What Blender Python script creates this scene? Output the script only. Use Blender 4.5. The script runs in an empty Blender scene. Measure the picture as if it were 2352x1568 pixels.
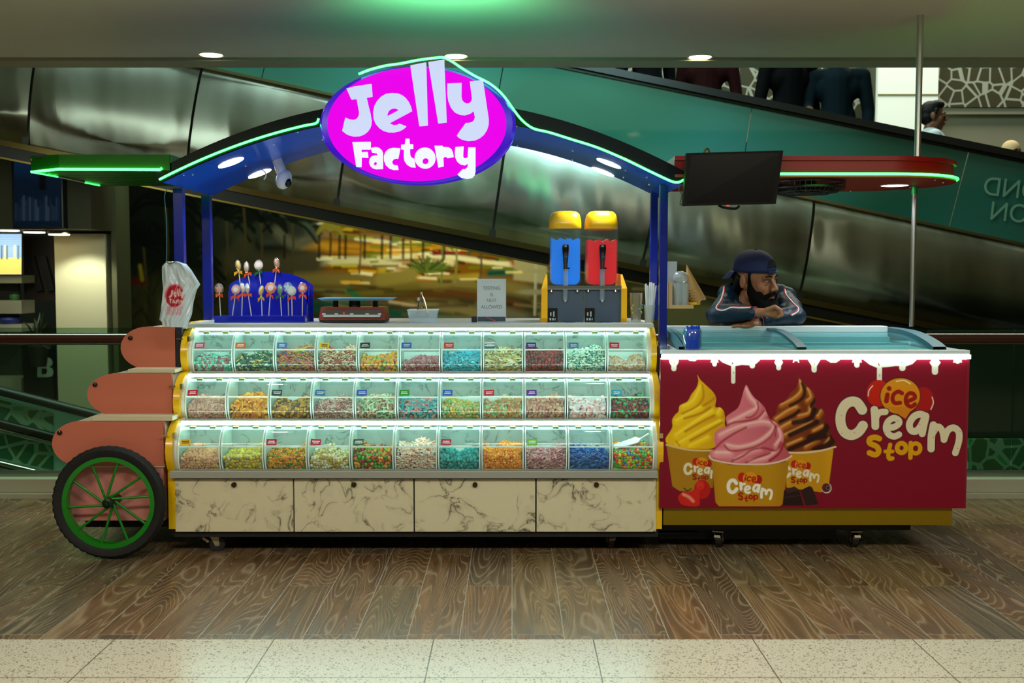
import bpy, bmesh, math, random
import numpy as np
from mathutils import Vector, Matrix, Euler

SC = bpy.context.scene
COL = SC.collection
PI = math.pi

# ---------------------------------------------------------------- camera
FPX = 2480.0                       # focal length in pixels of the 2352 px wide frame
CAM_Y, CAM_H, PITCH = -5.25, 1.385, math.radians(3.55)
cam_d = bpy.data.cameras.new('camera')
cam_d.sensor_width = 36.0
cam_d.lens = FPX / 2352.0 * 36.0
cam_d.clip_end = 200
cam = bpy.data.objects.new('camera', cam_d)
COL.objects.link(cam)
cam.location = (0, CAM_Y, CAM_H)
cam.rotation_euler = (PI / 2 - PITCH, 0, 0)
SC.camera = cam
cam_d.dof.use_dof = True
cam_d.dof.focus_distance = 5.35
cam_d.dof.aperture_fstop = 3.2

# ---------------------------------------------------------------- world, exposure
world = bpy.data.worlds.new('world')
SC.world = world
world.use_nodes = True
bg = world.node_tree.nodes['Background']
bg.inputs[0].default_value = (0.75, 0.85, 0.55, 1)
bg.inputs[1].default_value = 0.10
SC.view_settings.view_transform = 'Standard'
SC.view_settings.look = 'None'
SC.view_settings.gamma = 1.0
SC.view_settings.use_curve_mapping = False
SC.view_settings.exposure = 0.0


def lamp(name, kind, loc, energy, color, rot=(0, 0, 0), size=0.3, size_y=None, spot=None, blend=0.6):
    d = bpy.data.lights.new(name, kind)
    d.energy = energy
    d.color = color
    if kind == 'AREA':
        d.shape = 'RECTANGLE' if size_y else 'SQUARE'
        d.size = size
        if size_y:
            d.size_y = size_y
    else:
        d.shadow_soft_size = size
    if kind == 'SPOT':
        d.spot_size = math.radians(spot or 90)
        d.spot_blend = blend
    o = bpy.data.objects.new(name, d)
    o.location = loc
    o.rotation_euler = rot
    COL.objects.link(o)
    return o


# the mall's own ceiling lighting over the walkway in front of the kiosk (above and behind the camera)
lamp('walkway_ceiling_light', 'AREA', (-2.6, -3.4, 2.66), 68, (1.0, 0.86, 0.62), size=1.2, size_y=0.5)
lamp('walkway_ceiling_light', 'AREA', (0.2, -3.4, 2.66), 72, (0.82, 1.0, 0.98), size=1.2, size_y=0.5)
lamp('walkway_ceiling_light', 'AREA', (2.8, -3.4, 2.66), 72, (1.0, 0.90, 0.70), size=1.2, size_y=0.5)
# light well of the atrium: light from above onto the travelator and the far side
lamp('atrium_light', 'AREA', (-1.0, 2.6, 6.0), 480, (0.72, 1.0, 0.90), size=8, size_y=2.5)
lamp('atrium_far_light', 'AREA', (5.0, 6.3, 6.5), 260, (1.0, 0.97, 0.82), size=5, size_y=1.5)


# added fill lamp brightening the escalator and lower pillar at the left
lamp('escalator_fill', 'AREA', (-3.6, 1.95, 2.3), 26, (0.85, 1.0, 0.85), rot=(math.radians(25), 0, 0), size=1.6, size_y=0.3)
# added lamp without a known fixture, brightening the middle of the steel cladding
lamp('cladding_fill', 'AREA', (0.2, 2.15, 3.5), 42, (0.58, 1.0, 1.0), rot=(math.radians(40), 0, 0), size=2.4, size_y=0.2)


# ---------------------------------------------------------------- helpers
def hexc(h):
    h = h.lstrip('#')
    if len(h) == 3: h = ''.join(x * 2 for x in h)
    c = [int(h[i:i + 2], 16) / 255 for i in (0, 2, 4)]
    return tuple(x / 12.92 if x <= 0.04045 else ((x + 0.055) / 1.055) ** 2.4 for x in c)


def W(px, py, Y):
    """point of the plane y = Y seen at a pixel of the photograph"""
    a, b = (px - 1176) / FPX, (784 - py) / FPX
    cp, sp = math.cos(PITCH), math.sin(PITCH)
    d = Vector((a, cp + b * sp, -sp + b * cp))
    t = (Y - CAM_Y) / d.y
    return Vector((0, CAM_Y, CAM_H)) + d * t


def WZ(px, py, Z):
    a, b = (px - 1176) / FPX, (784 - py) / FPX
    cp, sp = math.cos(PITCH), math.sin(PITCH)
    d = Vector((a, cp + b * sp, -sp + b * cp))
    return Vector((0, CAM_Y, CAM_H)) + d * ((Z - CAM_H) / d.z)


MATS = {}


def M(name, col='#808080', rough=0.5, metal=0.0, emit=None, es=0.0, alpha=None, coat=0.0, spec=0.5, sub=0.0, trans=0.0):
    if name in MATS:
        return MATS[name]
    m = bpy.data.materials.new(name)
    m.use_nodes = True
    b = m.node_tree.nodes['Principled BSDF']
    c = hexc(col) if isinstance(col, str) else col
    b.inputs['Base Color'].default_value = (*c, 1)
    b.inputs['Roughness'].default_value = rough
    b.inputs['Metallic'].default_value = metal
    b.inputs['Specular IOR Level'].default_value = spec
    if coat:
        b.inputs['Coat Weight'].default_value = coat
        b.inputs['Coat Roughness'].default_value = 0.08
    if sub:
        b.inputs['Subsurface Weight'].default_value = sub
        b.inputs['Subsurface Scale'].default_value = 0.01
    if trans:
        b.inputs['Transmission Weight'].default_value = trans
    if emit:
        e = hexc(emit) if isinstance(emit, str) else emit
        b.inputs['Emission Color'].default_value = (*e, 1)
        b.inputs['Emission Strength'].default_value = es
    if alpha is not None:
        b.inputs['Alpha'].default_value = alpha
    MATS[name] = m
    return m


def glassy(name, tint='#ffffff', clear=0.85, rough=0.03, body='#ffffff', gloss=0.12):
    """thin clear sheet: mostly see-through, a little body colour, Fresnel gloss"""
    if name in MATS:
        return MATS[name]
    m = bpy.data.materials.new(name)
    m.use_nodes = True
    nt = m.node_tree
    nt.nodes.clear()
    out = nt.nodes.new('ShaderNodeOutputMaterial')
    tr = nt.nodes.new('ShaderNodeBsdfTransparent')
    tr.inputs[0].default_value = (*hexc(tint), 1)
    df = nt.nodes.new('ShaderNodeBsdfDiffuse')
    df.inputs[0].default_value = (*hexc(body), 1)
    gl = nt.nodes.new('ShaderNodeBsdfGlossy')
    gl.inputs['Roughness'].default_value = rough
    m1 = nt.nodes.new('ShaderNodeMixShader')
    m1.inputs[0].default_value = 1 - clear
    m2 = nt.nodes.new('ShaderNodeMixShader')
    lw = nt.nodes.new('ShaderNodeLayerWeight')
    lw.inputs[0].default_value = 0.25
    mr = nt.nodes.new('ShaderNodeMapRange')
    mr.inputs[3].default_value = gloss * 0.4
    mr.inputs[4].default_value = min(1, gloss * 4)
    L = nt.links.new
    L(lw.outputs['Facing'], mr.inputs[0])
    L(tr.outputs[0], m1.inputs[1])
    L(df.outputs[0], m1.inputs[2])
    L(m1.outputs[0], m2.inputs[1])
    L(gl.outputs[0], m2.inputs[2])
    L(mr.outputs[0], m2.inputs[0])
    L(m2.outputs[0], out.inputs[0])
    MATS[name] = m
    return m


def attr_mat(name, rough=0.5, attr='Col', spec=0.5, coat=0.0, metal=0.0, emit=0.0, bump=0.0, bscale=200, sub=0.0):
    if name in MATS:
        return MATS[name]
    m = M(name, '#808080', rough, metal, spec=spec, coat=coat, sub=sub)
    nt = m.node_tree
    b = nt.nodes['Principled BSDF']
    a = nt.nodes.new('ShaderNodeAttribute')
    a.attribute_name = attr
    nt.links.new(a.outputs['Color'], b.inputs['Base Color'])
    if emit:
        nt.links.new(a.outputs['Color'], b.inputs['Emission Color'])
        b.inputs['Emission Strength'].default_value = emit
    if bump:
        tex_bump(m, bscale, bump)
    return m


def tex_bump(m, scale, strength, dist=0.002):
    nt = m.node_tree
    b = nt.nodes['Principled BSDF']
    n = nt.nodes.new('ShaderNodeTexNoise')
    n.inputs['Scale'].default_value = scale
    tc = nt.nodes.new('ShaderNodeTexCoord')
    nt.links.new(tc.outputs['Object'], n.inputs['Vector'])
    bp = nt.nodes.new('ShaderNodeBump')
    bp.inputs['Strength'].default_value = strength
    bp.inputs['Distance'].default_value = dist
    nt.links.new(n.outputs[0], bp.inputs['Height'])
    nt.links.new(bp.outputs[0], b.inputs['Normal'])
    return m


def origin_of(p):
    v = Vector((0, 0, 0))
    while p is not None:
        v += p.location
        p = p.parent
    return v


def link_mesh(name, me, mats, parent=None, smooth=False):
    if not isinstance(mats, (list, tuple)):
        mats = [mats]
    for m in mats:
        me.materials.append(m)
    o = bpy.data.objects.new(name, me)
    COL.objects.link(o)
    if parent is not None:
        off = origin_of(parent)
        me.transform(Matrix.Translation(-off))
        o.parent = parent
    if smooth:
        me.polygons.foreach_set('use_smooth', [True] * len(me.polygons))
        if smooth != 'all':
            try:
                me.set_sharp_from_angle(angle=math.radians(38))
            except Exception:
                pass
    me.update()
    return o


def frame_of(d):
    d = d.normalized()
    u = Vector((0, 0, 1)) if abs(d.z) < 0.9 else Vector((1, 0, 0))
    a = d.cross(u).normalized()
    return a, d.cross(a).normalized()


class MB:
    def __init__(self):
        self.v, self.f, self.m, self.c = [], [], [], []
        self.col = None

    def add(self, vs, fs, mi=0):
        n = len(self.v)
        self.v += [tuple(x) for x in vs]
        if self.col is not None:
            self.c += [self.col] * len(vs)
        self.f += [tuple(i + n for i in f) for f in fs]
        self.m += [mi] * len(fs)
        return self

    def box(self, x0, x1, y0, y1, z0, z1, mi=0, bev=0.0):
        if bev <= 0:
            vs = [(x, y, z) for x in (x0, x1) for y in (y0, y1) for z in (z0, z1)]
            fs = [(0, 1, 3, 2), (4, 6, 7, 5), (0, 4, 5, 1), (2, 3, 7, 6), (0, 2, 6, 4), (1, 5, 7, 3)]
            return self.add(vs, fs, mi)
        bm = bmesh.new()
        bmesh.ops.create_cube(bm, size=1)
        for v in bm.verts:
            v.co = Vector((x0 + (v.co.x + .5) * (x1 - x0), y0 + (v.co.y + .5) * (y1 - y0), z0 + (v.co.z + .5) * (z1 - z0)))
        bmesh.ops.bevel(bm, geom=bm.edges[:] , offset=bev, segments=2, affect='EDGES', profile=0.6)
        bm.verts.index_update()
        self.add([v.co for v in bm.verts], [[v.index for v in f.verts] for f in bm.faces], mi)
        bm.free()
        return self

    def obox(self, c, size, rot=(0, 0, 0), mi=0, bev=0.0):
        t = MB()
        s = Vector(size) / 2
        t.box(-s.x, s.x, -s.y, s.y, -s.z, s.z, 0, bev)
        R = Euler(rot).to_matrix()
        return self.add([R @ Vector(v) + Vector(c) for v in t.v], t.f, mi)

    def bar(self, a, b, w, h, mi=0, up=(0, 0, 1)):
        a, b = Vector(a), Vector(b)
        d = (b - a).normalized()
        s = d.cross(Vector(up)).normalized()
        u = s.cross(d).normalized()
        vs = [p + s * (i * w / 2) + u * (j * h / 2) for p in (a, b) for i, j in ((-1, -1), (1, -1), (1, 1), (-1, 1))]
        return self.add(vs, [(3, 2, 1, 0), (4, 5, 6, 7), (0, 1, 5, 4), (1, 2, 6, 5), (2, 3, 7, 6), (3, 0, 4, 7)], mi)

    def tube(self, pts, r, n=10, mi=0, caps=True, closed=False):
        pts = [Vector(p) for p in pts]
        rs = r if isinstance(r, (list, tuple)) else [r] * len(pts)
        vs, k = [], len(pts)
        prev = None
        for i, p in enumerate(pts):
            if closed:
                d = pts[(i + 1) % k] - pts[i - 1]
            else:
                d = pts[min(i + 1, k - 1)] - pts[max(i - 1, 0)]
            if d.length < 1e-9:
                d = Vector((0, 0, 1))
            d.normalize()
            if prev is None:
                a, b = frame_of(d)
            else:
                a = (prev - d * prev.dot(d))
                a = a.normalized() if a.length > 1e-6 else frame_of(d)[0]
                b = d.cross(a).normalized()
            prev = a
            for j in range(n):
                t = 2 * PI * j / n
                vs.append(p + a * (math.cos(t) * rs[i]) + b * (math.sin(t) * rs[i]))
        fs = []
        for i in range(k if closed else k - 1):
            q = (i + 1) % k
            for j in range(n):
                j2 = (j + 1) % n
                fs.append((i * n + j, i * n + j2, q * n + j2, q * n + j))
        if caps and not closed:
            fs.append(tuple(range(n - 1, -1, -1)))
            fs.append(tuple((k - 1) * n + j for j in range(n)))
        return self.add(vs, fs, mi)

    def cyl(self, a, b, r, n=20, mi=0, r2=None):
        return self.tube([a, b], [r, r if r2 is None else r2], n, mi)

    def lathe(self, prof, c=(0, 0, 0), axis='z', n=28, mi=0, caps=True):
        """prof = [(radius, height), ...]"""
        vs, fs = [], []
        c = Vector(c)
        for r, h in prof:
            for j in range(n):
                t = 2 * PI * j / n
                x, y = r * math.cos(t), r * math.sin(t)
                p = {'z': (x, y, h), 'y': (x, h, y), 'x': (h, x, y)}[axis]
                vs.append(c + Vector(p))
        k = len(prof)
        for i in range(k - 1):
            for j in range(n):
                j2 = (j + 1) % n
                fs.append((i * n + j, i * n + j2, (i + 1) * n + j2, (i + 1) * n + j))
        if not caps:
            return self.add(vs, fs, mi)
        if prof[0][0] > 1e-6:
            fs.append(tuple(range(n)))
        if prof[-1][0] > 1e-6:
            fs.append(tuple((k - 1) * n + j for j in range(n)))
        return self.add(vs, fs, mi)

    def ell(self, c, r, rot=(0, 0, 0), nu=16, nv=10, mi=0):
        if isinstance(r, (int, float)):
            r = (r, r, r)
        R = Euler(rot).to_matrix()
        c = Vector(c)
        vs = [c + R @ Vector((0, 0, r[2]))]
        for i in range(1, nv):
            t = PI * i / nv
            for j in range(nu):
                a = 2 * PI * j / nu
                vs.append(c + R @ Vector((r[0] * math.sin(t) * math.cos(a), r[1] * math.sin(t) * math.sin(a), r[2] * math.cos(t))))
        vs.append(c + R @ Vector((0, 0, -r[2])))
        fs = [(0, 1 + j, 1 + (j + 1) % nu) for j in range(nu)]
        for i in range(nv - 2):
            for j in range(nu):
                a, b = 1 + i * nu + j, 1 + i * nu + (j + 1) % nu
                fs.append((a, a + nu, b + nu, b))
        last = len(vs) - 1
        k = 1 + (nv - 2) * nu
        fs += [(k + j, last, k + (j + 1) % nu) for j in range(nu)]
        return self.add(vs, fs, mi)

    def cap(self, p0, p1, r0, r1=None, n=14):
        """tapered capsule"""
        r1 = r0 if r1 is None else r1
        p0, p1 = Vector(p0), Vector(p1)
        d = p1 - p0
        L = d.length
        d = d.normalized() if L > 1e-6 else Vector((0, 0, 1))
        pts, rs = [], []
        for t in (-0.98, -0.8, -0.5, -0.2):
            pts.append(p0 + d * (t * r0)); rs.append(r0 * math.sqrt(1 - t * t))
        pts.append(p0); rs.append(r0)
        pts.append(p1); rs.append(r1)
        for t in (0.2, 0.5, 0.8, 0.98):
            pts.append(p1 + d * (t * r1)); rs.append(r1 * math.sqrt(1 - t * t))
        return self.tube(pts, rs, n)

    def chain(self, pts, rs, n=14):
        for i in range(len(pts) - 1):
            self.cap(pts[i], pts[i + 1], rs[i], rs[i + 1], n)
        return self

    def prism(self, poly, y0, y1, mi=0, plane='xz'):
        """poly in plane, extruded along the third axis; may be concave"""
        n = len(poly)

        def P(a, b, d):
            return {'xz': (a, d, b), 'yz': (d, a, b), 'xy': (a, b, d)}[plane]
        vs = [P(a, b, y0) for a, b in poly] + [P(a, b, y1) for a, b in poly]
        fs = [tuple(range(n)), tuple(range(2 * n - 1, n - 1, -1))]
        fs += [(i, i + n, (i + 1) % n + n, (i + 1) % n) for i in range(n)]
        return self.add(vs, fs, mi)

    def sheet(self, prof, x0, x1, th=0.0, mi=0):
        """profile (y,z) swept along x"""
        n = len(prof)
        vs = [(x0, y, z) for y, z in prof] + [(x1, y, z) for y, z in prof]
        fs = [(i, i + 1, n + i + 1, n + i) for i in range(n - 1)]
        return self.add(vs, fs, mi)

    def xf(self, mat):
        self.v = [tuple(mat @ Vector(v)) for v in self.v]
        return self

    def mesh(self, name='m'):
        me = bpy.data.meshes.new(name)
        me.from_pydata(self.v, [], self.f)
        me.polygons.foreach_set('material_index', self.m)
        if self.c and len(self.c) == len(self.v):
            ca = me.color_attributes.new('Col', 'FLOAT_COLOR', 'POINT')
            arr = np.ones((len(self.v), 4), dtype=np.float32)
            arr[:, :3] = np.array(self.c, dtype=np.float32)
            ca.data.foreach_set('color', arr.ravel())
        return me

    def build(self, name, mats, parent=None, smooth=False, fix=True, merge=False):
        me = self.mesh(name)
        if fix:
            bm = bmesh.new()
            bm.from_mesh(me)
            if merge: bmesh.ops.remove_doubles(bm, verts=bm.verts[:], dist=1e-5)
            bmesh.ops.recalc_face_normals(bm, faces=bm.faces[:])
            bm.to_mesh(me)
            bm.free()
        return link_mesh(name, me, mats, parent, smooth)

    def remesh(self, name, mat, parent=None, voxel=0.006, it=4, fac=0.5, dec=None):
        me = self.mesh(name)
        o = bpy.data.objects.new('tmp', me)
        COL.objects.link(o)
        r = o.modifiers.new('r', 'REMESH')
        r.mode = 'VOXEL'
        r.voxel_size = voxel
        s = o.modifiers.new('s', 'SMOOTH')
        s.factor = fac
        s.iterations = it
        dg = bpy.context.evaluated_depsgraph_get()
        me2 = bpy.data.meshes.new_from_object(o.evaluated_get(dg))
        bpy.data.objects.remove(o)
        me2.materials.clear()
        return link_mesh(name, me2, mat, parent, 'all')


def props(o, label=None, cat=None, group=None, kind=None):
    if label: o['label'] = label
    if cat: o['category'] = cat
    if group: o['group'] = group
    if kind: o['kind'] = kind
    return o


def thing(name, label, cat, loc=(0, 0, 0), group=None, kind=None):
    o = bpy.data.objects.new(name, None)
    o.empty_display_size = 0.05
    o.location = loc
    COL.objects.link(o)
    return props(o, label, cat, group, kind)


def curve_shape(name, polys, mat, extrude, parent=None, Y=0.0, bev=0.0):
    """closed outlines in world x,z (holes by nesting), standing at y = Y, thickness 2*extrude"""
    cu = bpy.data.curves.new(name, 'CURVE')
    cu.dimensions = '2D'
    cu.fill_mode = 'BOTH'
    cu.extrude = extrude
    cu.bevel_depth = bev
    for p in polys:
        s = cu.splines.new('POLY')
        s.points.add(len(p) - 1)
        for i, (a, b) in enumerate(p):
            s.points[i].co = (a, b, 0, 1)
        s.use_cyclic_u = True
    o = bpy.data.objects.new('tmp', cu)
    COL.objects.link(o)
    dg = bpy.context.evaluated_depsgraph_get()
    me = bpy.data.meshes.new_from_object(o.evaluated_get(dg))
    bpy.data.objects.remove(o)
    me.materials.clear()
    me.transform(Matrix.Translation((0, Y, 0)) @ Matrix.Rotation(PI / 2, 4, 'X'))
    return link_mesh(name, me, mat, parent)


def smooth_path(pts, sub=6, closed=False):
    """Catmull-Rom through points (any dimension)"""
    P = [np.array(p, dtype=float) for p in pts]
    n = len(P)
    out = []
    rng = range(n) if closed else range(n - 1)
    for i in rng:
        p0 = P[(i - 1) % n] if closed or i > 0 else P[0]
        p1, p2 = P[i], P[(i + 1) % n]
        p3 = P[(i + 2) % n] if closed or i + 2 < n else P[-1]
        for k in range(sub):
            t = k / sub
            out.append(0.5 * ((2 * p1) + (-p0 + p2) * t + (2 * p0 - 5 * p1 + 4 * p2 - p3) * t * t + (-p0 + 3 * p1 - 3 * p2 + p3) * t ** 3))
    if not closed:
        out.append(P[-1])
    return [tuple(float(x) for x in p) for p in out]


def arc(cx, cy, rx, ry, a0, a1, n=16):
    return [(cx + rx * math.cos(math.radians(a0 + (a1 - a0) * i / n)), cy + ry * math.sin(math.radians(a0 + (a1 - a0) * i / n))) for i in range(n + 1)]


class Paint:
    """a printed picture: colours computed per vertex of a fine flat grid, in pixel-like units"""
    def __init__(self, x0, y0, x1, y1, step, base):
        self.xs = np.arange(x0, x1 + step * .5, step)
        self.ys = np.arange(y0, y1 + step * .5, step)
        self.X, self.Yp = np.meshgrid(self.xs, self.ys)
        self.img = np.ones(self.X.shape + (3,)) * np.array(hexc(base))
        self.step = step

    def blend(self, a, col):
        c = np.array(hexc(col)) if isinstance(col, str) else np.array(col)
        self.img += (c - self.img) * np.clip(a, 0, 1)[..., None]

    def dist(self, pts):
        d = np.full(self.X.shape, 1e9)
        for (ax, ay), (bx, by) in zip(pts[:-1], pts[1:]):
            dx, dy = bx - ax, by - ay
            L = dx * dx + dy * dy + 1e-9
            t = np.clip(((self.X - ax) * dx + (self.Yp - ay) * dy) / L, 0, 1)
            d = np.minimum(d, np.hypot(self.X - ax - t * dx, self.Yp - ay - t * dy))
        return d

    def stroke(self, pts, w, col, soft=1.0, a=1.0, smooth=True):
        if smooth and len(pts) > 2:
            pts = smooth_path(pts, 5)
        d = self.dist(pts)
        self.blend(np.clip((w / 2 - d) / soft + 0.5, 0, 1) * a, col)

    def ellipse(self, cx, cy, rx, ry, col, soft=1.0, a=1.0):
        q = (1 - np.hypot((self.X - cx) / rx, (self.Yp - cy) / ry)) * min(rx, ry)
        self.blend(np.clip(q / soft + 0.5, 0, 1) * a, col)

    def inside(self, poly):
        ins = np.zeros(self.X.shape, bool)
        n = len(poly)
        for i in range(n):
            x0, y0 = poly[i]
            x1, y1 = poly[(i + 1) % n]
            if y0 == y1:
                continue
            c = ((self.Yp < y0) != (self.Yp < y1)) & (self.X < (x1 - x0) * (self.Yp - y0) / (y1 - y0) + x0)
            ins ^= c
        return ins

    def mask(self, poly, soft=1.0, smooth=False):
        if smooth:
            poly = smooth_path(poly, 5, True)
        ins = self.inside(poly)
        d = self.dist(list(poly) + [poly[0]])
        return np.clip(np.where(ins, d, -d) / soft + 0.5, 0, 1)

    def poly(self, poly, col, soft=1.0, a=1.0, smooth=False):
        self.blend(self.mask(poly, soft, smooth) * a, col)

    def build(self, name, place, mat, parent=None):
        """place(x, y) -> world Vector, linear in both"""
        h, w = self.X.shape
        o, ex, ey = place(self.xs[0], self.ys[0]), place(self.xs[-1], self.ys[0]), place(self.xs[0], self.ys[-1])
        u = np.linspace(0, 1, w)[None, :, None]
        v = np.linspace(0, 1, h)[:, None, None]
        co = np.array(o) + u * (np.array(ex) - np.array(o)) + v * (np.array(ey) - np.array(o))
        i = np.arange((h - 1) * (w - 1))
        r, c = i // (w - 1), i % (w - 1)
        a = r * w + c
        F = np.stack([a, a + w, a + w + 1, a + 1], 1)
        me = bpy.data.meshes.new(name)
        me.vertices.add(h * w)
        me.vertices.foreach_set('co', co.reshape(-1))
        me.loops.add(F.size)
        me.loops.foreach_set('vertex_index', F.ravel().astype(np.int32))
        me.polygons.add(len(F))
        me.polygons.foreach_set('loop_start', np.arange(0, F.size, 4, dtype=np.int32))
        me.update(calc_edges=True)
        ca = me.color_attributes.new('Col', 'FLOAT_COLOR', 'POINT')
        arr = np.ones((h * w, 4), dtype=np.float32)
        arr[:, :3] = self.img.reshape(-1, 3)
        ca.data.foreach_set('color', arr.ravel())
        return link_mesh(name, me, mat, parent)


def text_mesh(name, s, size, mat, loc, parent=None, rot=(PI / 2, 0, 0), extrude=0.0005, sx=1.0, align='CENTER', spacing=1.0, bold=0.0):
    cu = bpy.data.curves.new(name, 'FONT')
    cu.body = s
    cu.size = size
    cu.extrude = extrude
    cu.offset = bold
    cu.align_x = align
    cu.align_y = 'CENTER'
    cu.space_line = spacing
    o = bpy.data.objects.new('tmp', cu)
    COL.objects.link(o)
    dg = bpy.context.evaluated_depsgraph_get()
    me = bpy.data.meshes.new_from_object(o.evaluated_get(dg))
    bpy.data.objects.remove(o)
    me.materials.clear()
    me.transform(Matrix.Translation(loc) @ Euler(rot).to_matrix().to_4x4() @ Matrix.Diagonal((sx, 1, 1, 1)))
    return link_mesh(name, me, mat, parent)


def copy_tree(o, parent=None):
    c = o.copy()
    COL.objects.link(c)
    c.parent = parent
    for ch in o.children:
        copy_tree(ch, c)
    return c
# ================================================================ SETTING
def nodes(m):
    return m.node_tree, m.node_tree.nodes['Principled BSDF'], m.node_tree.links.new


def math_n(nt, op, a, b=None, c=None):
    n = nt.nodes.new('ShaderNodeMath')
    n.operation = op
    for i, x in enumerate((a, b, c)):
        if x is None: continue
        if isinstance(x, (int, float)): n.inputs[i].default_value = x
        else: nt.links.new(x, n.inputs[i])
    return n.outputs[0]


def ramp(nt, fac, stops, interp='LINEAR'):
    r = nt.nodes.new('ShaderNodeValToRGB')
    r.color_ramp.interpolation = interp
    while len(r.color_ramp.elements) < len(stops): r.color_ramp.elements.new(0.5)
    for e, (p, c) in zip(r.color_ramp.elements, stops):
        e.position = p
        e.color = (*hexc(c), 1)
    nt.links.new(fac, r.inputs[0])
    return r.outputs[0]


def mixc(nt, fac, a, b, mode='MIX'):
    n = nt.nodes.new('ShaderNodeMix')
    n.data_type = 'RGBA'
    n.blend_type = mode
    for i, x in ((0, fac), (6, a), (7, b)):
        if isinstance(x, (int, float)): n.inputs[i].default_value = x
        elif isinstance(x, str): n.inputs[i].default_value = (*hexc(x), 1)
        else: nt.links.new(x, n.inputs[i])
    return n.outputs[2]


def wood_floor():
    m = M('wood_plank_tiles', '#70542f', 0.34, spec=0.5)
    nt, b, L = nodes(m)
    tc = nt.nodes.new('ShaderNodeTexCoord')
    sp = nt.nodes.new('ShaderNodeSeparateXYZ')
    L(tc.outputs['Object'], sp.inputs[0])
    X, Y = sp.outputs[0], sp.outputs[1]
    pw, pl = 0.2, 1.2
    xi = math_n(nt, 'FLOOR', math_n(nt, 'DIVIDE', X, pw))
    odd = math_n(nt, 'MODULO', math_n(nt, 'ABSOLUTE', xi), 2.0)
    ys = math_n(nt, 'ADD', math_n(nt, 'ADD', Y, 1.165), math_n(nt, 'MULTIPLY', odd, 0.55))
    yi = math_n(nt, 'FLOOR', math_n(nt, 'DIVIDE', ys, pl))
    fx = math_n(nt, 'FRACT', math_n(nt, 'DIVIDE', X, pw))
    fy = math_n(nt, 'FRACT', math_n(nt, 'DIVIDE', ys, pl))
    ex = math_n(nt, 'MULTIPLY', math_n(nt, 'MINIMUM', fx, math_n(nt, 'SUBTRACT', 1.0, fx)), pw)
    ey = math_n(nt, 'MULTIPLY', math_n(nt, 'MINIMUM', fy, math_n(nt, 'SUBTRACT', 1.0, fy)), pl)
    gap = math_n(nt, 'LESS_THAN', math_n(nt, 'MINIMUM', ex, ey), 0.0016)
    cb = nt.nodes.new('ShaderNodeCombineXYZ')
    L(xi, cb.inputs[0]); L(yi, cb.inputs[1])
    wn = nt.nodes.new('ShaderNodeTexWhiteNoise')
    wn.noise_dimensions = '3D'
    L(cb.outputs[0], wn.inputs['Vector'])
    seed = wn.outputs['Value']
    # grain space: stretched along the plank and offset per plank
    g = nt.nodes.new('ShaderNodeCombineXYZ')
    L(X, g.inputs[0])
    L(math_n(nt, 'MULTIPLY', Y, 0.13), g.inputs[1])
    L(math_n(nt, 'MULTIPLY', seed, 37.0), g.inputs[2])
    n1 = nt.nodes.new('ShaderNodeTexNoise')
    n1.inputs['Scale'].default_value = 5.0
    n1.inputs['Detail'].default_value = 1.2
    n1.inputs['Distortion'].default_value = 0.5
    L(g.outputs[0], n1.inputs['Vector'])
    rings = math_n(nt, 'SINE', math_n(nt, 'MULTIPLY', n1.outputs[0], 210.0))
    lines = math_n(nt, 'POWER', math_n(nt, 'ADD', math_n(nt, 'MULTIPLY', rings, 0.5), 0.5), 7.0)
    g2 = nt.nodes.new('ShaderNodeCombineXYZ')
    L(math_n(nt, 'MULTIPLY', X, 30.0), g2.inputs[0])
    L(math_n(nt, 'MULTIPLY', Y, 2.2), g2.inputs[1])
    L(math_n(nt, 'MULTIPLY', seed, 11.0), g2.inputs[2])
    n2 = nt.nodes.new('ShaderNodeTexNoise')
    n2.inputs['Scale'].default_value = 1.0
    n2.inputs['Detail'].default_value = 5
    L(g2.outputs[0], n2.inputs['Vector'])
    n3 = nt.nodes.new('ShaderNodeTexNoise')
    n3.inputs['Scale'].default_value = 3.2
    n3.inputs['Detail'].default_value = 3
    L(g.outputs[0], n3.inputs['Vector'])
    base = ramp(nt, seed, [(0.0, '#6c4c2e'), (0.35, '#8c6036'), (0.6, '#947448'), (0.8, '#766248'), (1.0, '#9c6a40')])
    base = mixc(nt, math_n(nt, 'MULTIPLY', n3.outputs[0], 0.75), base, '#4a4f48')
    dark = ramp(nt, n2.outputs[0], [(0.36, '#ffffff'), (0.52, '#b8a890'), (0.7, '#5a5044')])
    c = mixc(nt, 0.62, base, dark, 'MULTIPLY')
    c = mixc(nt, math_n(nt, 'MULTIPLY', lines, 0.34), c, '#c0a888')
    c = mixc(nt, gap, c, '#a39c8a')
    L(c, b.inputs['Base Color'])
    rr = math_n(nt, 'MULTIPLY_ADD', n2.outputs[0], 0.25, 0.15)
    L(rr, b.inputs['Roughness'])
    bp = nt.nodes.new('ShaderNodeBump')
    bp.inputs['Strength'].default_value = 0.15
    bp.inputs['Distance'].default_value = 0.001
    L(math_n(nt, 'SUBTRACT', n2.outputs[0], gap), bp.inputs['Height'])
    L(bp.outputs[0], b.inputs['Normal'])
    return m


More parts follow.
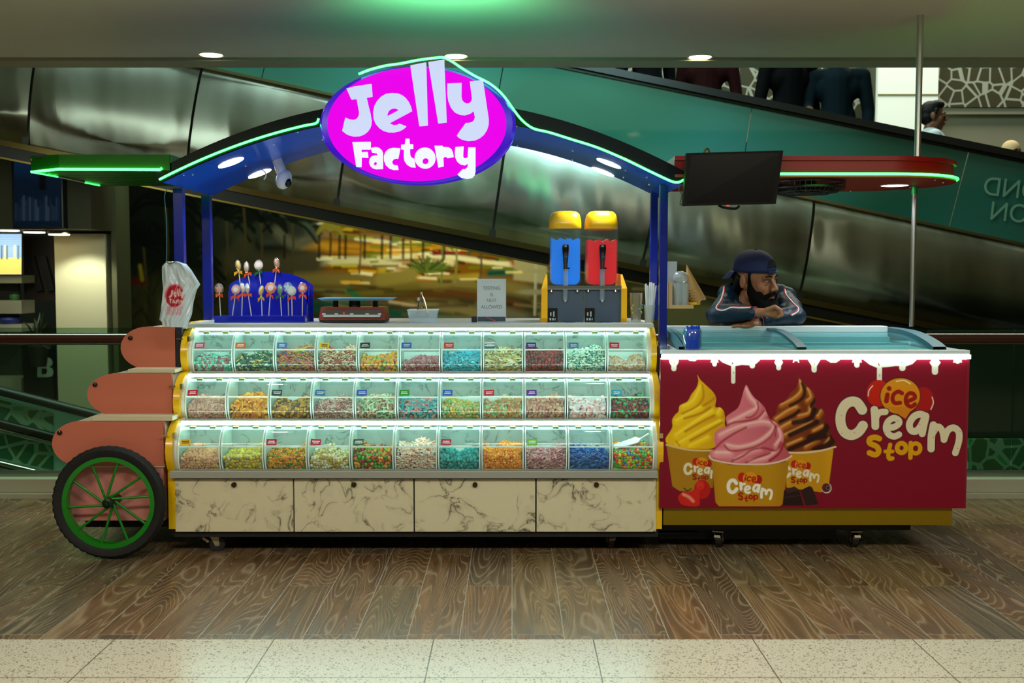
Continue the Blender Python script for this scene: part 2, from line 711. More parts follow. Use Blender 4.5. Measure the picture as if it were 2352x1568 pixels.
def terrazzo():
    m = M('speckled_tile', '#c8bfa2', 0.22)
    nt, b, L = nodes(m)
    tc = nt.nodes.new('ShaderNodeTexCoord')
    sp = nt.nodes.new('ShaderNodeSeparateXYZ')
    L(tc.outputs['Object'], sp.inputs[0])
    fx = math_n(nt, 'FRACT', math_n(nt, 'DIVIDE', math_n(nt, 'ADD', sp.outputs[0], 0.298 + 6.07), 0.607))
    ex = math_n(nt, 'MULTIPLY', math_n(nt, 'MINIMUM', fx, math_n(nt, 'SUBTRACT', 1.0, fx)), 0.607)
    fy = math_n(nt, 'FRACT', math_n(nt, 'DIVIDE', math_n(nt, 'ADD', sp.outputs[1], 1.61 + 6.07), 0.607))
    ey = math_n(nt, 'MULTIPLY', math_n(nt, 'MINIMUM', fy, math_n(nt, 'SUBTRACT', 1.0, fy)), 0.607)
    gap = math_n(nt, 'LESS_THAN', math_n(nt, 'MINIMUM', ex, ey), 0.0022)
    vo = nt.nodes.new('ShaderNodeTexVoronoi')
    vo.inputs['Scale'].default_value = 170
    L(tc.outputs['Object'], vo.inputs['Vector'])
    n = nt.nodes.new('ShaderNodeTexNoise')
    n.inputs['Scale'].default_value = 320
    n.inputs['Detail'].default_value = 2
    L(tc.outputs['Object'], n.inputs['Vector'])
    c = ramp(nt, n.outputs[0], [(0.0, '#6c6654'), (0.40, '#8c8470'), (0.46, '#d2cab4'), (1.0, '#e2dccc')])
    sx = nt.nodes.new('ShaderNodeSeparateColor')
    L(vo.outputs['Color'], sx.inputs[0])
    chip = math_n(nt, 'GREATER_THAN', sx.outputs[0], 0.91)
    c = mixc(nt, math_n(nt, 'MULTIPLY', chip, 0.75), c, '#5b5444')
    c = mixc(nt, gap, c, '#4f4733')
    L(c, b.inputs['Base Color'])
    return m


S = lambda o: props(o, kind='structure')

fl = MB()
nx, ny = 40, 6
fl.add([(-7, -1.22, 0), (7, -1.22, 0), (7, 1.36, 0), (-7, 1.36, 0), (-7, -1.22, -.25), (7, -1.22, -.25), (7, 1.62, -.25), (-7, 1.62, -.25)],
       [(0, 1, 2, 3), (4, 7, 6, 5), (3, 2, 6, 7)])
S(fl.build('floor', wood_floor()))
t = MB().box(-7, 7, -9.0, -1.22, -0.25, 0.0)
S(t.build('floor_near', terrazzo()))

m_ceil = M('ceiling_paint', '#e4e2d0', 0.5)
S(MB().box(-7, 7, -9.0, 1.60, 2.74, 2.95).build('ceiling', m_ceil))
S(MB().box(-7, 7, 1.60, 1.635, 2.765, 2.95).build('trim_1', M('dark_joint', '#1c1a14', 0.8)))
S(MB().box(-7, 7, 1.635, 1.86, 2.725, 3.3).build('trim_2', M('fascia_paint', '#aaa890', 0.5)))
# side and back walls of the walkway, well outside the frame
m_wall = M('mall_wall', '#6b6650', 0.7)
S(MB().box(-7.1, -7, -9, 1.6, 0, 2.95).build('wall_left', m_wall))
S(MB().box(7, 7.1, -9, 1.6, 0, 2.95).build('wall_right', m_wall))
S(MB().box(-7, 7, -9.1, -9, 0, 2.95).build('wall_near', m_wall))

# curb under the balustrade
m_curb = M('curb_stone', '#b4b198', 0.5)
tex_bump(m_curb, 40, 0.2)
S(MB().box(-7, 7, 1.36, 1.7, -0.25, 0.03).box(-7, 7, 1.40, 1.7, 0.03, 0.115, 0, 0.004).build('trim_3', m_curb))
# glass balustrade along the edge
m_glass = glassy('balustrade_glass', '#d3e8da', 0.94, 0.02, '#2c4a3c', 0.05)
bal = thing('glass_balustrade', 'clear glass balustrade with a round brown handrail running behind the candy kiosk', 'balustrade', (0, 1.5, 0.115))
xs = [-6.9, -4.6, -2.3, 0.0, 2.15, 3.15, 5.4, 6.9]
for a, b_ in zip(xs[:-1], xs[1:]):
    MB().box(a + 0.006, b_ - 0.006, 1.50, 1.512, 0.14, 1.052).build('glass_pane', m_glass, bal)
MB().box(-6.9, 6.9, 1.485, 1.527, 0.115, 0.15).build('base_channel', M('channel_steel', '#9aa7a0', 0.3, 1.0), bal)
m_rail = M('handrail_wood', '#3a160c', 0.22, coat=0.6)
MB().cyl((-6.9, 1.43, 0.985), (6.9, 1.43, 0.985), 0.036, 24).build('handrail', m_rail, bal, True)
for x in (-6, -4.6, -2.9, -0.4, 1.0, 2.4, 3.9, 5.4):
    MB().bar((x, 1.43, 0.955), (x, 1.50, 0.93), 0.02, 0.02).build('bracket', M('channel_steel'), bal)

# ceiling downlights
m_down = M('downlight_glow', '#ffffff', emit='#ffedc0', es=9)
m_ring = M('downlight_ring', '#d8d2b8', 0.4)
k = 0
for px, py in ((485, 125), (1047, 128), (1608, 130)):
    p = WZ(px, py, 2.74)
    k += 1
    t = thing('ceiling_downlight', ['round ceiling downlight above the left slope of the blue arch', 'round ceiling downlight just above the top of the oval sign',
              'round ceiling downlight above the red canopy and dark screen'][k - 1], 'ceiling light', (p.x, p.y, 2.74), 'downlights in a row in the ceiling')
    MB().lathe([(0.066, 2.7385), (0.078, 2.7335), (0.08, 2.7395)], (p.x, p.y, 0), n=32).build('ring', m_ring, t, True)
    MB().cyl((p.x, p.y, 2.7375), (p.x, p.y, 2.7345), 0.066, 32).build('diffuser', m_down, t)
    lamp('downlight_beam', 'SPOT', (p.x, p.y, 2.71), 22, (1, .88, .62), size=0.06, spot=115, blend=0.8)

# ---------------------------------------------------------------- travelator behind the kiosk
TY = 3.4
trav = thing('travelator', 'inclined moving walkway with teal glass and brushed steel cladding, sloping down rightwards', 'travelator', (0.5, TY, 0))


def steel():
    m = M('brushed_steel_cladding', '#7d7c62', 0.3, 1.0)
    nt, b, L = nodes(m)
    tc = nt.nodes.new('ShaderNodeTexCoord')
    mp = nt.nodes.new('ShaderNodeMapping')
    mp.inputs['Scale'].default_value = (1.3, 1, 0.16)
    mp.inputs['Rotation'].default_value = (0, 0.16, 0)
    L(tc.outputs['Object'], mp.inputs[0])
    n = nt.nodes.new('ShaderNodeTexNoise')
    n.inputs['Scale'].default_value = 1.0
    n.inputs['Detail'].default_value = 3
    L(mp.outputs[0], n.inputs['Vector'])
    c = ramp(nt, n.outputs[0], [(0.3, '#7c7f70'), (0.5, '#a4aca2'), (0.68, '#8f8f80')])
    L(c, b.inputs['Base Color'])
    bp = nt.nodes.new('ShaderNodeBump')
    bp.inputs['Strength'].default_value = 0.5
    bp.inputs['Distance'].default_value = 0.12
    L(n.outputs[0], bp.inputs['Height'])
    L(bp.outputs[0], b.inputs['Normal'])
    tg = nt.nodes.new('ShaderNodeTangent')
    tg.direction_type = 'RADIAL'
    tg.axis = 'Z'
    L(tg.outputs[0], b.inputs['Tangent'])
    b.inputs['Anisotropic'].default_value = 0.9
    b.inputs['Anisotropic Rotation'].default_value = 0.25
    L(math_n(nt, 'MULTIPLY_ADD', n.outputs[0], 0.2, 0.15), b.inputs['Roughness'])
    return m


def line_y(px, x0, y0, x1, y1):
    return y0 + (y1 - y0) * (px - x0) / (x1 - x0)


m_steel = steel()
seams = [(-420, -470), (95, 60), (465, 425), (815, 772), (1165, 1130), (1520, 1475), (1870, 1838), (2560, 2530)]
prof = [(0.0, 0.0), (0.10, -0.055), (0.25, -0.09), (0.45, -0.10), (0.65, -0.075), (0.85, 0.0), (1.0, 0.10)]
for i in range(len(seams) - 1):
    (t0, b0), (t1, b1) = seams[i], seams[i + 1]
    q = MB()
    nn = 10
    vs = []
    for j in range(nn + 1):
        s = j / nn
        tx, bx = t0 + 3 + (t1 - t0 - 6) * s, b0 + 3 + (b1 - b0 - 6) * s
        pt = W(tx, line_y(tx, 480, 157, 2352, 562), TY)
        pb = W(bx, line_y(bx, 600, 440, 1930, 702), TY)
        bow = -0.05 * math.sin(PI * s)
        for f, dy in prof:
            v = pt + (pb - pt) * f
            vs.append((v.x, v.y + dy * .5 + bow * (1 - abs(2 * f - 1)), v.z))
    K = len(prof)
    q.add(vs, [(j * K + k, (j + 1) * K + k, (j + 1) * K + k + 1, j * K + k + 1) for j in range(nn) for k in range(K - 1)])
    q.build('cladding_panel', m_steel, trav, 'all')
    a, c = W(t1, line_y(t1, 480, 157, 2352, 562), TY + .02), W(b1, line_y(b1, 600, 440, 1930, 702), TY + .05)
    MB().bar(a, c, 0.05, 0.045, up=(0, 1, 0)).build('seam', M('seam_dark', '#141208', 0.6), trav)


def slope_bar(y0, y1, xa, xb, Y, h, dpt, mat, name, ya=None):
    a = W(xa, line_y(xa, xa, y0, xb, y1), Y)
    b = W(xb, y1, Y)
    MB().bar(a, b, dpt, h).build(name, mat, trav)


def on(px, l, Y=TY, dy=0):
    return W(px, line_y(px, *l) + dy, Y)


Ltop, Lbot, Lrail = (480, 157, 2352, 562), (600, 440, 1930, 702), (1400, 157, 2352, 352)
xa, xb = -480, 2620
MB().bar(on(xa, Ltop), on(xb, Ltop), 0.06, 0.022).build('upper_trim', M('trim_steel', '#8d8a6a', 0.3, 1.0), trav)
MB().bar(on(xa, Lbot, TY + .05, 6), on(xb, Lbot, TY + .05, 6), 0.25, 0.045).build('lower_trim', M('trim_bronze', '#4a3c18', 0.35, 0.8), trav)
MB().bar(on(xa, Lbot, TY + .25, 26), on(xb, Lbot, TY + .25, 26), 0.5, 0.085).build('bottom_chord', M('chord_dark', '#15120a', 0.6), trav)
MB().bar(on(xa, Lbot, TY, 40), on(xb, Lbot, TY, 40), 0.08, 0.014).build('bottom_trim', M('trim_bronze2', '#7a6426', 0.4, 0.6), trav)
MB().bar(on(xa, Lrail, TY, 8), on(xb, Lrail, TY, 8), 0.09, 0.055).build('handrail', M('rubber_black', '#060505', 0.45), trav)
MB().bar(on(xa, Lrail, TY, 20), on(xb, Lrail, TY, 20), 0.04, 0.02).build('rail_profile', M('rail_profile', '#20231c', 0.4, 0.8), trav)


def teal_glass():
    m = M('teal_balustrade_glass', '#1d6a58', 0.08, spec=0.6, coat=0.5)
    nt, b, L = nodes(m)
    tc = nt.nodes.new('ShaderNodeTexCoord')
    n = nt.nodes.new('ShaderNodeTexNoise')
    n.inputs['Scale'].default_value = 0.55
    n.inputs['Detail'].default_value = 1
    L(tc.outputs['Object'], n.inputs['Vector'])
    L(ramp(nt, n.outputs[0], [(0.35, '#1f5646'), (0.52, '#28685c'), (0.7, '#307678')]), b.inputs['Base Color'])
    return m


m_teal = teal_glass()
gs = [(-500, -480), (640, 600), (1160, 1130), (1728, 1700), (2226, 2180), (2640, 2600)]
for (t0, b0), (t1, b1) in zip(gs[:-1], gs[1:]):
    a, b_, c, d = on(t0 + 1.2, Lrail, TY, 20), on(t1 - 1.2, Lrail, TY, 20), on(b1 - 1.2, Ltop), on(b0 + 1.2, Ltop)
    q = MB()
    for dy in (0, 0.012):
        q.v += [(p.x, p.y + dy, p.z) for p in (a, b_, c, d)]
    q.f = [(0, 1, 2, 3), (7, 6, 5, 4), (0, 4, 5, 1), (1, 5, 6, 2), (2, 6, 7, 3), (3, 7, 4, 0)]
    q.m = [0] * 6
    q.build('glass_panel', m_teal, trav)
# reflected text, built as mirrored letters on the glass at the right edge
m_letters = M('reflected_letters', '#6f9a86', 0.7)
p = W(2322, 445, TY - .01)
text_mesh('lettering', 'OND\nON', 0.21, m_letters, (p.x, p.y, p.z - .06), trav, rot=(PI / 2, 0.10, 0), sx=-0.95, spacing=0.9)
# moving tread and the far balustrade
za, zb = on(xa, Lrail, TY + .1), on(xb, Lrail, TY + .1)
tr = MB()
for dz in (-1.02, -1.1):
    tr.v += [(za.x, TY + .08, za.z + dz), (zb.x, TY + .08, zb.z + dz), (zb.x, TY + 1.35, zb.z + dz), (za.x, TY + 1.35, za.z + dz)]
tr.f = [(0, 1, 2, 3), (7, 6, 5, 4), (0, 4, 5, 1), (1, 5, 6, 2), (2, 6, 7, 3), (3, 7, 4, 0)]
tr.m = [0] * 6
tr.build('tread', M('tread_metal', '#2a2a26', 0.5, 0.6), trav)


def tread_z(x, Y=4.1):
    s = (x - za.x) / (zb.x - za.x)
    return za.z + (zb.z - za.z) * s - 1.02


# ---------------------------------------------------------------- the far side of the atrium
def lattice(name, white, hole, scale, w=0.075, rough=0.6, emit=0):
    m = M(name, white, rough)
    nt, b, L = nodes(m)
    tc = nt.nodes.new('ShaderNodeTexCoord')
    v = nt.nodes.new('ShaderNodeTexVoronoi')
    v.feature = 'DISTANCE_TO_EDGE'
    v.inputs['Scale'].default_value = scale
    mp = nt.nodes.new('ShaderNodeMapping')
    mp.inputs['Scale'].default_value = (1, 0.0, 1)
    L(tc.outputs['Object'], mp.inputs[0])
    L(mp.outputs[0], v.inputs['Vector'])
    f = math_n(nt, 'GREATER_THAN', v.outputs['Distance'], w)
    h = hole
    if isinstance(hole, tuple):
        v2 = nt.nodes.new('ShaderNodeTexVoronoi')
        v2.inputs['Scale'].default_value = scale
        L(mp.outputs[0], v2.inputs['Vector'])
        sc = nt.nodes.new('ShaderNodeSeparateColor')
        L(v2.outputs['Color'], sc.inputs[0])
        h = ramp(nt, sc.outputs[0], [(0.0, hole[0]), (0.5, hole[1]), (0.75, hole[2])], 'CONSTANT')
    L(mixc(nt, f, white, h), b.inputs['Base Color'])
    bp = nt.nodes.new('ShaderNodeBump')
    bp.inputs['Distance'].default_value = -0.02
    L(f, bp.inputs['Height'])
    L(bp.outputs[0], b.inputs['Normal'])
    return m


FY = 7.2
m_lat = lattice('white_lattice', '#a8ab98', '#3c3a20', 6.2, 0.06)


def wallrect(name, x0, y0, x1, y1, Y, mat, th=0.1, kind='structure'):
    a, b_ = W(x0, y0, Y), W(x1, y1, Y)
    o = MB().box(a.x, b_.x, Y, Y + th, b_.z, a.z).build(name, mat)
    if kind: props(o, kind=kind)
    return o


wallrect('wall_far', 1400, -120, 2700, 640, FY + .12, M('far_wall', '#8f8c74', 0.6), 0.2)
wallrect('trim_4', 2150, 246, 2700, 262, FY + .06, M('far_ledge', '#9d9a80', 0.6), 0.1)
fr = [((1300, 60), (1775, 246), 'white openwork lattice screen on the far wall between two dark figures'),
      ((1790, 60), (1996, 300), 'narrow white openwork lattice screen right of the dark figure on the travelator'),
      ((2150, 60), (2660, 246), 'wide lattice screen on the far wall to the right of the white pillar')]
for (x0, y0), (x1, y1), lab in fr:
    o = wallrect('lattice_screen', x0, y0, x1, y1, FY + .04, m_lat, 0.06, None)
    props(o, lab, 'wall panel', 'lattice screens on the far wall')
a, b_ = W(2018, 60, FY - .1), W(2148, 420, FY - .1)
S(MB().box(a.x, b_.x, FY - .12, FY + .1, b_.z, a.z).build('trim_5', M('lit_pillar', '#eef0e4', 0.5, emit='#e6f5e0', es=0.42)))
c = W(2018, 218, FY - .13)
S(MB().box(a.x, b_.x, FY - .125, FY - .12, c.z - .012, c.z + .012).build('trim_6', M('pillar_joint', '#8a8350', 0.6)))
d = W(2000, 60, FY - .1)
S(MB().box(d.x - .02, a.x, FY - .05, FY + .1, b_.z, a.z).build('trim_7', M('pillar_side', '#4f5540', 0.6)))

# dark back wall of the lower hall, closing the view
S(MB().box(-12, 14, 9.4, 9.6, -4, 8).build('wall_back', M('hall_dark', '#23241a', 0.7)))
S(MB().box(-12, 14, 1.7, 9.6, -4.2, -4.0).build('floor_lower', M('lower_floor', '#3a3a2c', 0.4)))
# soffit of the upper level, beyond the atrium
S(MB().box(-12, 14, 7.0, 9.6, 5.5, 5.7).build('ceiling_far', m_ceil))
# ---------------------------------------------------------------- wall picture of a palm garden cafe (a print)
MY = 5.6
p = Paint(262, 395, 2060, 1010, 2.6, '#141509')
# warm ground of the picture from the middle towards the right
p.poly([(262, 640), (700, 560), (1100, 585), (1560, 640), (2060, 700), (2060, 1010), (262, 1010)], '#2f2c16', 60)
p.poly([(262, 380), (700, 430), (700, 600), (480, 640), (262, 600)], '#0d0f08', 60)
p.poly([(720, 470), (1260, 560), (1270, 640), (1100, 660), (720, 650)], '#6a4208', 26)
p.poly([(455, 470), (560, 480), (560, 590), (455, 600)], '#1e2014', 14)
p.poly([(590, 465), (725, 480), (720, 560), (600, 560)], '#34362a', 14)
for pts, w, c, s in [
    ([(700, 500), (800, 505), (900, 520)], 26, '#3f5c12', 14), ([(740, 535), (860, 545), (980, 552)], 16, '#7a5a34', 8),
    ([(700, 560), (840, 570), (960, 575), (1060, 565)], 22, '#a8741a', 12), ([(730, 600), (830, 596), (930, 608), (1040, 600)], 18, '#b8ab78', 8),
    ([(860, 590), (1000, 585), (1130, 600), (1250, 612)], 12, '#c9bd8a', 6), ([(820, 545), (930, 560)], 9, '#c9bfa0', 5),
    ([(1000, 578), (1080, 574)], 12, '#7a1a12', 5), ([(880, 620), (1010, 640), (1100, 636)], 20, '#9d8420', 10),
    ([(1120, 560), (1200, 575), (1190, 600)], 26, '#7a3412', 12), ([(1130, 625), (1200, 622)], 16, '#0c4a34', 8),
    ([(530, 520), (600, 530), (680, 520)], 40, '#26281a', 20), ([(540, 600), (620, 610), (720, 600)], 60, '#3b3520', 30),
    ([(640, 530), (680, 560), (730, 540)], 24, '#514c36', 14), ([(560, 560), (570, 600)], 50, '#33301c', 16),
    ([(700, 440), (722, 520)], 40, '#3d4434', 14), ([(640, 440), (700, 470)], 34, '#2f3624', 16)]:
    p.stroke(pts, w, c, s)
# terrace bands
for pts, w, c, s in [
    ([(680, 640), (800, 640), (960, 650), (1120, 650), (1280, 680), (1400, 720)], 30, '#6b5c2a', 16),
    ([(640, 660), (760, 672), (860, 668), (960, 660)], 22, '#5c5018', 14),
    ([(700, 660), (760, 690), (900, 690), (1040, 670), (1200, 700)], 20, '#4d2f10', 12),
    ([(760, 680), (870, 708), (1010, 700), (1160, 730)], 26, '#6e6238', 14),
    ([(900, 690), (960, 700)], 7, '#a08a64', 4), ([(640, 690), (700, 735)], 30, '#3d2410', 16),
    ([(720, 700), (900, 712), (1100, 745)], 26, '#0d4436', 12), ([(800, 660), (840, 690)], 12, '#1d5c34', 6),
    ([(1260, 630), (1300, 700), (1440, 745), (1600, 770)], 60, '#3b3722', 40),
    ([(1110, 700), (1250, 735), (1420, 760)], 24, '#5a553c', 14), ([(1240, 740), (1400, 790), (1700, 800)], 40, '#26281a', 30),
    ([(1560, 640), (1760, 700), (1960, 740)], 40, '#15160c', 24), ([(1540, 690), (1600, 700), (1740, 760)], 40, '#3a3a22', 24)]:
    p.stroke(pts, w, c, s)
p.poly([(1185, 585), (1262, 597), (1262, 650), (1185, 640)], '#8f8358', 6)
p.poly([(1530, 700), (1640, 700), (1640, 760), (1530, 760)], '#4a4a2c', 10)
# palms and posts
rp = random.Random(5)
for _ in range(150):
    x, y = rp.gauss(960, 130), rp.uniform(500, 650)
    if not 715 < x < 1262: continue
    L_ = rp.uniform(10, 60)
    p.stroke([(x, y), (x + L_, y + rp.uniform(-3, 5))], rp.uniform(3, 8), rp.choice(['#c8901c', '#8a5408', '#d8c070', '#3c1e06', '#b0a020', '#5a6a10', '#241204', '#e0d0a0']), 4, .75, False)
for _ in range(60):
    x, y = rp.uniform(640, 1500), rp.uniform(650, 745)
    p.stroke([(x, y), (x + rp.uniform(30, 110), y + rp.uniform(-4, 12))], rp.uniform(4, 10), rp.choice(['#5a4a1c', '#2c1a08', '#7a6c40', '#403818', '#1c2a1c']), 7, .6, False)


def palm(x, y, h, r, col, trunk='#3d3218', n=16, tw=5):
    p.stroke([(x, y), (x + h * .03, y + h * .5), (x, y + h)], tw, trunk, 4)
    for i in range(n):
        a = PI * (1.05 + 1.0 * i / (n - 1)) + rp.uniform(-.1, .1)
        if i % 2: a += rp.uniform(-.5, .5)
        q = [(x, y), (x + r * .6 * math.cos(a), y + r * .6 * math.sin(a)), (x + r * math.cos(a) * 1.1, y + r * (math.sin(a) * .8 + .45))]
        p.stroke(q, 7, col, 5, 0.9)


for a in [(520, 500, 130, 60, '#0a0d06'), (600, 505, 120, 55, '#0c0f07'), (672, 505, 130, 60, '#0e1208'), (330, 560, 200, 90, '#070905'),
          (430, 600, 160, 80, '#0b1207'), (560, 470, 170, 70, '#060804'), (380, 470, 200, 80, '#050603')]:
    palm(*a)
for a in [(828, 515, 110, 55, '#6a5412', '#5a4418'), (945, 540, 90, 36, '#5c6a18', '#6a5218'), (1050, 545, 100, 30, '#4a6a20', '#6e6a30'),
          (1018, 550, 95, 26, '#466420', '#5c6a30'), (1108, 570, 70, 26, '#3c441c', '#4a3a1c'), (760, 525, 60, 26, '#7a6a20', '#3d2a10')]:
    palm(*a)
for x in (782, 796, 840, 880, 900, 929, 975, 1024, 735, 655):
    p.stroke([(x, 540), (x, 590)], 6, '#1c1206', 4, 0.85, False)
for _ in range(60):
    a = rp.uniform(-PI, 0)
    L_ = rp.uniform(16, 46)
    p.stroke([(985, 622), (985 + L_ * math.cos(a) * 1.3, 622 + L_ * math.sin(a) * .8)], 5, rp.choice(['#3c4a14', '#22300e', '#5a6420']), 4, 0.8, False)
for _ in range(70):
    x, y = rp.uniform(270, 500), rp.uniform(640, 900)
    p.stroke([(x, y), (x + rp.uniform(-30, 30), y - rp.uniform(10, 45))], 5, rp.choice(['#131a0c', '#1a2410', '#0c1208', '#20280f']), 5, 0.7, False)
p.stroke([(280, 642), (330, 645)], 14, '#4a1210', 8)
p.stroke([(322, 608), (327, 640)], 8, '#7a6a14', 5)
p.stroke([(880, 640), (950, 628)], 30, '#7a6a2c', 10)
p.stroke([(1236, 600), (1236, 720)], 6, '#9a9478', 3, 0.8, False)
p.ellipse(1236, 620, 28, 5, '#8a8058', 3)
p.ellipse(1230, 668, 36, 6, '#7a7358', 4)
m_mural = attr_mat('mural_print', 0.8, spec=.04)
o = p.build('wall_picture', lambda x, y: W(x, y, MY), m_mural)
props(o, 'large printed picture of a palm garden cafe with terraces filling the wall behind the kiosk', 'mural')
a, b_ = W(262, 395, MY), W(2060, 1010, MY)
S(MB().box(a.x, b_.x, MY + .01, MY + .15, b_.z - .6, a.z + .3).build('wall_mural', M('mural_wall', '#1a1a12', 0.7)))
lamp('mural_fill', 'AREA', (-0.6, 4.4, 1.75), 17, (1.0, 0.85, 0.5), rot=(math.radians(65), 0, 0), size=2.2, size_y=0.2)  # added lamps without fixtures, brightening the printed picture
lamp('mural_fill', 'AREA', (1.9, 4.4, 1.2), 5, (1.0, 0.95, 0.7), rot=(math.radians(65), 0, 0), size=2.0, size_y=0.2)

# ---------------------------------------------------------------- far left: pillar, shop front, screens
PY = 5.2
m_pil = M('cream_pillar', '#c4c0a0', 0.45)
a, b_ = W(124, 537, PY), W(252, 1010, PY)
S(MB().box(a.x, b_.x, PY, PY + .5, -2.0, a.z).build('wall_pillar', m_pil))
a, b_ = W(252, 420, PY + .02), W(277, 1010, PY + .02)
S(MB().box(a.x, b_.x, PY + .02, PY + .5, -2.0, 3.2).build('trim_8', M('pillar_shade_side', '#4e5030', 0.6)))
a, b_ = W(-500, 330, PY - .05), W(252, 537, PY - .05)
S(MB().box(a.x, b_.x, PY - .5, PY + .8, W(79, 534, PY - .35).z + .028, a.z + .5).build('trim_9', M('bulkhead', '#403f26', 0.6)))
a, b_ = W(-500, 300, PY + .9), W(-6, 1100, PY + .9)
S(MB().box(-9, 14, PY + 1.4, PY + 1.5, -4, 0.2).build('wall_shop', M('shop_dark', '#15170f', 0.6)))
# pillar spotlight
p0 = W(190, 537, PY)
lamp('pillar_spot', 'SPOT', (p0.x, PY - .42, p0.z - .01), 55, (.95, 1, .78), rot=(math.radians(16), 0, 0), size=0.04, spot=105, blend=0.5)
q0 = W(-10, 545, PY + .1)
lamp('shop_fill', 'AREA', (q0.x, q0.y, q0.z), 3, (1, .97, .8), rot=(math.radians(25), 0, 0), size=.5)  # added fill lamp brightening the shop shelves, no fixture there
for i, (px, py) in enumerate(((20, 530), (79, 534), (136, 539))):
    q = W(px, py, PY - .35)
    t = thing('bulkhead_light', ['oblong warm ceiling light at the left edge of the photo', 'oblong warm ceiling light, middle one of the three under the hanging screen',
              'oblong warm ceiling light above the cream pillar'][i], 'ceiling light', q, 'warm lights under the bulkhead')
    MB().lathe([(0.092, q.z + .012), (0.092, q.z - .003)], (q.x, q.y, 0), n=24).build('diffuser', M('warm_glow', '#fff', emit='#ffe0a0', es=7), t)
    MB().lathe([(0.10, q.z + .03), (0.10, q.z + .005), (0.093, q.z + .005)], (q.x, q.y, 0), n=24).build('housing', M('bulkhead'), t, True)
# hanging screen
t = thing('hanging_screen', 'dark flat screen with a faint blue city picture hanging at far left', 'screen', W(88, 525, PY - .6))
a, b_ = W(24, 345, PY - .6), W(146, 526, PY - .6)
MB().box(a.x, b_.x, PY - .6, PY - .5, b_.z, a.z, 0, .01).build('casing', M('screen_casing', '#040406', 0.4), t)
sp_ = Paint(32, 352, 141, 520, 1.5, '#04101f')
for k in range(22):
    sp_.stroke([(36 + k * 4.7, 470 + rp.uniform(-20, 8)), (36 + k * 4.7, 505)], 4, rp.choice(['#14202c', '#0c1a28', '#23303a']), 3, 1, False)
sp_.stroke([(32, 360), (141, 365)], 60, '#08203c', 50)
sp_.stroke([(98, 352), (98, 430)], 16, '#020406', 6, 1, False)
sp_.build('display', lambda x, y: W(x, y, PY - .601), attr_mat('display_print', 0.15, emit=0.8), t)
for px in (60, 112):
    c = W(px, 345, PY - .55)
    MB().cyl(c, c + Vector((0, 0, .5)), 0.012).build('hanger', M('screen_casing'), t)
# shop at the far left
a, b_ = W(-80, 537, PY + .35), W(50, 630, PY + .35)
t = thing('shop_sign', 'backlit blue and yellow shop sign at the left edge under the warm lights', 'sign', W(20, 630, PY + .35))
sp_ = Paint(-60, 537, 50, 630, 1.5, '#8fb4e0')
sp_.poly([(-60, 592), (50, 592), (50, 630), (-60, 630)], '#e8d86a', 3)
for k in range(5):
    sp_.stroke([(-60, 545 + k * 5), (50, 545 + k * 5)], 1.6, '#5a86bc', 1.5, .6, False)
for x in (4, 12, 16, 34, 42):
    sp_.stroke([(x, 565), (x, 594)], 4, '#f0e8a0' if x in (12, 34) else '#4a5a50', 2, .9, False)
sp_.build('sign_face', lambda x, y: W(x, y, PY + .35), attr_mat('sign_print', 0.4, emit=0.55), t)
MB().box(a.x, b_.x, PY + .352, PY + .40, b_.z, a.z).build('sign_box', M('sign_box', '#555', 0.5), t)
sh = thing('shop_counter', 'pale shop counter with shelves of coloured goods at the left edge beyond the railing', 'counter', W(20, 960, PY + .5))
for y0, y1, c in ((632, 650, '#8c8c70'), (690, 720, '#9c9c84'), (745, 762, '#a8a890'), (868, 920, '#9d9a80'), (925, 936, '#b8b8a0'), (936, 970, '#5c4a20')):
    a, b_ = W(-80, y0, PY + .4), W(50, y1, PY + .4)
    MB().box(a.x, b_.x, PY + .4, PY + .7, b_.z, a.z).build('shelf', M('shop' + c, c, 0.5), sh)
a, b_ = W(-80, 632, PY + .71), W(52, 1000, PY + .71)
MB().box(a.x, b_.x, PY + .71, PY + .75, b_.z, a.z).build('back_panel', M('shop_back', '#33362a', 0.6), sh)
for nm, px, py, r_, c, lab in (('goods_tub', 34, 690, (.05, .06), '#2f6a2c', 'green topped tub'), ('goods_tub', 22, 745, (.10, .07), '#2a3a8a', 'blue heap of goods'),):
    q = W(px, py, PY + .5)
    o = MB().lathe([(r_[0] * .8, 0), (r_[0], .05), (r_[0] * .9, r_[1]), (0, r_[1] * 1.2)], q, n=16).build(nm, M('tub' + c, c, .5), None, True)
    props(o, lab + ' on the shop counter at the left edge of the photo', 'tub')
# dark shop panel with a letter B
t = thing('letter_panel', 'dark shop panel carrying a large grey letter B beside the cream pillar', 'sign', W(90, 920, PY + .3))
a, b_ = W(52, 800, PY + .3), W(126, 1010, PY + .3)
MB().box(a.x, b_.x, PY + .3, PY + .36, b_.z, a.z).build('board', M('b_board', '#0e120e', 0.4), t)
c = W(103, 845, PY + .298)
lp = []
bc = [(86, 820), (108, 820), (117, 824), (121, 832), (119, 839), (112, 842), (120, 846), (123, 855), (119, 864), (108, 866), (86, 866)]
h1 = [(95, 827), (105, 827), (108, 833), (105, 839), (95, 839)]
h2 = [(95, 846), (106, 846), (109, 852), (106, 859), (95, 859)]
curve_shape('letter', [[(W(x, y, PY + .29).x, W(x, y, PY + .29).z) for x, y in q] for q in (bc, h1, h2)], M('letter_grey', '#8c9c86', 0.5, emit='#8c9c86', es=.15), .004, t, PY + .292)
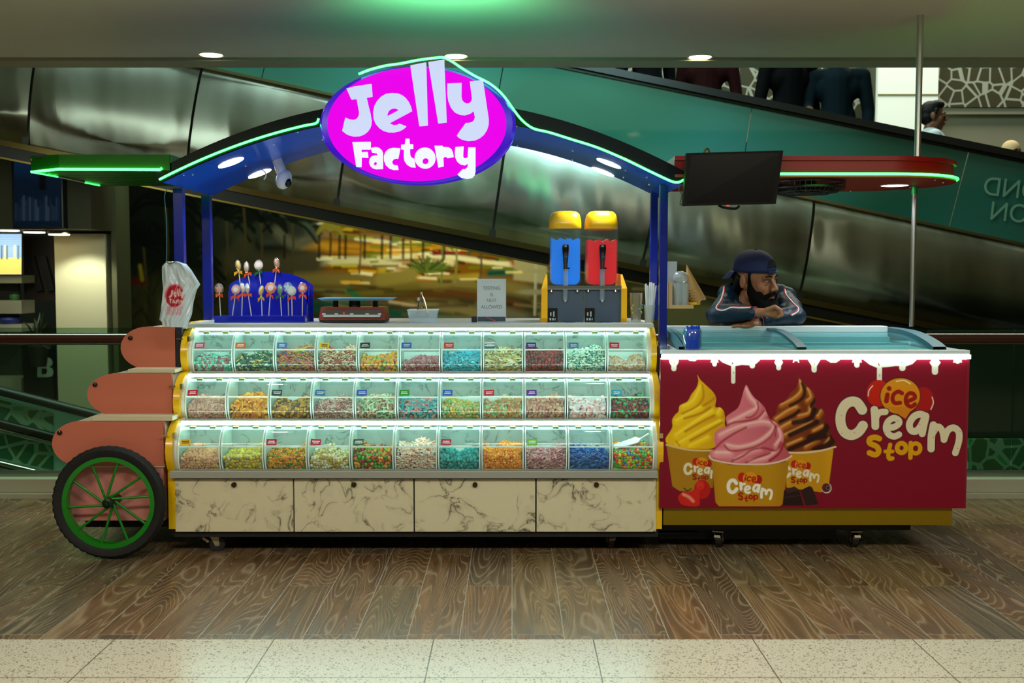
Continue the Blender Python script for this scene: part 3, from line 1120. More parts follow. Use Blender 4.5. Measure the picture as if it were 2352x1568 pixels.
# plants behind glass, left of the pillar
pl = thing('potted_palm', 'dark leafy plant behind the railing just left of the cream pillar', 'plant', W(88, 800, PY + .1))
q = MB()
c = W(88, 790, PY + .1)
for k in range(26):
    a = rp.uniform(0, 2 * PI); e = rp.uniform(.3, 1.3); L_ = rp.uniform(.15, .42)
    d = Vector((math.cos(a) * math.cos(e) * .6, math.sin(a) * math.cos(e) * .5, math.sin(e)))
    s = Vector((-math.sin(a), math.cos(a), 0)) * .018
    m1, e1 = c + d * L_ * .6, c + d * L_ + Vector((0, 0, -.06))
    q.add([c, m1 + s, e1, m1 - s], [(0, 1, 2, 3)])
q.build('foliage', M('leaf_dark', '#26361a', .5), pl)
MB().lathe([(.07, c.z - .22), (.1, c.z - .02), (.0, c.z)], (c.x, c.y, 0), n=18).build('pot', M('pot_dark', '#26201a', .5), pl, True)
o = wallrect('wall_brown', 52, 540, 126, 690, PY + .8, M('shop_brown', '#2e2416', .6), .1)
for k, (xa_, xb_) in enumerate(((72, 92), (98, 118))):
    t = MB().bar(W(xa_, 590, PY + .75), W(xb_, 668, PY + .75), .03, .07)
    props(t.build('leaning_panel', M('dark_panel', '#0c0a07', .5)), ['dark slanted panel beyond the railing, nearer the blue and yellow sign', 'dark slanted panel beyond the railing, nearer the cream pillar'][k], 'panel', 'slanted dark panels')

# second, nearer escalator at lower left with chrome rails and a lattice panel
esc = thing('escalator', 'escalator with black handrail, chrome rails and a green backlit lattice side, low at left', 'escalator', W(60, 1090, 2.6))
EY = 2.6
la = [(-400, 800), (230, 958)]
m_blk = M('rubber_black')
m_chr = M('chrome', '#c8ccc0', 0.15, 1.0)


def eb(a, b_, r, mat, name):
    MB().cyl(W(*a, EY), W(*b_, EY), r, 14).build(name, mat, esc, True)


eb((-400, 796), (235, 957), .035, m_blk, 'handrail')
eb((-400, 870), (235, 1030), .028, m_blk, 'rail')
eb((-400, 888), (235, 1046), .018, m_chr, 'chrome_rail')
eb((-400, 968), (235, 1120), .024, m_chr, 'chrome_rail')
eb((-400, 984), (235, 1136), .03, m_blk, 'rail')
m_glat = lattice('green_lattice', '#8fb095', ('#1c6a44', '#3a6a34', '#12a060'), 7.5, 0.07)
m_gl2 = M('pale_green_glass', '#8fb4a0', .2, emit='#6fa88c', es=.10)
q = MB()
for Y_, y0s, mats in ((EY + .03, 0, 0),):
    a, b_, c, d = W(-400, 812, Y_), W(235, 968, Y_), W(235, 1135, Y_), W(-400, 985, Y_)
    q.add([a, b_, c, d], [(0, 1, 2, 3)])
    q.add([v + Vector((0, .03, 0)) for v in (a, b_, c, d)], [(3, 2, 1, 0)])
q.build('glass_side', m_gl2, esc)
q = MB()
a, b_, c, d = W(-400, 820, EY + .02), W(122, 948, EY + .02), W(122, 1080, EY + .02), W(-400, 960, EY + .02)
q.add([a, b_, c, d], [(0, 1, 2, 3)])
q.add([v + Vector((0, .006, 0)) for v in (a, b_, c, d)], [(3, 2, 1, 0)])
q.build('lattice_panel', m_glat, esc)
a, b_, c, d = W(-400, 985, EY + .02), W(235, 1137, EY + .02), W(235, 1300, EY + .02), W(-400, 1300, EY + .02)
q = MB().add([a, b_, c, d], [(0, 1, 2, 3)])
q.build('skirt', M('esc_skirt', '#232c26', .4), esc)
# lattice strip low behind the railing at the right
o = wallrect('lattice_strip', 2225, 1008, 2560, 1078, 2.6, m_glat, .03, None)
props(o, 'low green and white lattice strip behind the railing right of the freezer', 'wall panel')
o = wallrect('wall_right_low', 2140, 760, 2700, 1120, 2.66, M('dim_green', '#1d2a1c', .4), .1)
S(o)
# ================================================================ THE CANDY CART
XL, XR = -1.68, 0.735
STEP = 0.135


def zz(py, Y):
    return W(950, py, Y).z


m_white = M('white_laminate', '#d9d8cc', 0.35)
m_grey = M('grey_edge', '#9a9a90', 0.4)
m_pink = M('pink_panel', '#c46c56', 0.5, spec=.3)
tex_bump(m_pink, 30, 0.05)
m_yel = M('yellow_edge', '#e8b400', 0.3, coat=0.3)
m_black = M('black_chassis', '#0b0b0b', 0.6)
m_blue = M('blue_metal', '#051e86', 0.26, coat=0.4)
m_navy = M('navy_fascia', '#010611', 0.4, spec=.15)
m_steelb = M('bolt_steel', '#9fc4e0', 0.25, 1.0)
m_led = M('led_white', '#ffffff', emit='#ccfff4', es=17)
m_neon = M('neon_green', '#b0ffd0', emit=(0.012, 1.0, 0.042), es=11.0)
m_neon_core = M('neon_core', '#b0ffd0', emit=(0.032, 1.0, 0.075), es=11.0)
m_spot = M('cart_spot_glow', '#ffffff', emit='#f4fbff', es=9)


def marble(name, c0, c1, scale, seed):
    m = M(name, c0, 0.3)
    nt, b, L = nodes(m)
    tc = nt.nodes.new('ShaderNodeTexCoord')
    mp = nt.nodes.new('ShaderNodeMapping')
    mp.inputs['Location'].default_value = (seed, 0, 0)
    L(tc.outputs['Object'], mp.inputs[0])
    n = nt.nodes.new('ShaderNodeTexNoise')
    n.inputs['Scale'].default_value = scale
    n.inputs['Detail'].default_value = 6
    n.inputs['Distortion'].default_value = 0.9
    L(mp.outputs[0], n.inputs['Vector'])
    v = math_n(nt, 'ABSOLUTE', math_n(nt, 'SUBTRACT', n.outputs[0], 0.5))
    n2 = nt.nodes.new('ShaderNodeTexNoise')
    n2.inputs['Scale'].default_value = scale * 1.3
    L(mp.outputs[0], n2.inputs['Vector'])
    vein = ramp(nt, v, [(0.0, '#ffffff'), (0.010, '#a8a8a8'), (0.03, '#585858'), (0.10, '#000000')])
    g = ramp(nt, n2.outputs[0], [(0.38, '#000000'), (0.60, '#ffffff')])
    f = mixc(nt, 1.0, vein, g, 'MULTIPLY')
    L(mixc(nt, f, c0, c1), b.inputs['Base Color'])
    return m


m_marble = marble('white_marble', '#d8cdac', '#4a4230', 7.0, 3.1)
m_back = marble('bin_back_marble', '#9eaaa4', '#4a5852', 9.0, 8.0)

cart = thing('candy_cart', 'wide candy cart with three lit tiers, pink side panels, marble drawers and blue arch roof', 'candy cart', (-0.45, 0.5, 0))

# --- tier geometry: (front Y, z header top, z bins top, z bins bottom, z shelf bottom)
tiers = []
for k, (yh, yb, yc, ys) in enumerate(((968, 977, 1079, 1097), (860, 867, 963, 970), (753, 760, 854, 860))):
    Y = STEP * k
    tiers.append((Y, zz(yh, Y + .10), zz(yb, Y + .09), zz(yc, Y + .03), zz(ys, Y + .0)))
Z_TOP = zz(743, .30)

# body core behind the bins
body = MB()
body.box(XL + .03, XR - .03, 0.62, 0.98, 0.14, Z_TOP - .03)
body.build('body', m_white, cart)
bk = MB()
for Y, z0, z1, z2, z3 in tiers:
    bk.box(XL + .03, XR - .03, Y + .215, min(Y + .235 + .0, .62), z2 - .012, z1 + .02)
bk.build('back_panel', m_back, cart)
for Y, z0, z1, z2, z3 in tiers:
    # shelf with a grey front edge
    MB().box(XL + .02, XR - .02, Y + .012, Y + .62, z2 - .016, z2 - .001).build('shelf', m_white, cart)
    MB().box(XL + .018, XR - .018, Y + .0, Y + .012, z3, z2 - .001, 0, .003).build('shelf_edge', m_grey, cart)
    MB().box(XL + .03, XR - .03, Y + .10, Y + .62, z0 - .004, z0 + .004).build('tier_roof', m_white, cart)
# two LED bars per tier: the visible lit lip over the bins
for Y, z0, z1, z2, z3 in tiers:
    MB().box(XL + .035, XR - .035, Y + .082, Y + .10, z1 + .004, z0 - .004).build('led_bar', m_led, cart)
# countertop
MB().box(XL + .0, XR - .005, 0.30, 1.0, Z_TOP - .022, Z_TOP, 0, .004).build('countertop', M('counter_grey', '#b6bcbc', 0.25), cart)
# ledge above the drawers
zl0, zl1 = zz(1081, -.005), zz(1098, -.005)
MB().box(XL + .0, XR - .02, -.012, .3, zl1, zl0, 0, .004).build('ledge', m_grey, cart)
zd0, zd1 = zz(1100, .02), zz(1221, .02)
MB().box(XL + .01, XR - .02, 0.05, 0.62, zd1 - .004, zd0).build('drawer_case', m_black, cart)
dxs = [400, 674.5, 951, 1231, 1509]
for i in range(4):
    a, b_ = W(dxs[i] + 1.5, 1150, .02).x, W(dxs[i + 1] - 1.5, 1150, .02).x
    dm = marble('drawer_marble_%d' % i, '#d8cdac', '#4a4230', 7.0, 3.1 * i + 1)
    dr = MB().box(a, b_, .02, .05, zd1, zd0, 0, .002).build('drawer', dm, cart)
    c = W((dxs[i] + dxs[i + 1]) / 2, 1113, .012)
    MB().cyl((c.x, .021, c.z), (c.x, .008, c.z), .0125, 20).box(c.x - .002, c.x + .002, .005, .009, c.z - .007, c.z + .007).build('lock', M('lock_brass', '#4a3a22', .4, .8), dr, True)

# yellow edged side cheeks: one curved profile of three bulges and a straight leg
def cheek_profile():
    pts = [(0.62, 0.14), (0.045, 0.125), (0.02, .13), (0.02, tiers[0][3] - .01)]
    for k, (Y, z0, z1, z2, z3) in enumerate(tiers):
        zb = z2 - .012
        zt = z0 + .012
        h = zt - zb
        for s, dy in ((0, .028), (.12, .006), (.28, -.012), (.45, -.017), (.62, -.006), (.76, .018), (.88, .055), (.97, .10), (1.0, .135)):
            pts.append((Y + dy, zb + h * s))
    pts += [(0.45, Z_TOP + .004), (0.62, Z_TOP + .004)]
    return pts


CP = cheek_profile()
for x0, x1, sgn in ((XL - .016, XL + .018, -1), (XR - .022, XR + .006, 1)):
    o = MB().prism(CP, x0, x1, 0, 'yz').build('side_cheek', m_yel, cart, True)
    ins = [(y + (.02 if y < .5 else 0), z) for y, z in CP]
    xa_, xb_ = (x1, x1 + .018) if sgn < 0 else (x0 - .018, x0)
    MB().prism(ins, xa_, xb_, 0, 'yz').build('inner_lining', m_white, cart, True)
    for Y, z0, z1, z2, z3 in tiers:   # small latch on each cheek
        zc = z1 - .035
        if sgn < 0:
            MB().box(x0 - .02, x0 + .012, Y - .012, Y - .002, zc - .004, zc + .004).box(x1 + .0, x1 + .012, Y - .006, Y + .02, zc - .014, zc + .012).build('latch', M('latch_chrome', '#c9b98a', .2, 1.0), cart)
        elif Y == 0:
            MB().box(x0 + .004, x1 - .004, Y - .02, Y - .006, zc - .012, zc + .012).build('latch', M('latch_chrome'), cart)
# cheek's leg down beside the drawers is part of the profile; dark chassis underneath
MB().box(XL + .0, XR - .01, .04, .95, .085, .125).box(XL + .12, XR - .02, .26, .92, .030, .085).build('chassis', m_black, cart)  # lower black box added to deepen the shade under the cart
MB().cyl((-1.30, .22, .062), (0.95, .22, .062), .012, 12).build('brake_bar', M('brake_bar', '#34383c', .3, .8), cart, True)


# --- pink end panels: front sides of the bins that face left
def lobe(xl, xr, zt, zb, r):
    """left end rounded, slightly undercut"""
    h = zt - zb
    pts = [(xr, zb), (xr, zt)]
    pts += [(xl + r * 1.0 - r * math.cos(t), zt - h * .5 + h * .5 * math.sin(t)) for t in np.linspace(PI / 2, 0, 10)]
    pts += [(xl + r * (1 - math.cos(t)), zt - h * .5 - h * .5 * math.sin(t)) for t in np.linspace(0.12, 1.18, 9)]
    xk = xl + r * .72
    pts += [(max(xk, pts[-1][0] + .01), zb)]
    return pts


PYF = 0.10
specs = [(276, 403, 750, 847, 62), (199, 396, 857, 955, 70), (118, 377, 967, 1070, 66)]
for k, (xl, xr, yt, yb, rp_) in enumerate(specs):
    Y = (.285, .150, .035)[k]
    a, b_ = W(xl, yt, Y), W(xr, yb, Y)
    r_ = (W(xl + rp_, yt, Y).x - a.x)
    poly = lobe(a.x, b_.x, a.z, b_.z, r_)
    pn = MB().prism(poly, Y, Y + .02, 0, 'xz').build('pink_panel', m_pink, cart, True)
    # the body of bins running backwards behind the pink panel, and its far end panel
    inner = [(x + .012 if x < b_.x - .05 else x, min(max(z, b_.z + .012), a.z - .008)) for x, z in poly]
    MB().prism(inner, Y + .02, .86, 0, 'xz').build('end_bins', M('end_bins', '#c9c9b4', .3), cart, 'all')
    MB().prism(poly, .86, .88, 0, 'xz').build('pink_panel', m_pink, cart, True)
    c = W(xl + 24 if k == 0 else xl + 20, yt + 26, Y)
    MB().lathe([(0, -.016), (.010, -.012), (.012, -.004), (.008, 0.0)], (c.x, Y, c.z), 'y', 16).build('knob', M('knob_dark', '#3a3630', .25, .9), pn, True)
# white ledges between them
for (x0, y0, x1, y1), yl in zip(((294, 848, 402, 856), (213, 956, 396, 966), (160, 1064, 378, 1073)), (.152, .037, .037)):
    a, b_ = W(x0, y0, yl), W(x1, y1, yl)
    MB().box(a.x, b_.x, yl, .875, b_.z, a.z).build('end_ledge', M('ledge_cream', '#cfc4a4', .4), cart)
a, b_ = W(160, 1073, .045), W(378, 1195, .045)
MB().box(a.x, b_.x, .045, .86, b_.z, a.z).build('lower_side_panel', M('pink_lower', '#cc7f76', .42), cart)
a, b_ = W(196, 1196, PYF + .03), W(392, 1210, PYF + .03)
MB().box(a.x, b_.x, PYF + .03, PYF + .7, b_.z, a.z).build('end_chassis', m_black, cart)
a = W(372, 740, .2)
MB().box(a.x, a.x + .09, .30, .36, tiers[2][1] + .0, tiers[2][1] + .025).build('end_block', M('ledge_cream'), cart)

a, b_ = W(403, 750, .285), W(403, 850, .285)
MB().box(a.x, XL - .017, .288, .86, b_.z, a.z).build('end_board', M('end_board', '#0a0d26', .5), cart)
# --- the big wheel
WC = W(252, 1151, -0.05)
WR = 0.277
WC.z = WR + .002
wh = thing('wheel', None, None, (WC.x, -.05, WC.z))
wh.parent = cart
wh.location = Vector((WC.x, -.05, WC.z)) - cart.location
tire = MB()
n = 96
prof = [(WR - .055, -.020), (WR - .04, -.029), (WR - .018, -.031), (WR - .006, -.022), (WR, -.008), (WR, .008), (WR - .006, .022), (WR - .018, .031), (WR - .04, .029), (WR - .055, .020)]
vs, fs = [], []
for j in range(n):
    t = 2 * PI * j / n
    for q, (r_, dy) in enumerate(prof):
        rr = r_ + (.0025 if (j % 2 == 0 and q in (2, 3, 6, 7)) else 0) - (.003 if (j % 2 and q in (3, 4, 5, 6)) else 0)
        vs.append((WC.x + rr * math.cos(t), WC.y + dy, WC.z + rr * math.sin(t)))
K = len(prof)
for j in range(n):
    for q in range(K):
        fs.append((j * K + q, ((j + 1) % n) * K + q, ((j + 1) % n) * K + (q + 1) % K, j * K + (q + 1) % K))
tire.add(vs, fs)
tire.build('tire', M('tire_rubber', '#0d0d0c', .75), wh, True)
m_grn = M('green_paint', '#067a10', .35, coat=.2)
MB().lathe([(WR - .052, -.022), (WR - .075, -.022), (WR - .075, .022), (WR - .052, .022), (WR - .052, -.022)], (WC.x, WC.y, WC.z), 'y', 64, 0, False).build('rim', m_grn, wh, True)
for k in range(10):
    t = math.radians([8, 38, 77, 114, 149, 187, 221, 258, 294, 328][k])
    a = Vector((WC.x + .02 * math.cos(t + .9), WC.y - .008 + .016 * (k % 2), WC.z + .02 * math.sin(t + .9)))
    b_ = Vector((WC.x + (WR - .07) * math.cos(t), WC.y, WC.z + (WR - .07) * math.sin(t)))
    MB().cyl(a, b_, .0062, 10).build('spoke', m_grn, wh, True)
MB().lathe([(0, -.052), (.012, -.05), (.014, -.04), (.024, -.036), (.026, .02), (.026, .09), (0, .09)], (WC.x, WC.y, WC.z), 'y', 28).build('hub', M('hub_dark', '#12301a', .4, .5), wh, True)
MB().cyl((WC.x, WC.y + .04, WC.z), (WC.x, PYF + .03, WC.z), .012).build('axle', m_black, wh, True)


# --- casters
def caster(x, y, parent, rot=0.0, r=0.038, steel_c='#b8ae94'):
    t = bpy.data.objects.new('caster', None)
    COL.objects.link(t)
    t.parent = parent
    t.location = Vector((x, y, 0)) - origin_of(parent)
    R = Matrix.Rotation(rot, 3, 'Z')
    o = Vector((x, y, 0))

    def P(a, b, c): return o + R @ Vector((a, b, c))
    MB().cyl(P(.02, -.014, r), P(.02, .014, r), r, 24).build('caster_wheel', M('caster_rubber', '#141414', .5), t, True)
    MB().cyl(P(.02, -.0155, r), P(.02, .0155, r), r * .45, 20).build('caster_hub', M('caster_hub', '#3a3a3a', .4), t, True)
    f = MB()
    for s in (-.018, .018):
        f.add([P(-.02, s, .088), P(.03, s, .088), P(.03, s, r - .008), P(.012, s, r - .008)] + [P(-.02, s * 1.12, .088), P(.03, s * 1.12, .088), P(.03, s * 1.12, r - .008), P(.012, s * 1.12, r - .008)],
              [(0, 1, 2, 3), (7, 6, 5, 4), (0, 4, 5, 1), (1, 5, 6, 2), (2, 6, 7, 3), (3, 7, 4, 0)])
    f.obox(P(0, 0, .09), (.07, .055, .006), (0, 0, rot))
    f.obox(P(-.035, 0, .06), (.035, .03, .012), (0, .6, rot))
    f.build('fork', M('caster_steel', steel_c, .35, .7), t)
    return t


caster(-1.50, .10, cart, .15)
caster(.50, .14, cart, 1.7)
caster(-1.50, .85, cart, -.3)
caster(.50, .85, cart, .8)

# --- posts
AY0, AY1 = 0.0, 0.95


def arch_z(x):
    return 2.155 - .203 * (x + .446) ** 2


posts = []
for px, Y, w in ((414, .36, .052), (477, .84, .050), (1523, .36, .040), (1501, .84, .040)):
    x = W(px, 600, Y).x
    posts.append((x, Y))
    MB().box(x - w / 2, x + w / 2, Y - .022, Y + .022, (Z_TOP - .002 if x < 0 or Y > .5 else .86), arch_z(x) - .0, 0, .003).build('post', m_blue, cart)

# --- arch roof
NA = 48
XA0, XA1 = -1.706, 0.836
ar = MB()
vs = []
for i in range(NA + 1):
    x = XA0 + (XA1 - XA0) * i / NA
    z = arch_z(x)
    for dy, dz in ((AY0 + .03, 0), (AY1 - .0, 0), (AY1, .05), (AY0 + .03, .05)):
        vs.append((x, dy, z + dz))
fs = []
for i in range(NA):
    for q in range(4):
        fs.append((i * 4 + q, i * 4 + (q + 1) % 4, (i + 1) * 4 + (q + 1) % 4, (i + 1) * 4 + q))
fs += [(0, 1, 2, 3), tuple(NA * 4 + q for q in (3, 2, 1, 0))]
ar.add(vs, fs)
arch = ar.build('arch_roof', M('arch_blue', '#1468ff', .22, coat=.5), cart, True)  # base blue brightened in place of bounce light from the floor
fa = MB()
vs = []
for i in range(NA + 1):
    x = XA0 - .012 + (XA1 - XA0 + .024) * i / NA
    z = arch_z(x)
    hh = .058 + .012 * math.sin(PI * i / NA)
    for dy, dz in ((AY0, -.008), (AY0 + .03, -.008), (AY0 + .03, hh), (AY0, hh)):
        vs.append((x, dy, z + dz))
fa.add(vs, fs)
fa.build('fascia', m_navy, arch, True)
# bolts
for (x, y) in ((-1.62, .12), (-1.60, .2), (-1.50, .33), (-1.42, .55), (-1.40, .80), (-1.3, .9), (-1.05, .1), (-1.0, .5), (-1.2, .25), (-.78, .10), (-.8, .9),
               (.02, .10), (.03, .9), (.30, .10), (.32, .5), (.34, .9), (.55, .12), (.60, .5), (.62, .8), (.70, .4), (.74, .62), (.52, .9)):
    z = arch_z(x)
    MB().lathe([(0, -.006), (.005, -.005), (.007, 0)], (x, y, z), n=10).build('bolt', m_steelb, arch, True)
# recessed lights
for px, py in ((531, 373), (597, 398), (1398, 375), (1384, 396)):
    best = None
    for i in range(200):
        Y = .02 + i * .0046
        p = W(px, py, Y)
        e = abs(p.z - arch_z(p.x))
        if best is None or e < best[0]: best = (e, p)
    p = best[1]
    sl = math.atan(-.406 * (p.x + .446))
    R = Matrix.Rotation(-sl, 3, 'Y')
    q = MB()
    vs1 = [Vector((p.x, p.y, arch_z(p.x) - .003)) + R @ Vector((.068 * math.cos(t), .068 * math.sin(t), 0)) for t in np.linspace(0, 2 * PI, 32, False)]
    vs0 = [v + Vector((0, 0, .004)) for v in vs1]
    q.add(vs1 + vs0, [tuple(range(32)), tuple(range(63, 31, -1))] + [(i, 32 + i, 32 + (i + 1) % 32, (i + 1) % 32) for i in range(32)])
    q.build('recessed_light', m_spot, arch)
    lamp('arch_spot', 'SPOT', (p.x, p.y, arch_z(p.x) - .02), 26, (.85, .95, 1), size=.05, spot=120, blend=.7)

# neon tubes on the arch (left piece, and the long piece that climbs over the sign)
def neon(name, pts, parent, r=.0056):
    pts = smooth_path([tuple(p) for p in pts], 6)
    o = MB().tube(pts, r, 10).build(name, m_neon, parent, True)
    MB().tube([(x, y - r * .55, z) for x, y, z in pts], r * .62, 8).build('neon_core', m_neon_core, o, True)
    return o


nl = []
for i in range(15):
    px = 365 + (727 - 365) * i / 14
    x = W(px, 350, -.012).x
    nl.append((x, -.014, arch_z(x) + .004))
nl.append((nl[-1][0] + .012, -.014, nl[-1][2] + .022))
neon('neon_tube', nl, arch)
right = [(824, 170), (850, 160), (885, 151), (920, 146), (960, 138), (1000, 133), (1018, 132), (1036, 140), (1060, 156), (1090, 174), (1120, 189), (1142, 205), (1160, 224), (1175, 245), (1192, 268), (1208, 284), (1228, 296), (1262, 304), (1310, 319), (1370, 338), (1430, 363), (1490, 392), (1530, 411), (1548, 418), (1560, 418), (1570, 413)]
neon('neon_tube', [W(a_, b_, -.135 + min(1, max(0, (a_ - 1150) / 90)) * .12) for a_, b_ in right], arch)
for px in (905, 1018, 1120):
    g_ = W(px, 140, -.135)
    lamp('neon_light', 'SPOT', (g_.x, -.10, g_.z + .03), 9, (.16, 1, .38), rot=(PI - .95, 0, 0), size=.1, spot=120, blend=1)
# the little loose wire by the left lights
q = smooth_path([tuple(W(a_, b_, .62)) for a_, b_ in ((602, 390), (609, 396), (611, 404), (606, 412))], 4)
MB().tube(q, .004, 6).build('loose_wire', M('wire_white', '#d8dcd8', .5), arch, True)

# ================================================================ OVAL SIGN
SY = -0.12
sc_ = W(959, 285, SY)
sign = thing('oval_sign', 'glowing magenta oval sign lettered Jelly Factory in white, on the crown of the blue arch', 'sign', (sc_.x, SY, sc_.z))


def SP(x, y, Y=SY):   # zoomed sketch coordinates of the sign
    p = W(700 + x / 3.92, 100 + y / 3.92, Y)
    return (p.x, p.z)


def ell_pts(cx, cy, rx, ry, n=96, Y=SY):
    return [SP(cx + rx * math.cos(2 * PI * i / n), cy + ry * math.sin(2 * PI * i / n), Y) for i in range(n)]


outer = ell_pts(1015, 728, 885, 533)
innr = ell_pts(1010, 728, 805, 512)
q = MB()
n = 96
lay = []
for (P_, y) in ((outer, SY + .11), (outer, SY + .02), (ell_pts(1012, 728, 860, 524), SY + .004), (innr, SY + .0)):
    lay.append([(a, y, b) for a, b in P_])
vs = sum(lay, [])
fs = [(k * n + i, k * n + (i + 1) % n, (k + 1) * n + (i + 1) % n, (k + 1) * n + i) for k in range(3) for i in range(n)]
fs.append(tuple(range(n)))
q.add(vs, fs)
q.build('rim', M('sign_rim', '#2a0878', .25, emit='#3a08c8', es=.75), sign, True)
curve_shape('face', [innr], M('sign_face_magenta', '#400040', .6, spec=.05, emit=(0.86, 0.0, 0.86), es=.95), .003, sign, SY - .003)
m_sl = M('sign_letter', '#707888', .5, spec=.1, emit='#d2deff', es=.86)
m_sl2 = M('sign_letter_small', '#808488', .5, spec=.1, emit='#eaf0ff', es=.95)
GL = {
    'J': ([[(378, 407), (455, 388), (600, 366), (608, 475), (555, 485), (572, 560), (590, 630), (600, 690), (598, 725), (588, 757), (565, 790), (530, 817), (490, 832), (440, 835), (390, 822), (362, 807), (340, 788), (345, 765), (368, 668), (400, 682), (440, 690), (470, 680), (488, 655), (492, 625), (486, 590), (468, 495), (420, 502)]], 1),
    'e': ([[(965, 605), (955, 565), (937, 527), (912, 493), (880, 468), (840, 452), (790, 447), (735, 455), (690, 480), (655, 517), (630, 562), (618, 620), (622, 680), (640, 725), (670, 760), (705, 783), (750, 797), (800, 798), (850, 787), (885, 769), (913, 745), (855, 724), (835, 734), (805, 737), (780, 728), (765, 712)],
           [(742, 658), (742, 630), (755, 602), (778, 585), (808, 580), (832, 588), (850, 602)]], 1),
    'l': ([[(952, 200), (1092, 172), (1107, 735), (1032, 742)]], 1),
    'l2': ([[(1113, 170), (1255, 148), (1277, 707), (1202, 717)]], 1),
    'y': ([[(1285, 362), (1412, 357), (1410, 470), (1417, 508), (1432, 530), (1455, 542), (1478, 541), (1497, 527), (1506, 500), (1487, 345), (1605, 330), (1630, 500), (1657, 680), (1655, 730), (1640, 778), (1612, 820), (1575, 850), (1530, 870), (1470, 876), (1415, 862), (1390, 848), (1370, 830), (1410, 772), (1450, 717), (1480, 716), (1508, 708), (1526, 690), (1532, 665), (1520, 605), (1490, 628), (1440, 643), (1395, 638), (1350, 617), (1315, 575), (1293, 520), (1283, 450)]], 1),
    'F': ([[(430, 887), (592, 885), (590, 952), (507, 952), (508, 978), (565, 975), (570, 1027), (510, 1024), (508, 1110), (465, 1110)]], 2),
    'a': ([[(597, 940), (640, 932), (668, 938), (690, 955), (702, 985), (702, 1127), (640, 1130), (610, 1121), (590, 1102), (581, 1075), (583, 1045), (600, 1018), (635, 1005), (652, 1008), (655, 998), (645, 986), (605, 980)],
           [(619 + 16 + 16 * math.cos(t), 1080 + 16 * math.sin(t)) for t in np.linspace(0, 2 * PI, 14, False)]], 2),
    'c': ([[(858, 943), (840, 1035), (818, 1033), (797, 1041), (784, 1060), (790, 1083), (808, 1094), (835, 1097), (843, 1135), (800, 1137), (760, 1124), (730, 1095), (715, 1055), (714, 1015), (727, 977), (755, 950), (800, 938)]], 2),
    't': ([[(908, 857), (942, 857), (943, 905), (975, 908), (975, 945), (945, 948), (948, 1000), (960, 1025), (985, 1038), (997, 1115), (955, 1112), (920, 1090), (900, 1062), (893, 1030), (893, 953), (868, 950), (868, 912), (902, 908)]], 2),
    'o': ([[(1083 + 93 * math.cos(t), 1030 + 94 * math.sin(t)) for t in np.linspace(0, 2 * PI, 36, False)], [(1087 + 29 * math.cos(t), 1058 + 29 * math.sin(t)) for t in np.linspace(0, 2 * PI, 18, False)]], 2),
    'r': ([[(1168, 920), (1240, 920), (1246, 931), (1295, 934), (1322, 952), (1334, 980), (1340, 1020), (1285, 1030), (1268, 1016), (1247, 1025), (1250, 1103), (1203, 1115)]], 2),
    'y2': ([[(1357, 932), (1430, 927), (1425, 1010), (1432, 1030), (1450, 1035), (1467, 1022), (1472, 935), (1537, 935), (1537, 1150), (1530, 1185), (1505, 1210), (1460, 1217), (1410, 1208), (1375, 1180), (1420, 1132), (1448, 1130), (1466, 1112), (1470, 1078), (1440, 1095), (1400, 1085), (1372, 1062), (1354, 1025), (1351, 980)]], 2),
}
for nm, (polys, kind) in GL.items():
    curve_shape('letter_' + nm[0], [[SP(x, y, SY - .02) for x, y in pl_] for pl_ in polys], m_sl if kind == 1 else m_sl2, .0125 if kind == 1 else .01, sign, SY - (.0185 if kind == 1 else .016))
lamp('sign_glow', 'AREA', (sc_.x, SY - .06, sc_.z), 7, (.95, .25, 1.0), rot=(PI / 2, 0, 0), size=.8, size_y=.45)
bpy.data.objects['sign_glow'].rotation_euler = (-PI / 2, 0, 0)

# security camera under the rear of the arch
c = W(652, 412, .72)
t = thing('security_camera', 'white rounded security camera with a black lens under the left side of the arch', 'camera', (c.x, c.y, c.z + .1))
cm = MB().ell(c, (.042, .045, .056), (0, .35, 0), 24, 16)
cm.cyl(c + Vector((-.01, 0, .03)), Vector((c.x - .035, c.y, arch_z(c.x - .035))), .028, 20)
cm.build('housing', M('camera_white', '#e4ecec', .3), t, True)
MB().ell(c + Vector((.028, -.022, -.020)), (.018, .02, .024), (0, .3, 0), 16, 10).build('lens', M('lens_black', '#050608', .1), t, True)
# ================================================================ CANDY BINS AND THEIR CANDY
m_acry = glassy('bin_clear_acrylic', '#f4fffc', 0.95, 0.04, '#cfeee8', 0.045)
m_side = M('bin_side_acrylic', '#dff5f0', 0.25, emit='#d8fff4', es=0.0, alpha=0.5)
m_edge = M('bin_edge_white', '#e4f6f2', 0.25)
m_hinge = M('bin_hinge', '#8a8a30', 0.4)
m_txt = M('tag_print_white', '#f4f4f4', 0.5)
m_txtk = M('tag_print_dark', '#2a2a10', 0.5)
NB = 11
BW = (XR - XL - .07) / NB


def bin_profile(h):
    """front curve from the foot up to the hinge, (y, z)"""
    return [(0.030, 0.0), (0.018, h * .07), (0.006, h * .19), (0.0, h * .33), (0.0, h * .48), (0.006, h * .62), (0.020, h * .76), (0.043, h * .885), (0.075, h * .965), (0.085, h * .985)]


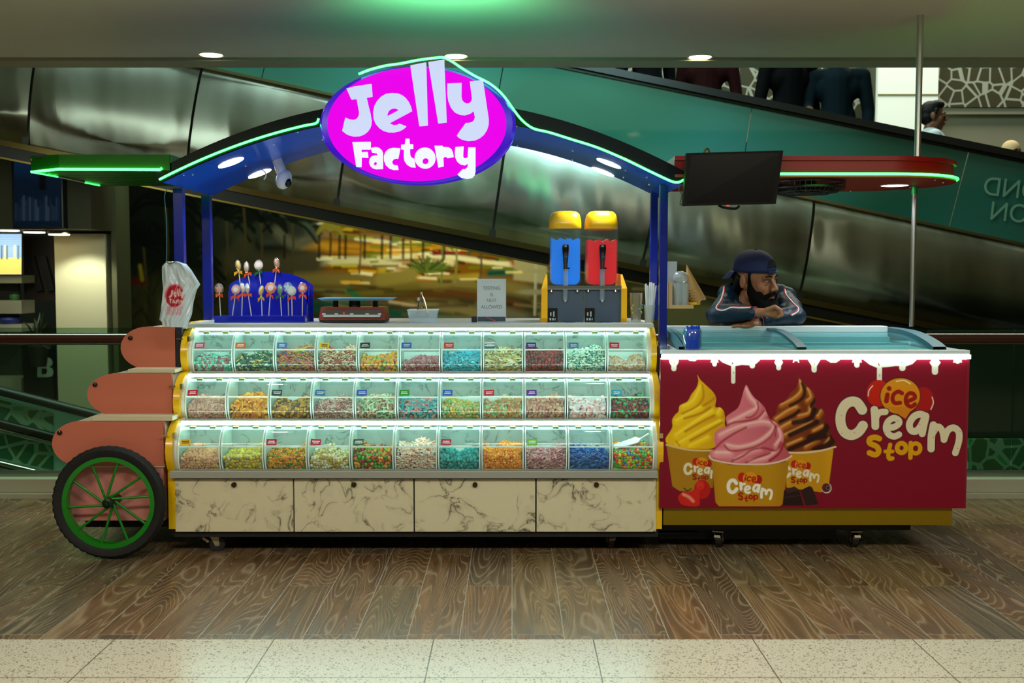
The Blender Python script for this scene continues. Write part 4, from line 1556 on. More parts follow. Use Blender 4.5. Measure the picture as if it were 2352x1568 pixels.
def make_bin(h):
    w = BW - .006
    pr = smooth_path(bin_profile(h), 3)
    back = .205
    root = bpy.data.objects.new('candy_bin', None)
    COL.objects.link(root)
    # tray: bottom, two sides, back rim
    tr_ = MB().box(0, w, .03, back, 0.0, .003).box(0, w, back - .003, back, 0, h * .45)
    tr_.build('tray', m_edge, root)
    for x in (0.0, w - .0025):
        side = [(y + .003, z) for y, z in pr] + [(back, h * .97), (back, 0)]
        MB().prism(side, x, x + .0025, 0, 'yz').build('side_wall', m_side, root)
    # bright moulded edges following the curve
    for x in (0.0, w - .0055):
        ed = MB()
        n = len(pr)
        for j in range(n - 1):
            (y0, z0), (y1, z1) = pr[j], pr[j + 1]
            ed.add([(x, y0 - .001, z0), (x + .0055, y0 - .001, z0), (x + .0055, y0 + .007, z0), (x, y0 + .007, z0),
                    (x, y1 - .001, z1), (x + .0055, y1 - .001, z1), (x + .0055, y1 + .007, z1), (x, y1 + .007, z1)],
                   [(0, 1, 5, 4), (1, 2, 6, 5), (2, 3, 7, 6), (3, 0, 4, 7)])
        ed.build('moulded_edge', m_edge, root)
    k = next(i for i, (y, z) in enumerate(pr) if z > h * .55)
    MB().sheet(pr[:k + 1], .004, w - .004).build('front_pane', m_acry, root, 'all', False)
    lid = MB().sheet([(y - .0025, z) for y, z in pr[k:]], .003, w - .003).build('lid', m_acry, root, 'all', False)
    y0, z0 = pr[k]
    MB().box(.003, w - .003, y0 - .0045, y0 + .003, z0 - .0035, z0 + .0025).box(w * .40, w * .62, y0 - .012, y0 - .0045, z0 - .002, z0 + .004).build('handle', m_edge, lid)
    for xc in (w * .26, w * .74):
        MB().box(xc - .014, xc + .014, pr[-1][0] - .012, pr[-1][0] + .012, pr[-1][1] - .002, pr[-1][1] + .004, 0, .001).build('hinge', m_hinge, lid)
    return root, w


def arrsphere(n_u=8, n_v=6):
    b_ = MB().ell((0, 0, 0), 1, (0, 0, 0), n_u, n_v)
    return np.array(b_.v), b_.f


def arrtube(pts, r, n=6):
    b_ = MB().tube(pts, r, n)
    return np.array(b_.v), b_.f


def arrring(R=1, r=.4, nu=12, nv=6):
    pts = [(R * math.cos(t), R * math.sin(t), 0) for t in np.linspace(0, 2 * PI, nu, False)]
    b_ = MB().tube(pts, r, nv, 0, False, True)
    return np.array(b_.v), b_.f


def arrbox():
    b_ = MB().box(-1, 1, -1, 1, -1, 1, 0, .45)
    return np.array(b_.v), b_.f


def shape_for(kind, rnd):
    if kind == 'ball': return [arrsphere(12, 8)]
    if kind == 'egg':
        v, f = arrsphere(10, 7); return [(v * [1.25, .9, .8], f)]
    if kind == 'coin':
        v, f = arrsphere(12, 6); return [(v * [1.15, 1.15, .38], f)]
    if kind == 'cube': 
        v, f = arrbox(); return [(v * .8, f), (v * [1.1, .7, .6], f)]
    if kind == 'ring': return [arrring()]
    if kind == 'worm':
        out = []
        for k in range(5):
            a, b_ = rnd.uniform(-1, 1), rnd.uniform(-1, 1)
            pts = [(t * 2.6, a * math.sin(t * 3.1) * .9, b_ * math.cos(t * 2.5) * .6) for t in np.linspace(-1, 1, 7)]
            out.append(arrtube(pts, .42))
        return out
    if kind == 'lace':
        out = []
        for k in range(6):
            a, b_ = rnd.uniform(-1.6, 1.6), rnd.uniform(-1.6, 1.6)
            pts = [(t * 4.2, a * math.sin(t * 2.6 + b_), b_ * math.cos(t * 2.2) * .5) for t in np.linspace(-1, 1, 9)]
            out.append(arrtube(pts, .36))
        return out
    if kind == 'stick':
        return [arrtube([(-3.6, 0, 0), (-1, .15, 0), (1, .1, .1), (3.6, 0, 0)], .40), arrtube([(-3.2, 0, 0), (0, .4, .1), (3.2, 0, 0)], .40)]
    if kind == 'pill': return [arrtube([(-1.5, 0, 0), (-1.3, 0, 0), (1.3, 0, 0), (1.5, 0, 0)], [.3, .55, .55, .3], 8)]
    if kind == 'twist': 
        return [arrtube([(x, .2 * math.sin(x * 2), 0) for x in np.linspace(-2.2, 2.2, 9)], [.5 + .14 * (i % 2) for i in range(9)], 8)]
    if kind == 'bear':
        b_ = MB().ell((0, 0, 0), (.7, .5, .9), (0, 0, 0), 8, 6).ell((0, 0, 1.1), .5, (0, 0, 0), 8, 5)
        for s in (-1, 1): b_.ell((s * .55, -.25, .35), .28, (0, 0, 0), 6, 4).ell((s * .45, -.25, -.8), .32, (0, 0, 0), 6, 4).ell((s * .3, 0, 1.55), .18, (0, 0, 0), 6, 4)
        return [(np.array(b_.v) * .95, b_.f)]
    if kind == 'bottle':
        b_ = MB().lathe([(0, -1.6), (.6, -1.5), (.65, -.2), (.3, .7), (.3, 1.5), (0, 1.6)], n=8)
        return [(np.array(b_.v), b_.f)]
    if kind == 'chunk':
        out = []
        for k in range(4):
            v, f = arrsphere(7, 5)
            out.append((v * (1 + np.array([[rnd.uniform(-.25, .25)] for _ in v])) * [1.1, .9, .75], f))
        return out


def heap(kind, cols, size, fill, rough=0.55, seed=1, h=.2, slope=.35, w=.2, bumpy=.012, sugar=False):
    rnd = random.Random(seed)
    shapes = shape_for(kind, rnd)
    x0, x1, yb = .010, w - .010, .185
    ph, ph2 = rnd.uniform(0, 6), rnd.uniform(0, 6)
    pr = bin_profile(h)
    zs, ys = [q[1] for q in pr], [q[0] for q in pr]

    def yfront(z): return float(np.interp(z, zs, ys)) + size * .95 + .002

    def top(x, y):
        t = (y - .02) / .16
        return h * fill * .78 * (1 - slope * .5 + slope * t) + bumpy * (math.sin(x * 34 + ph) + .6 * math.sin(x * 61 + ph2)) * min(1, t * 1.4 + .3)
    V, F, Cc = [], [], []
    n = 0

    def put(x, y, z):
        nonlocal n
        v, f = rnd.choice(shapes)
        R = np.array(Euler((rnd.uniform(0, 6.3), rnd.uniform(0, 6.3), rnd.uniform(0, 6.3))).to_matrix())
        if kind in ('worm', 'lace', 'stick', 'twist', 'pill'):
            R = np.array(Euler((rnd.uniform(-.5, .5), rnd.uniform(-.6, .6), rnd.uniform(0, 6.3))).to_matrix())
        s = size * rnd.uniform(.85, 1.12)
        p = (v * s) @ R.T + [x, y, z]
        p[:, 0] = np.clip(p[:, 0], .0068, w - .0068)
        zf = np.clip(p[:, 2], .004, h * .97)
        p[:, 2] = zf
        yf = np.interp(zf, zs, ys) + .002
        p[:, 1] = np.clip(np.maximum(p[:, 1], yf), None, .198)
        V.append(p)
        F.extend([tuple(i + n for i in q) for q in f])
        c = np.array(hexc(rnd.choice(cols))) * rnd.uniform(.82, 1.12)
        if kind == 'worm' and len(cols) > 1 and rnd.random() < .7:
            c2 = np.array(hexc(rnd.choice(cols)))
            m_ = (np.arange(len(v)) < len(v) // 2)[:, None]
            Cc.append(np.where(m_, c, c2))
        elif kind == 'pill' and len(cols) > 1:
            c2 = np.array(hexc('#e8f0e0'))
            m_ = (np.arange(len(v)) < len(v) // 2)[:, None]
            Cc.append(np.where(m_, c, c2))
        else:
            Cc.append(np.repeat(c[None, :], len(v), 0))
        n += len(v)
    st = size * 1.55
    # front layer against the pane
    z = size * .7
    while z < h * fill:
        x = x0 + rnd.uniform(0, st)
        while x < x1:
            y = yfront(z)
            if z < top(x, y) + size * .2:
                put(x + rnd.uniform(-.2, .2) * st, y + rnd.uniform(0, .3) * size, z + rnd.uniform(-.25, .25) * st)
            x += st
        z += st * .82
    # top surface
    y = .03
    while y < yb:
        x = x0 + rnd.uniform(0, st)
        while x < x1:
            put(x + rnd.uniform(-.3, .3) * st, y, top(x, y) + rnd.uniform(-.3, .2) * size)
            x += st
        y += st * .85
    # hidden core fills the heap
    gx, gy = 8, 7
    core = []
    for i in range(gx):
        for j in range(gy):
            x = x0 + size * .3 + (x1 - x0 - size * .6) * i / (gx - 1)
            y = .03 + size * 1.3 + (yb - .03 - size * 1.3) * j / (gy - 1)
            core.append((x, y, max(.006, top(x, y) - size * .7)))
    cf = [(i * gy + j, (i + 1) * gy + j, (i + 1) * gy + j + 1, i * gy + j + 1) for i in range(gx - 1) for j in range(gy - 1)]
    m0 = len(core)
    core += [(core[i * gy][0], core[i * gy][1], .004) for i in range(gx)]
    cf += [(i * gy, m0 + i, m0 + i + 1, (i + 1) * gy) for i in range(gx - 1)]
    V.append(np.array(core))
    F.extend([tuple(i + n for i in q) for q in cf])
    cm_ = np.mean([hexc(c) for c in cols], 0) * .6
    Cc.append(np.repeat(cm_[None, :], len(core), 0))
    me = bpy.data.meshes.new('candy')
    me.from_pydata(np.concatenate(V).tolist(), [], F)
    ca = me.color_attributes.new('Col', 'FLOAT_COLOR', 'POINT')
    arr = np.ones((len(me.vertices), 4), dtype=np.float32)
    arr[:, :3] = np.concatenate(Cc)
    ca.data.foreach_set('color', arr.ravel())
    mat = attr_mat('candy_sugared', .75, bump=.5, bscale=900, spec=.3) if sugar else attr_mat('candy_glossy', .28, spec=.6, sub=0.0)
    o = link_mesh('candy_heap', me, mat, None, 'all')
    return o


# row, tag colour (None: no tag), tag text dark?, candy words, kind, colours, size, fill, sugared
ROWS = [
    [  # top
        ('#d04a68', 'pink', 'mint and rose sugared cubes', 'cube', ['#8fe0c8', '#c07a88', '#60c8a8', '#a86a70', '#b8d8d0'], .0085, .42, 1),
        ('#c8641c', 'orange', 'dark teal and yellow gummy rings and strips', 'worm', ['#0a6a60', '#08504c', '#e0e8c0', '#b8a018', '#0f8078'], .0085, .46, 0),
        ('#1878c0', 'blue', 'rainbow sour laces', 'lace', ['#f08060', '#e8c850', '#8898c8', '#e87878', '#a8c868', '#f0a060', '#d06868'], .0075, .58, 1),
        ('#d8c010', 'yellow', 'cream and red gummy worms', 'worm', ['#f0d8b0', '#b85048', '#e8c8a0', '#c06858', '#f4e4c8'], .0075, .58, 1),
        ('#0c2830', 'black', 'orange and yellow gummies with a few green', 'chunk', ['#f0a010', '#e8b818', '#f0a010', '#28a040', '#e89010', '#c87878'], .013, .40, 0),
        ('#1870c8', 'blue', 'small rose red gummies, low in the bin', 'chunk', ['#b85860', '#c87880', '#a04850', '#d8a0a0'], .0085, .34, 0),
        ('#e04828', 'red orange', 'turquoise twisted gummies', 'twist', ['#38b8d0', '#48c8d8', '#28a8c8', '#50a0b0'], .0095, .50, 0),
        ('#0f8a90', 'teal and white striped', 'pale yellow banana gummies', 'stick', ['#e8d888', '#e8e0b0', '#d8b058', '#c8a070', '#f0ecd0'], .0095, .52, 1),
        ('#1838a8', 'navy', 'dark red cherry gummies', 'chunk', ['#6a1420', '#8a1c20', '#b82018', '#581018', '#a01818'], .0105, .55, 0),
        ('#2090c0', 'sky blue', 'green and white capsule sweets, almost full', 'pill', ['#109888', '#20a890', '#0f7868', '#e8ecd8'], .0072, .60, 0),
        ('#c01840', 'crimson', 'pale sugared peach gummies, low in the bin', 'cube', ['#e8c8b0', '#d8a070', '#e0b8a8', '#c89868', '#e8d8d0'], .0075, .34, 1)],
    [
        ('#c01030', 'red', 'dusty pink sugared gummies', 'cube', ['#d09888', '#c88878', '#d8a898', '#d8a890'], .0095, .52, 1),
        (None, '', 'golden orange chocolate coins', 'coin', ['#f0a010', '#e89008', '#f8b828', '#e07c00'], .0125, .56, 0),
        ('#0c4a48', 'dark green', 'gold and brown wrapped nuts', 'egg', ['#b87810', '#6a4008', '#e0a818', '#583808', '#c89020'], .0095, .46, 0),
        ('#1878b0', 'blue', 'white and rose sugared strips', 'worm', ['#e0c0b0', '#c88880', '#e8d8c8', '#c07068'], .0065, .46, 1),
        ('#1860c8', 'bright blue', 'pastel sugared rings', 'ring', ['#d8e0b8', '#e0b890', '#90c8a0', '#e0c8a8', '#c08878', '#a8d0b0'], .0115, .52, 1),
        ('#10a028', 'green', 'pink and aqua gummy dolphins', 'bottle', ['#50b8c0', '#e09090', '#38a8b0', '#e8a8a0', '#80c8c8'], .0105, .50, 1),
        ('#1868d0', 'royal blue', 'yellow and green soft gummies', 'chunk', ['#e8b040', '#a8b850', '#e8c880', '#80b878', '#d8d0a0'], .0095, .42, 1),
        ('#c82038', 'bright red', 'orange crumbs under pastel cubes', 'cube', ['#d8a058', '#c88848', '#d8c8a0', '#90c890', '#d88868'], .0085, .48, 1),
        ('#5830a8', 'purple', 'peach pink sugared hearts', 'chunk', ['#d89080', '#e0a890', '#d8a080', '#e0b898', '#c88078'], .0105, .50, 1),
        (None, '', 'pale pink marshmallows', 'egg', ['#f0d8d8', '#e8b8b8', '#f0e4e4', '#e89890', '#f0dce0'], .0105, .46, 1),
        ('#28a8c8', 'cyan', 'dark red and green berry gummies', 'chunk', ['#781818', '#a02018', '#581010', '#20a048', '#8a1818', '#48b868'], .0105, .56, 0)],
    [
        ('#e8b808', 'yellow', 'peach sugared gummies', 'cube', ['#e0a888', '#d89878', '#e8b090', '#e0b078'], .0095, .48, 1),
        (None, '', 'mustard yellow foil balls', 'ball', ['#d8b818', '#c8a810', '#e0c838', '#b89810', '#a8a070'], .0105, .46, 0),
        ('#a81030', 'crimson', 'yellow gummy bears with some green', 'bear', ['#f0a818', '#e8b020', '#f0a010', '#20a038', '#e89818', '#c86828'], .0085, .48, 0),
        ('#b81838', 'dark red', 'cream and straw coloured puffs', 'egg', ['#d8c890', '#e8dcc0', '#c8a850', '#b89848', '#e0e0c8'], .0085, .46, 1),
        ('#086048', 'dark green', 'mixed green, orange and red gummies', 'chunk', ['#e89018', '#60a828', '#b84018', '#e8a020', '#389828', '#983018'], .0105, .52, 0),
        (None, '', 'pale pink and peach mallows heaped high', 'twist', ['#f0d0b8', '#f0dcd0', '#e8b098', '#f4e4dc', '#f0c8b0'], .0085, .62, 1),
        ('#b01838', 'crimson', 'teal blue sugared gummies', 'chunk', ['#289898', '#38a8a8', '#208888', '#48b0a8'], .0105, .42, 1),
        (None, '', 'bright orange jelly cubes', 'cube', ['#f09808', '#f8a818', '#f08800', '#e87800'], .0085, .56, 0),
        ('#68c838', 'lime green', 'mauve pink sugared twists', 'twist', ['#d898a0', '#c88088', '#e0b0a8', '#b87078'], .0072, .46, 1),
        (None, '', 'blue liquorice sticks', 'stick', ['#1050a8', '#1868c0', '#0c4090', '#2878c8'], .0105, .44, 0),
        (None, '', 'multicoloured gumballs with a white scoop', 'ball', ['#e02818', '#f0a010', '#f0c818', '#38a838', '#2880c0', '#e86820', '#70c038'], .0092, .62, 0)],
]
WORDS = {'pink': 'row of small', }
names = ['top', 'middle', 'bottom']
tag_m = {}
for rk, row in enumerate(ROWS):
    Y, z0, z1, z2, z3 = tiers[2 - rk]
    h = z1 - z2 - .004
    proto, w = make_bin(h)
    bins = [proto] + [copy_tree(proto) for _ in range(NB - 1)]
    pr = smooth_path(bin_profile(h), 3)
    for i, (tc_, tn, words, kind, cols, size, fill, sug) in enumerate(row):
        b_ = bins[i]
        x = XL + .035 + BW * i + .003
        b_.location = (x, Y + .004, z2)
        tagw = ('with a %s tag' % tn) if tc_ else 'without a tag'
        end = {0: ', at the left end', 10: ', at the right end'}.get(i, '')
        props(b_, 'clear bin %s, holding %s, %s row' % (tagw, ' '.join(words.split()[:6]).rstrip(','), names[rk]), 'candy bin', 'acrylic candy bins on the cart')
        if tc_:
            zt = h * .68
            yt = float(np.interp(zt, [q[1] for q in pr], [q[0] for q in pr]))
            y2 = float(np.interp(zt + .02, [q[1] for q in pr], [q[0] for q in pr]))
            tilt = math.atan2(y2 - yt, .02)
            tx = w * .17 + (0 if i % 3 else .004)
            mt = M('tag_' + tc_, tc_, .4)
            R = Euler((-tilt, 0, 0)).to_matrix()
            c = Vector((tx, yt - .0052, zt)) + origin_of(b_)
            rot = (-tilt, (i * 37 % 7 - 3) * .012, 0)
            tg = MB().obox(c, (.050, .0012, .031), rot).build('label_tag', mt, b_)
            # two short lines of print
            lines = MB()
            rl = random.Random(i * 7 + rk)
            for ln in range(2):
                tot = rl.uniform(.026, .036)
                xx = -tot / 2
                while xx < tot / 2:
                    lw = rl.uniform(.0025, .0045)
                    lines.obox(c + Euler(rot).to_matrix() @ Vector((xx + lw / 2, -.0009, .0042 - ln * .0085)), (lw, .0006, rl.uniform(.0042, .006)), rot)
                    xx += lw + .0009
            lines.build('tag_print', m_txtk if tn == 'yellow' else m_txt, tg)
            if 'striped' in tn:
                for dz in (-.013, .0, .013):
                    MB().obox(c + Vector((0, -.0012, dz)), (.050, .0008, .007), rot).build('tag_stripe', m_txt, tg)
        hp = heap(kind, cols, size, fill, seed=rk * 20 + i + 3, h=h, w=w, sugar=bool(sug))
        hp.location = b_.location
        hp.location.z += .0
        props(hp, 'heap of %s, in the %s row of bins' % (words, names[rk]), 'candy', 'candy heaps in the bins', 'stuff')
# scoop in the gumball bin
Y, z0, z1, z2, z3 = tiers[0]
x = XL + .035 + BW * 10 + .003
sc2 = thing('scoop', 'white plastic scoop lying on the multicoloured gumballs in the bottom right bin', 'scoop', (x + .1, Y + .10, z2 + .13))
cs = Vector((x + .1, Y + .085, z2 + .128))
q = MB()
R = Euler((.5, -.28, .1)).to_matrix()
pl_ = [(-.085, -.016), (.03, -.022), (.06, 0), (.03, .022), (-.085, .016)]
q.add([cs + R @ Vector((a, b2, 0)) for a, b2 in pl_] + [cs + R @ Vector((a, b2, .006)) for a, b2 in pl_], [(0, 1, 2, 3, 4), (9, 8, 7, 6, 5)] + [(i, (i + 1) % 5, (i + 1) % 5 + 5, i + 5) for i in range(5)])
q.build('bowl', m_edge, sc2)
MB().cyl(cs + R @ Vector((.05, 0, .003)), cs + R @ Vector((.10, 0, .02)), .005, 8).build('handle', m_edge, sc2)
# ================================================================ FREEZER, CANOPIES, SCREEN, FAN
FX0, FX1 = 0.758, 2.212
fz_top, fz_bot = W(1900, 824, 0).z, W(1900, 1166, 0).z
frz = thing('ice_cream_freezer', 'chest freezer with sliding curved glass and a crimson printed Ice Cream Stop front', 'freezer', (1.48, .4, 0))
m_fwhite = M('freezer_white', '#c9d6da', .25)
m_teal2 = M('freezer_frame', '#2c6474', .42)
zt = W(1900, 804, -.02).z
MB().box(.814, FX1 - .01, .02, .78, fz_bot - .0, fz_top + .01).build('body', M('freezer_side', '#8c1030', .4), frz)
MB().box(FX0 - .03, FX1 + .012, -.022, .045, fz_top + .022, zt, 0, .004).box(.814, FX1 + .012, .045, .80, fz_top + .01, zt - .004).build('top_frame', m_fwhite, frz)
MB().box(FX0 - .03, FX1 + .016, -.024, -.004, fz_top + .002, fz_top + .021).build('led_strip', M('led_strip_white', '#fff', emit='#d8fff4', es=14), frz)
# well of the freezer: pale liners seen through the glass
MB().box(.86, 2.05, .05, .68, zt - .0035, zt + .001).build('liner', M('freezer_liner', '#7fb4b8', .3), frz)
MB().box(.86, 2.05, .34, .36, zt, zt + .012).box(.86, 2.05, .60, .68, zt, zt + .03).build('liner_step', M('freezer_liner2', '#84aeb0', .4), frz)


def gz(y):   # height of the curved glass over the frame
    return zt + .062 * math.sin(min(1, max(0, (y - .02) / .5)) * PI / 2) ** .8


gp = [(y, gz(y)) for y in np.linspace(.02, .66, 14)]
m_fglass = glassy('freezer_glass', '#d4f2f4', .84, .05, '#7ab4bc', .04)
MB().sheet([(y, z) for y, z in gp], .86, 1.43).build('sliding_glass', m_fglass, frz, 'all', False)
MB().sheet([(y + .012, z - .010) for y, z in gp], 1.40, 2.07).build('sliding_glass', m_fglass, frz, 'all', False)


def capx(x0, x1, dz, name, mat, th=.03, y0=0.012):
    q = MB()
    n = len(gp)
    for j in range(n - 1):
        (ya, za_), (yb, zb_) = gp[j], gp[j + 1]
        q.add([(x, y, z + d) for (y, z) in ((ya, za_), (yb, zb_)) for x in (x0, x1) for d in (dz, dz + .012)],
              [(1, 3, 7, 5), (0, 4, 6, 2), (0, 1, 5, 4), (2, 6, 7, 3)])
    return q.build(name, mat, frz, True, True, True)


capx(1.395, 1.440, .0, 'glass_frame', m_teal2)
capx(.845, .87, .0, 'glass_frame', m_teal2)
pc = [(.012, zt - .002)] + [(y, z + .012) for y, z in gp] + [(.76, gz(.66) + .010), (.76, zt - .002)]
inner = [(y, z) for y, z in gp]
for x0, x1 in ((2.06, 2.125), (.816, .838)):
    q = MB()
    n = len(gp)
    for j in range(n - 1):
        (ya, za_), (yb, zb_) = gp[j], gp[j + 1]
        q.add([(x, y, z + d) for (y, z) in ((ya, za_), (yb, zb_)) for x in (x0, x1) for d in (-.022, .014)],
              [(1, 3, 7, 5), (0, 4, 6, 2), (0, 1, 5, 4), (2, 6, 7, 3)])
    q.box(x0, x1, .66, .76, gz(.66) - .03, gz(.66) + .014)
    q.build('end_cap', m_teal2, frz, True, True, True)
MB().prism([(.03, zt)] + [(y, z - .022) for y, z in gp[1:]] + [(.66, zt)], 2.07, 2.074, 0, 'yz').build('end_glass', m_fglass, frz)
MB().prism([(.03, zt)] + [(y, z - .002) for y, z in gp[1:]] + [(.66, zt)], .838, .846, 0, 'yz').build('end_panel', M('end_panel_dark', '#26332e', .4), frz)
zr = gz(.66)
MB().box(.83, 2.06, .66, .76, zr - .012, zr + .022, 0, .004).box(.83, 2.06, .66, .78, zt, zr - .012).build('rear_rail', m_fwhite, frz)
# brass base and chassis
MB().box(FX0 - .01, 2.173, .02, .30, W(1900, 1205, .02).z, fz_bot).box(.814, 2.173, .30, .76, W(1900, 1205, .02).z, fz_bot).build('base', M('brass_base', '#9a7c10', .28, .55), frz)
MB().box(FX0, 2.0, .10, .70, .105, W(1900, 1205, .02).z).box(FX0, 1.66, .22, .68, .03, .105).build('chassis', m_black, frz)  # second, lower black box added for the deep shade under the freezer
caster(1.74, .16, frz, 1.55, .04)
caster(1.74, .66, frz, .4, .04)
caster(1.05, .66, frz, .2, .04)
caster(1.05, .16, frz, 1.2, .04)

# ---- printed front: painted picture
pp = Paint(1517, 822, 2221, 1167, 1.0, '#7c0220')


def Z7(l): return [(1540 + x / 4.355, 820 + y / 4.355) for x, y in l]
def Z6(l): return [(1860 + x / 3.136, 720 + y / 3.136) for x, y in l]
def Z5(l): return [(1500 + x / 3.136, 720 + y / 3.136) for x, y in l]


# white drips with scattered sprinkles
for ox in (0, 0):
    pass
pp.stroke([(1517, 822), (2221, 822)], 6, '#e8e4d8', 1.2, 1, False)
for x, yb, w, sh in ((150, 398, 36, 34), (443, 366, 32, 20), (578, 490, 30, 95), (715, 376, 40, 36), (905, 392, 34, 18), (1030, 330, 26, 16), (1160, 405, 36, 48)):
    pts = [(x - sh - 10, 300), (x - sh, 326), (x - w * .9, 352), (x - w * .5, 376 if yb > 390 else 350), (x - w * .5, yb - 6)] + [(x + w * .5 * math.cos(t), yb + w * .45 * math.sin(t)) for t in np.linspace(PI, 0, 8)] + \
          [(x + w * .5, yb - 6), (x + w * .5, 376 if yb > 390 else 350), (x + w * .9, 352), (x + sh, 326), (x + sh + 10, 300)]
    pp.poly(Z5(pts), '#e8e4d8', 1.2)
    if x > 300:
        dx = 1860 - 1500
pp.poly(Z5([(230, 310), (262, 338), (300, 342), (345, 310)]), '#e8e4d8', 1.2)
pp.poly(Z5([(465, 318), (500, 350), (555, 374), (600, 376), (640, 368), (690, 372), (740, 362), (785, 318)]), '#e8e4d8', 1.4)
for x, yb, w, sh in ((33, 408, 34, 44), (340, 372, 38, 28), (503, 500, 36, 100), (668, 392, 46, 44), (903, 420, 44, 20), (1065, 345, 34, 26)):
    pts = [(x - sh - 10, 305), (x - sh, 328), (x - w * .9, 352), (x - w * .5, 380 if yb > 400 else 350), (x - w * .5, yb - 6)] + [(x + w * .5 * math.cos(t), yb + w * .45 * math.sin(t)) for t in np.linspace(PI, 0, 8)] + \
          [(x + w * .5, yb - 6), (x + w * .5, 380 if yb > 400 else 350), (x + w * .9, 352), (x + sh, 328), (x + sh + 10, 305)]
    pp.poly(Z6(pts), '#e8e4d8', 1.2)
pp.poly(Z6([(85, 310), (150, 352), (190, 352), (240, 315)]), '#e8e4d8', 1.4)
pp.poly(Z6([(372, 318), (430, 366), (480, 388), (560, 384), (620, 376), (690, 380), (740, 362), (780, 318)]), '#e8e4d8', 1.4)
for pts, c in ((Z5([(152, 352), (152, 362)]), '#b0a020'), (Z5([(570, 352), (574, 362)]), '#2a2a30'), (Z5([(702, 344), (712, 338)]), '#1898b8'), (Z5([(578, 420), (582, 428)]), '#b0a020'),
               (Z5([(1164, 358), (1162, 368)]), '#b0a020'), (Z6([(496, 358), (500, 372)]), '#8a1820'), (Z6([(658, 352), (670, 346)]), '#1898b8'), (Z6([(505, 438), (505, 450)]), '#b0a020'), (Z6([(905, 325), (907, 331)]), '#b0b020'), (Z6([(152, 322), (155, 328)]), '#b0b020')):
    pp.stroke(pts, 2.4, c, 1, 1, False)


def swirl(sil, base, lights, darks, lc, dc, hl):
    sil = Z7(sil)
    msk = pp.mask(sil, 1.2, True)
    keep = pp.img.copy()
    pp.blend(np.ones_like(msk), base)
    # body turns darker towards its right side
    xs_ = [p_[0] for p_ in sil]
    g = np.clip((pp.X - min(xs_)) / (max(xs_) - min(xs_)), 0, 1)
    pp.blend(np.clip(g - .35, 0, 1) * .9, dc)
    for pts, w in lights:
        pp.stroke(Z7(pts), w / 4.355, lc, 9, .85)
    for pts, w in lights:
        pp.stroke([(x - 1, y - 2.5) for x, y in Z7(pts)], w / 13, hl, 4, .7)
    for pts, w in darks:
        pp.stroke(Z7(pts), w / 4.355, dc, 4.5, .95)
    pp.img = keep + (pp.img - keep) * msk[..., None]


def cup(poly, c0, c1, rim, rimc):
    poly = Z7(poly)
    msk = pp.mask(poly, 1.0)
    xs_ = [p_[0] for p_ in poly]
    g = np.clip((pp.X - min(xs_)) / (max(xs_) - min(xs_)), 0, 1)
    keep = pp.img.copy()
    pp.blend(np.ones_like(msk), c0)
    pp.blend(np.clip((g - .75) * 3, 0, 1) * .8 + np.clip((.12 - g) * 5, 0, 1) * .6, c1)
    pp.img = keep + (pp.img - keep) * msk[..., None]
    pp.stroke(Z7(rim), 4.2, rimc, 1)


SIL_Y = [(268, 175), (300, 225), (370, 290), (430, 350), (458, 410), (450, 495), (500, 500), (535, 540), (548, 610), (545, 660), (560, 760), (500, 830), (430, 905), (300, 915), (100, 905), (-10, 880), (-50, 820), (0, 735), (20, 690), (18, 620), (50, 570), (80, 540), (95, 480), (170, 440), (210, 370), (262, 300), (280, 230)]
swirl(SIL_Y, '#e8b800', [([(130, 500), (230, 440), (300, 300)], 60), ([(60, 640), (200, 560), (300, 510)], 70), ([(60, 780), (250, 650), (420, 540)], 70), ([(80, 870), (300, 740), (500, 640)], 60), ([(480, 560), (500, 520)], 60), ([(200, 890), (380, 800)], 50)],
      [([(120, 560), (260, 490), (330, 400), (320, 280)], 16), ([(140, 610), (300, 560), (400, 500)], 20), ([(150, 740), (320, 640), (440, 580)], 22), ([(200, 830), (380, 730), (520, 650)], 22), ([(330, 480), (400, 440), (445, 400)], 18), ([(90, 880), (60, 840)], 14)], '#f4cc08', '#b87a00', '#ffe040')
SIL_B = [(1268, 158), (1300, 220), (1370, 290), (1430, 350), (1455, 430), (1450, 500), (1510, 505), (1545, 560), (1548, 640), (1600, 690), (1625, 790), (1660, 840), (1665, 890), (1500, 930), (1300, 940), (1150, 930), (1040, 700), (1020, 610), (1060, 560), (1080, 480), (1160, 430), (1200, 360), (1260, 300), (1285, 230)]
swirl(SIL_B, '#7c3408', [([(1110, 480), (1230, 420), (1310, 340), (1300, 240)], 46), ([(1060, 620), (1180, 540), (1270, 500)], 50), ([(1290, 590), (1390, 560), (1400, 500)], 40), ([(1370, 440), (1410, 400), (1380, 320)], 40), ([(1090, 720), (1220, 650), (1330, 630)], 50), ([(1150, 780), (1280, 720), (1420, 650)], 40), ([(1480, 590), (1510, 540)], 46), ([(1440, 740), (1530, 690)], 44), ([(1180, 880), (1320, 820)], 40), ([(1360, 900), (1480, 830)], 36), ([(1550, 880), (1600, 820)], 34)],
      [([(1200, 480), (1310, 420), (1345, 340), (1320, 260)], 30), ([(1100, 640), (1230, 580), (1290, 530)], 34), ([(1240, 650), (1400, 610), (1445, 520)], 56), ([(1410, 490), (1450, 420)], 34), ([(1200, 775), (1360, 700), (1470, 645)], 50), ([(1400, 800), (1540, 740), (1580, 660)], 62), ([(1200, 915), (1400, 830), (1550, 785)], 54), ([(1450, 925), (1600, 860), (1640, 780)], 60), ([(1500, 500), (1470, 560)], 14)], '#c06c14', '#260302', '#e8b468')
cup([(-40, 880), (100, 912), (430, 925), (430, 1300), (250, 1350), (90, 1335), (20, 1290)], '#a87810', '#8a6008', [(-40, 872), (20, 890), (200, 925), (420, 930)], '#d8b878')
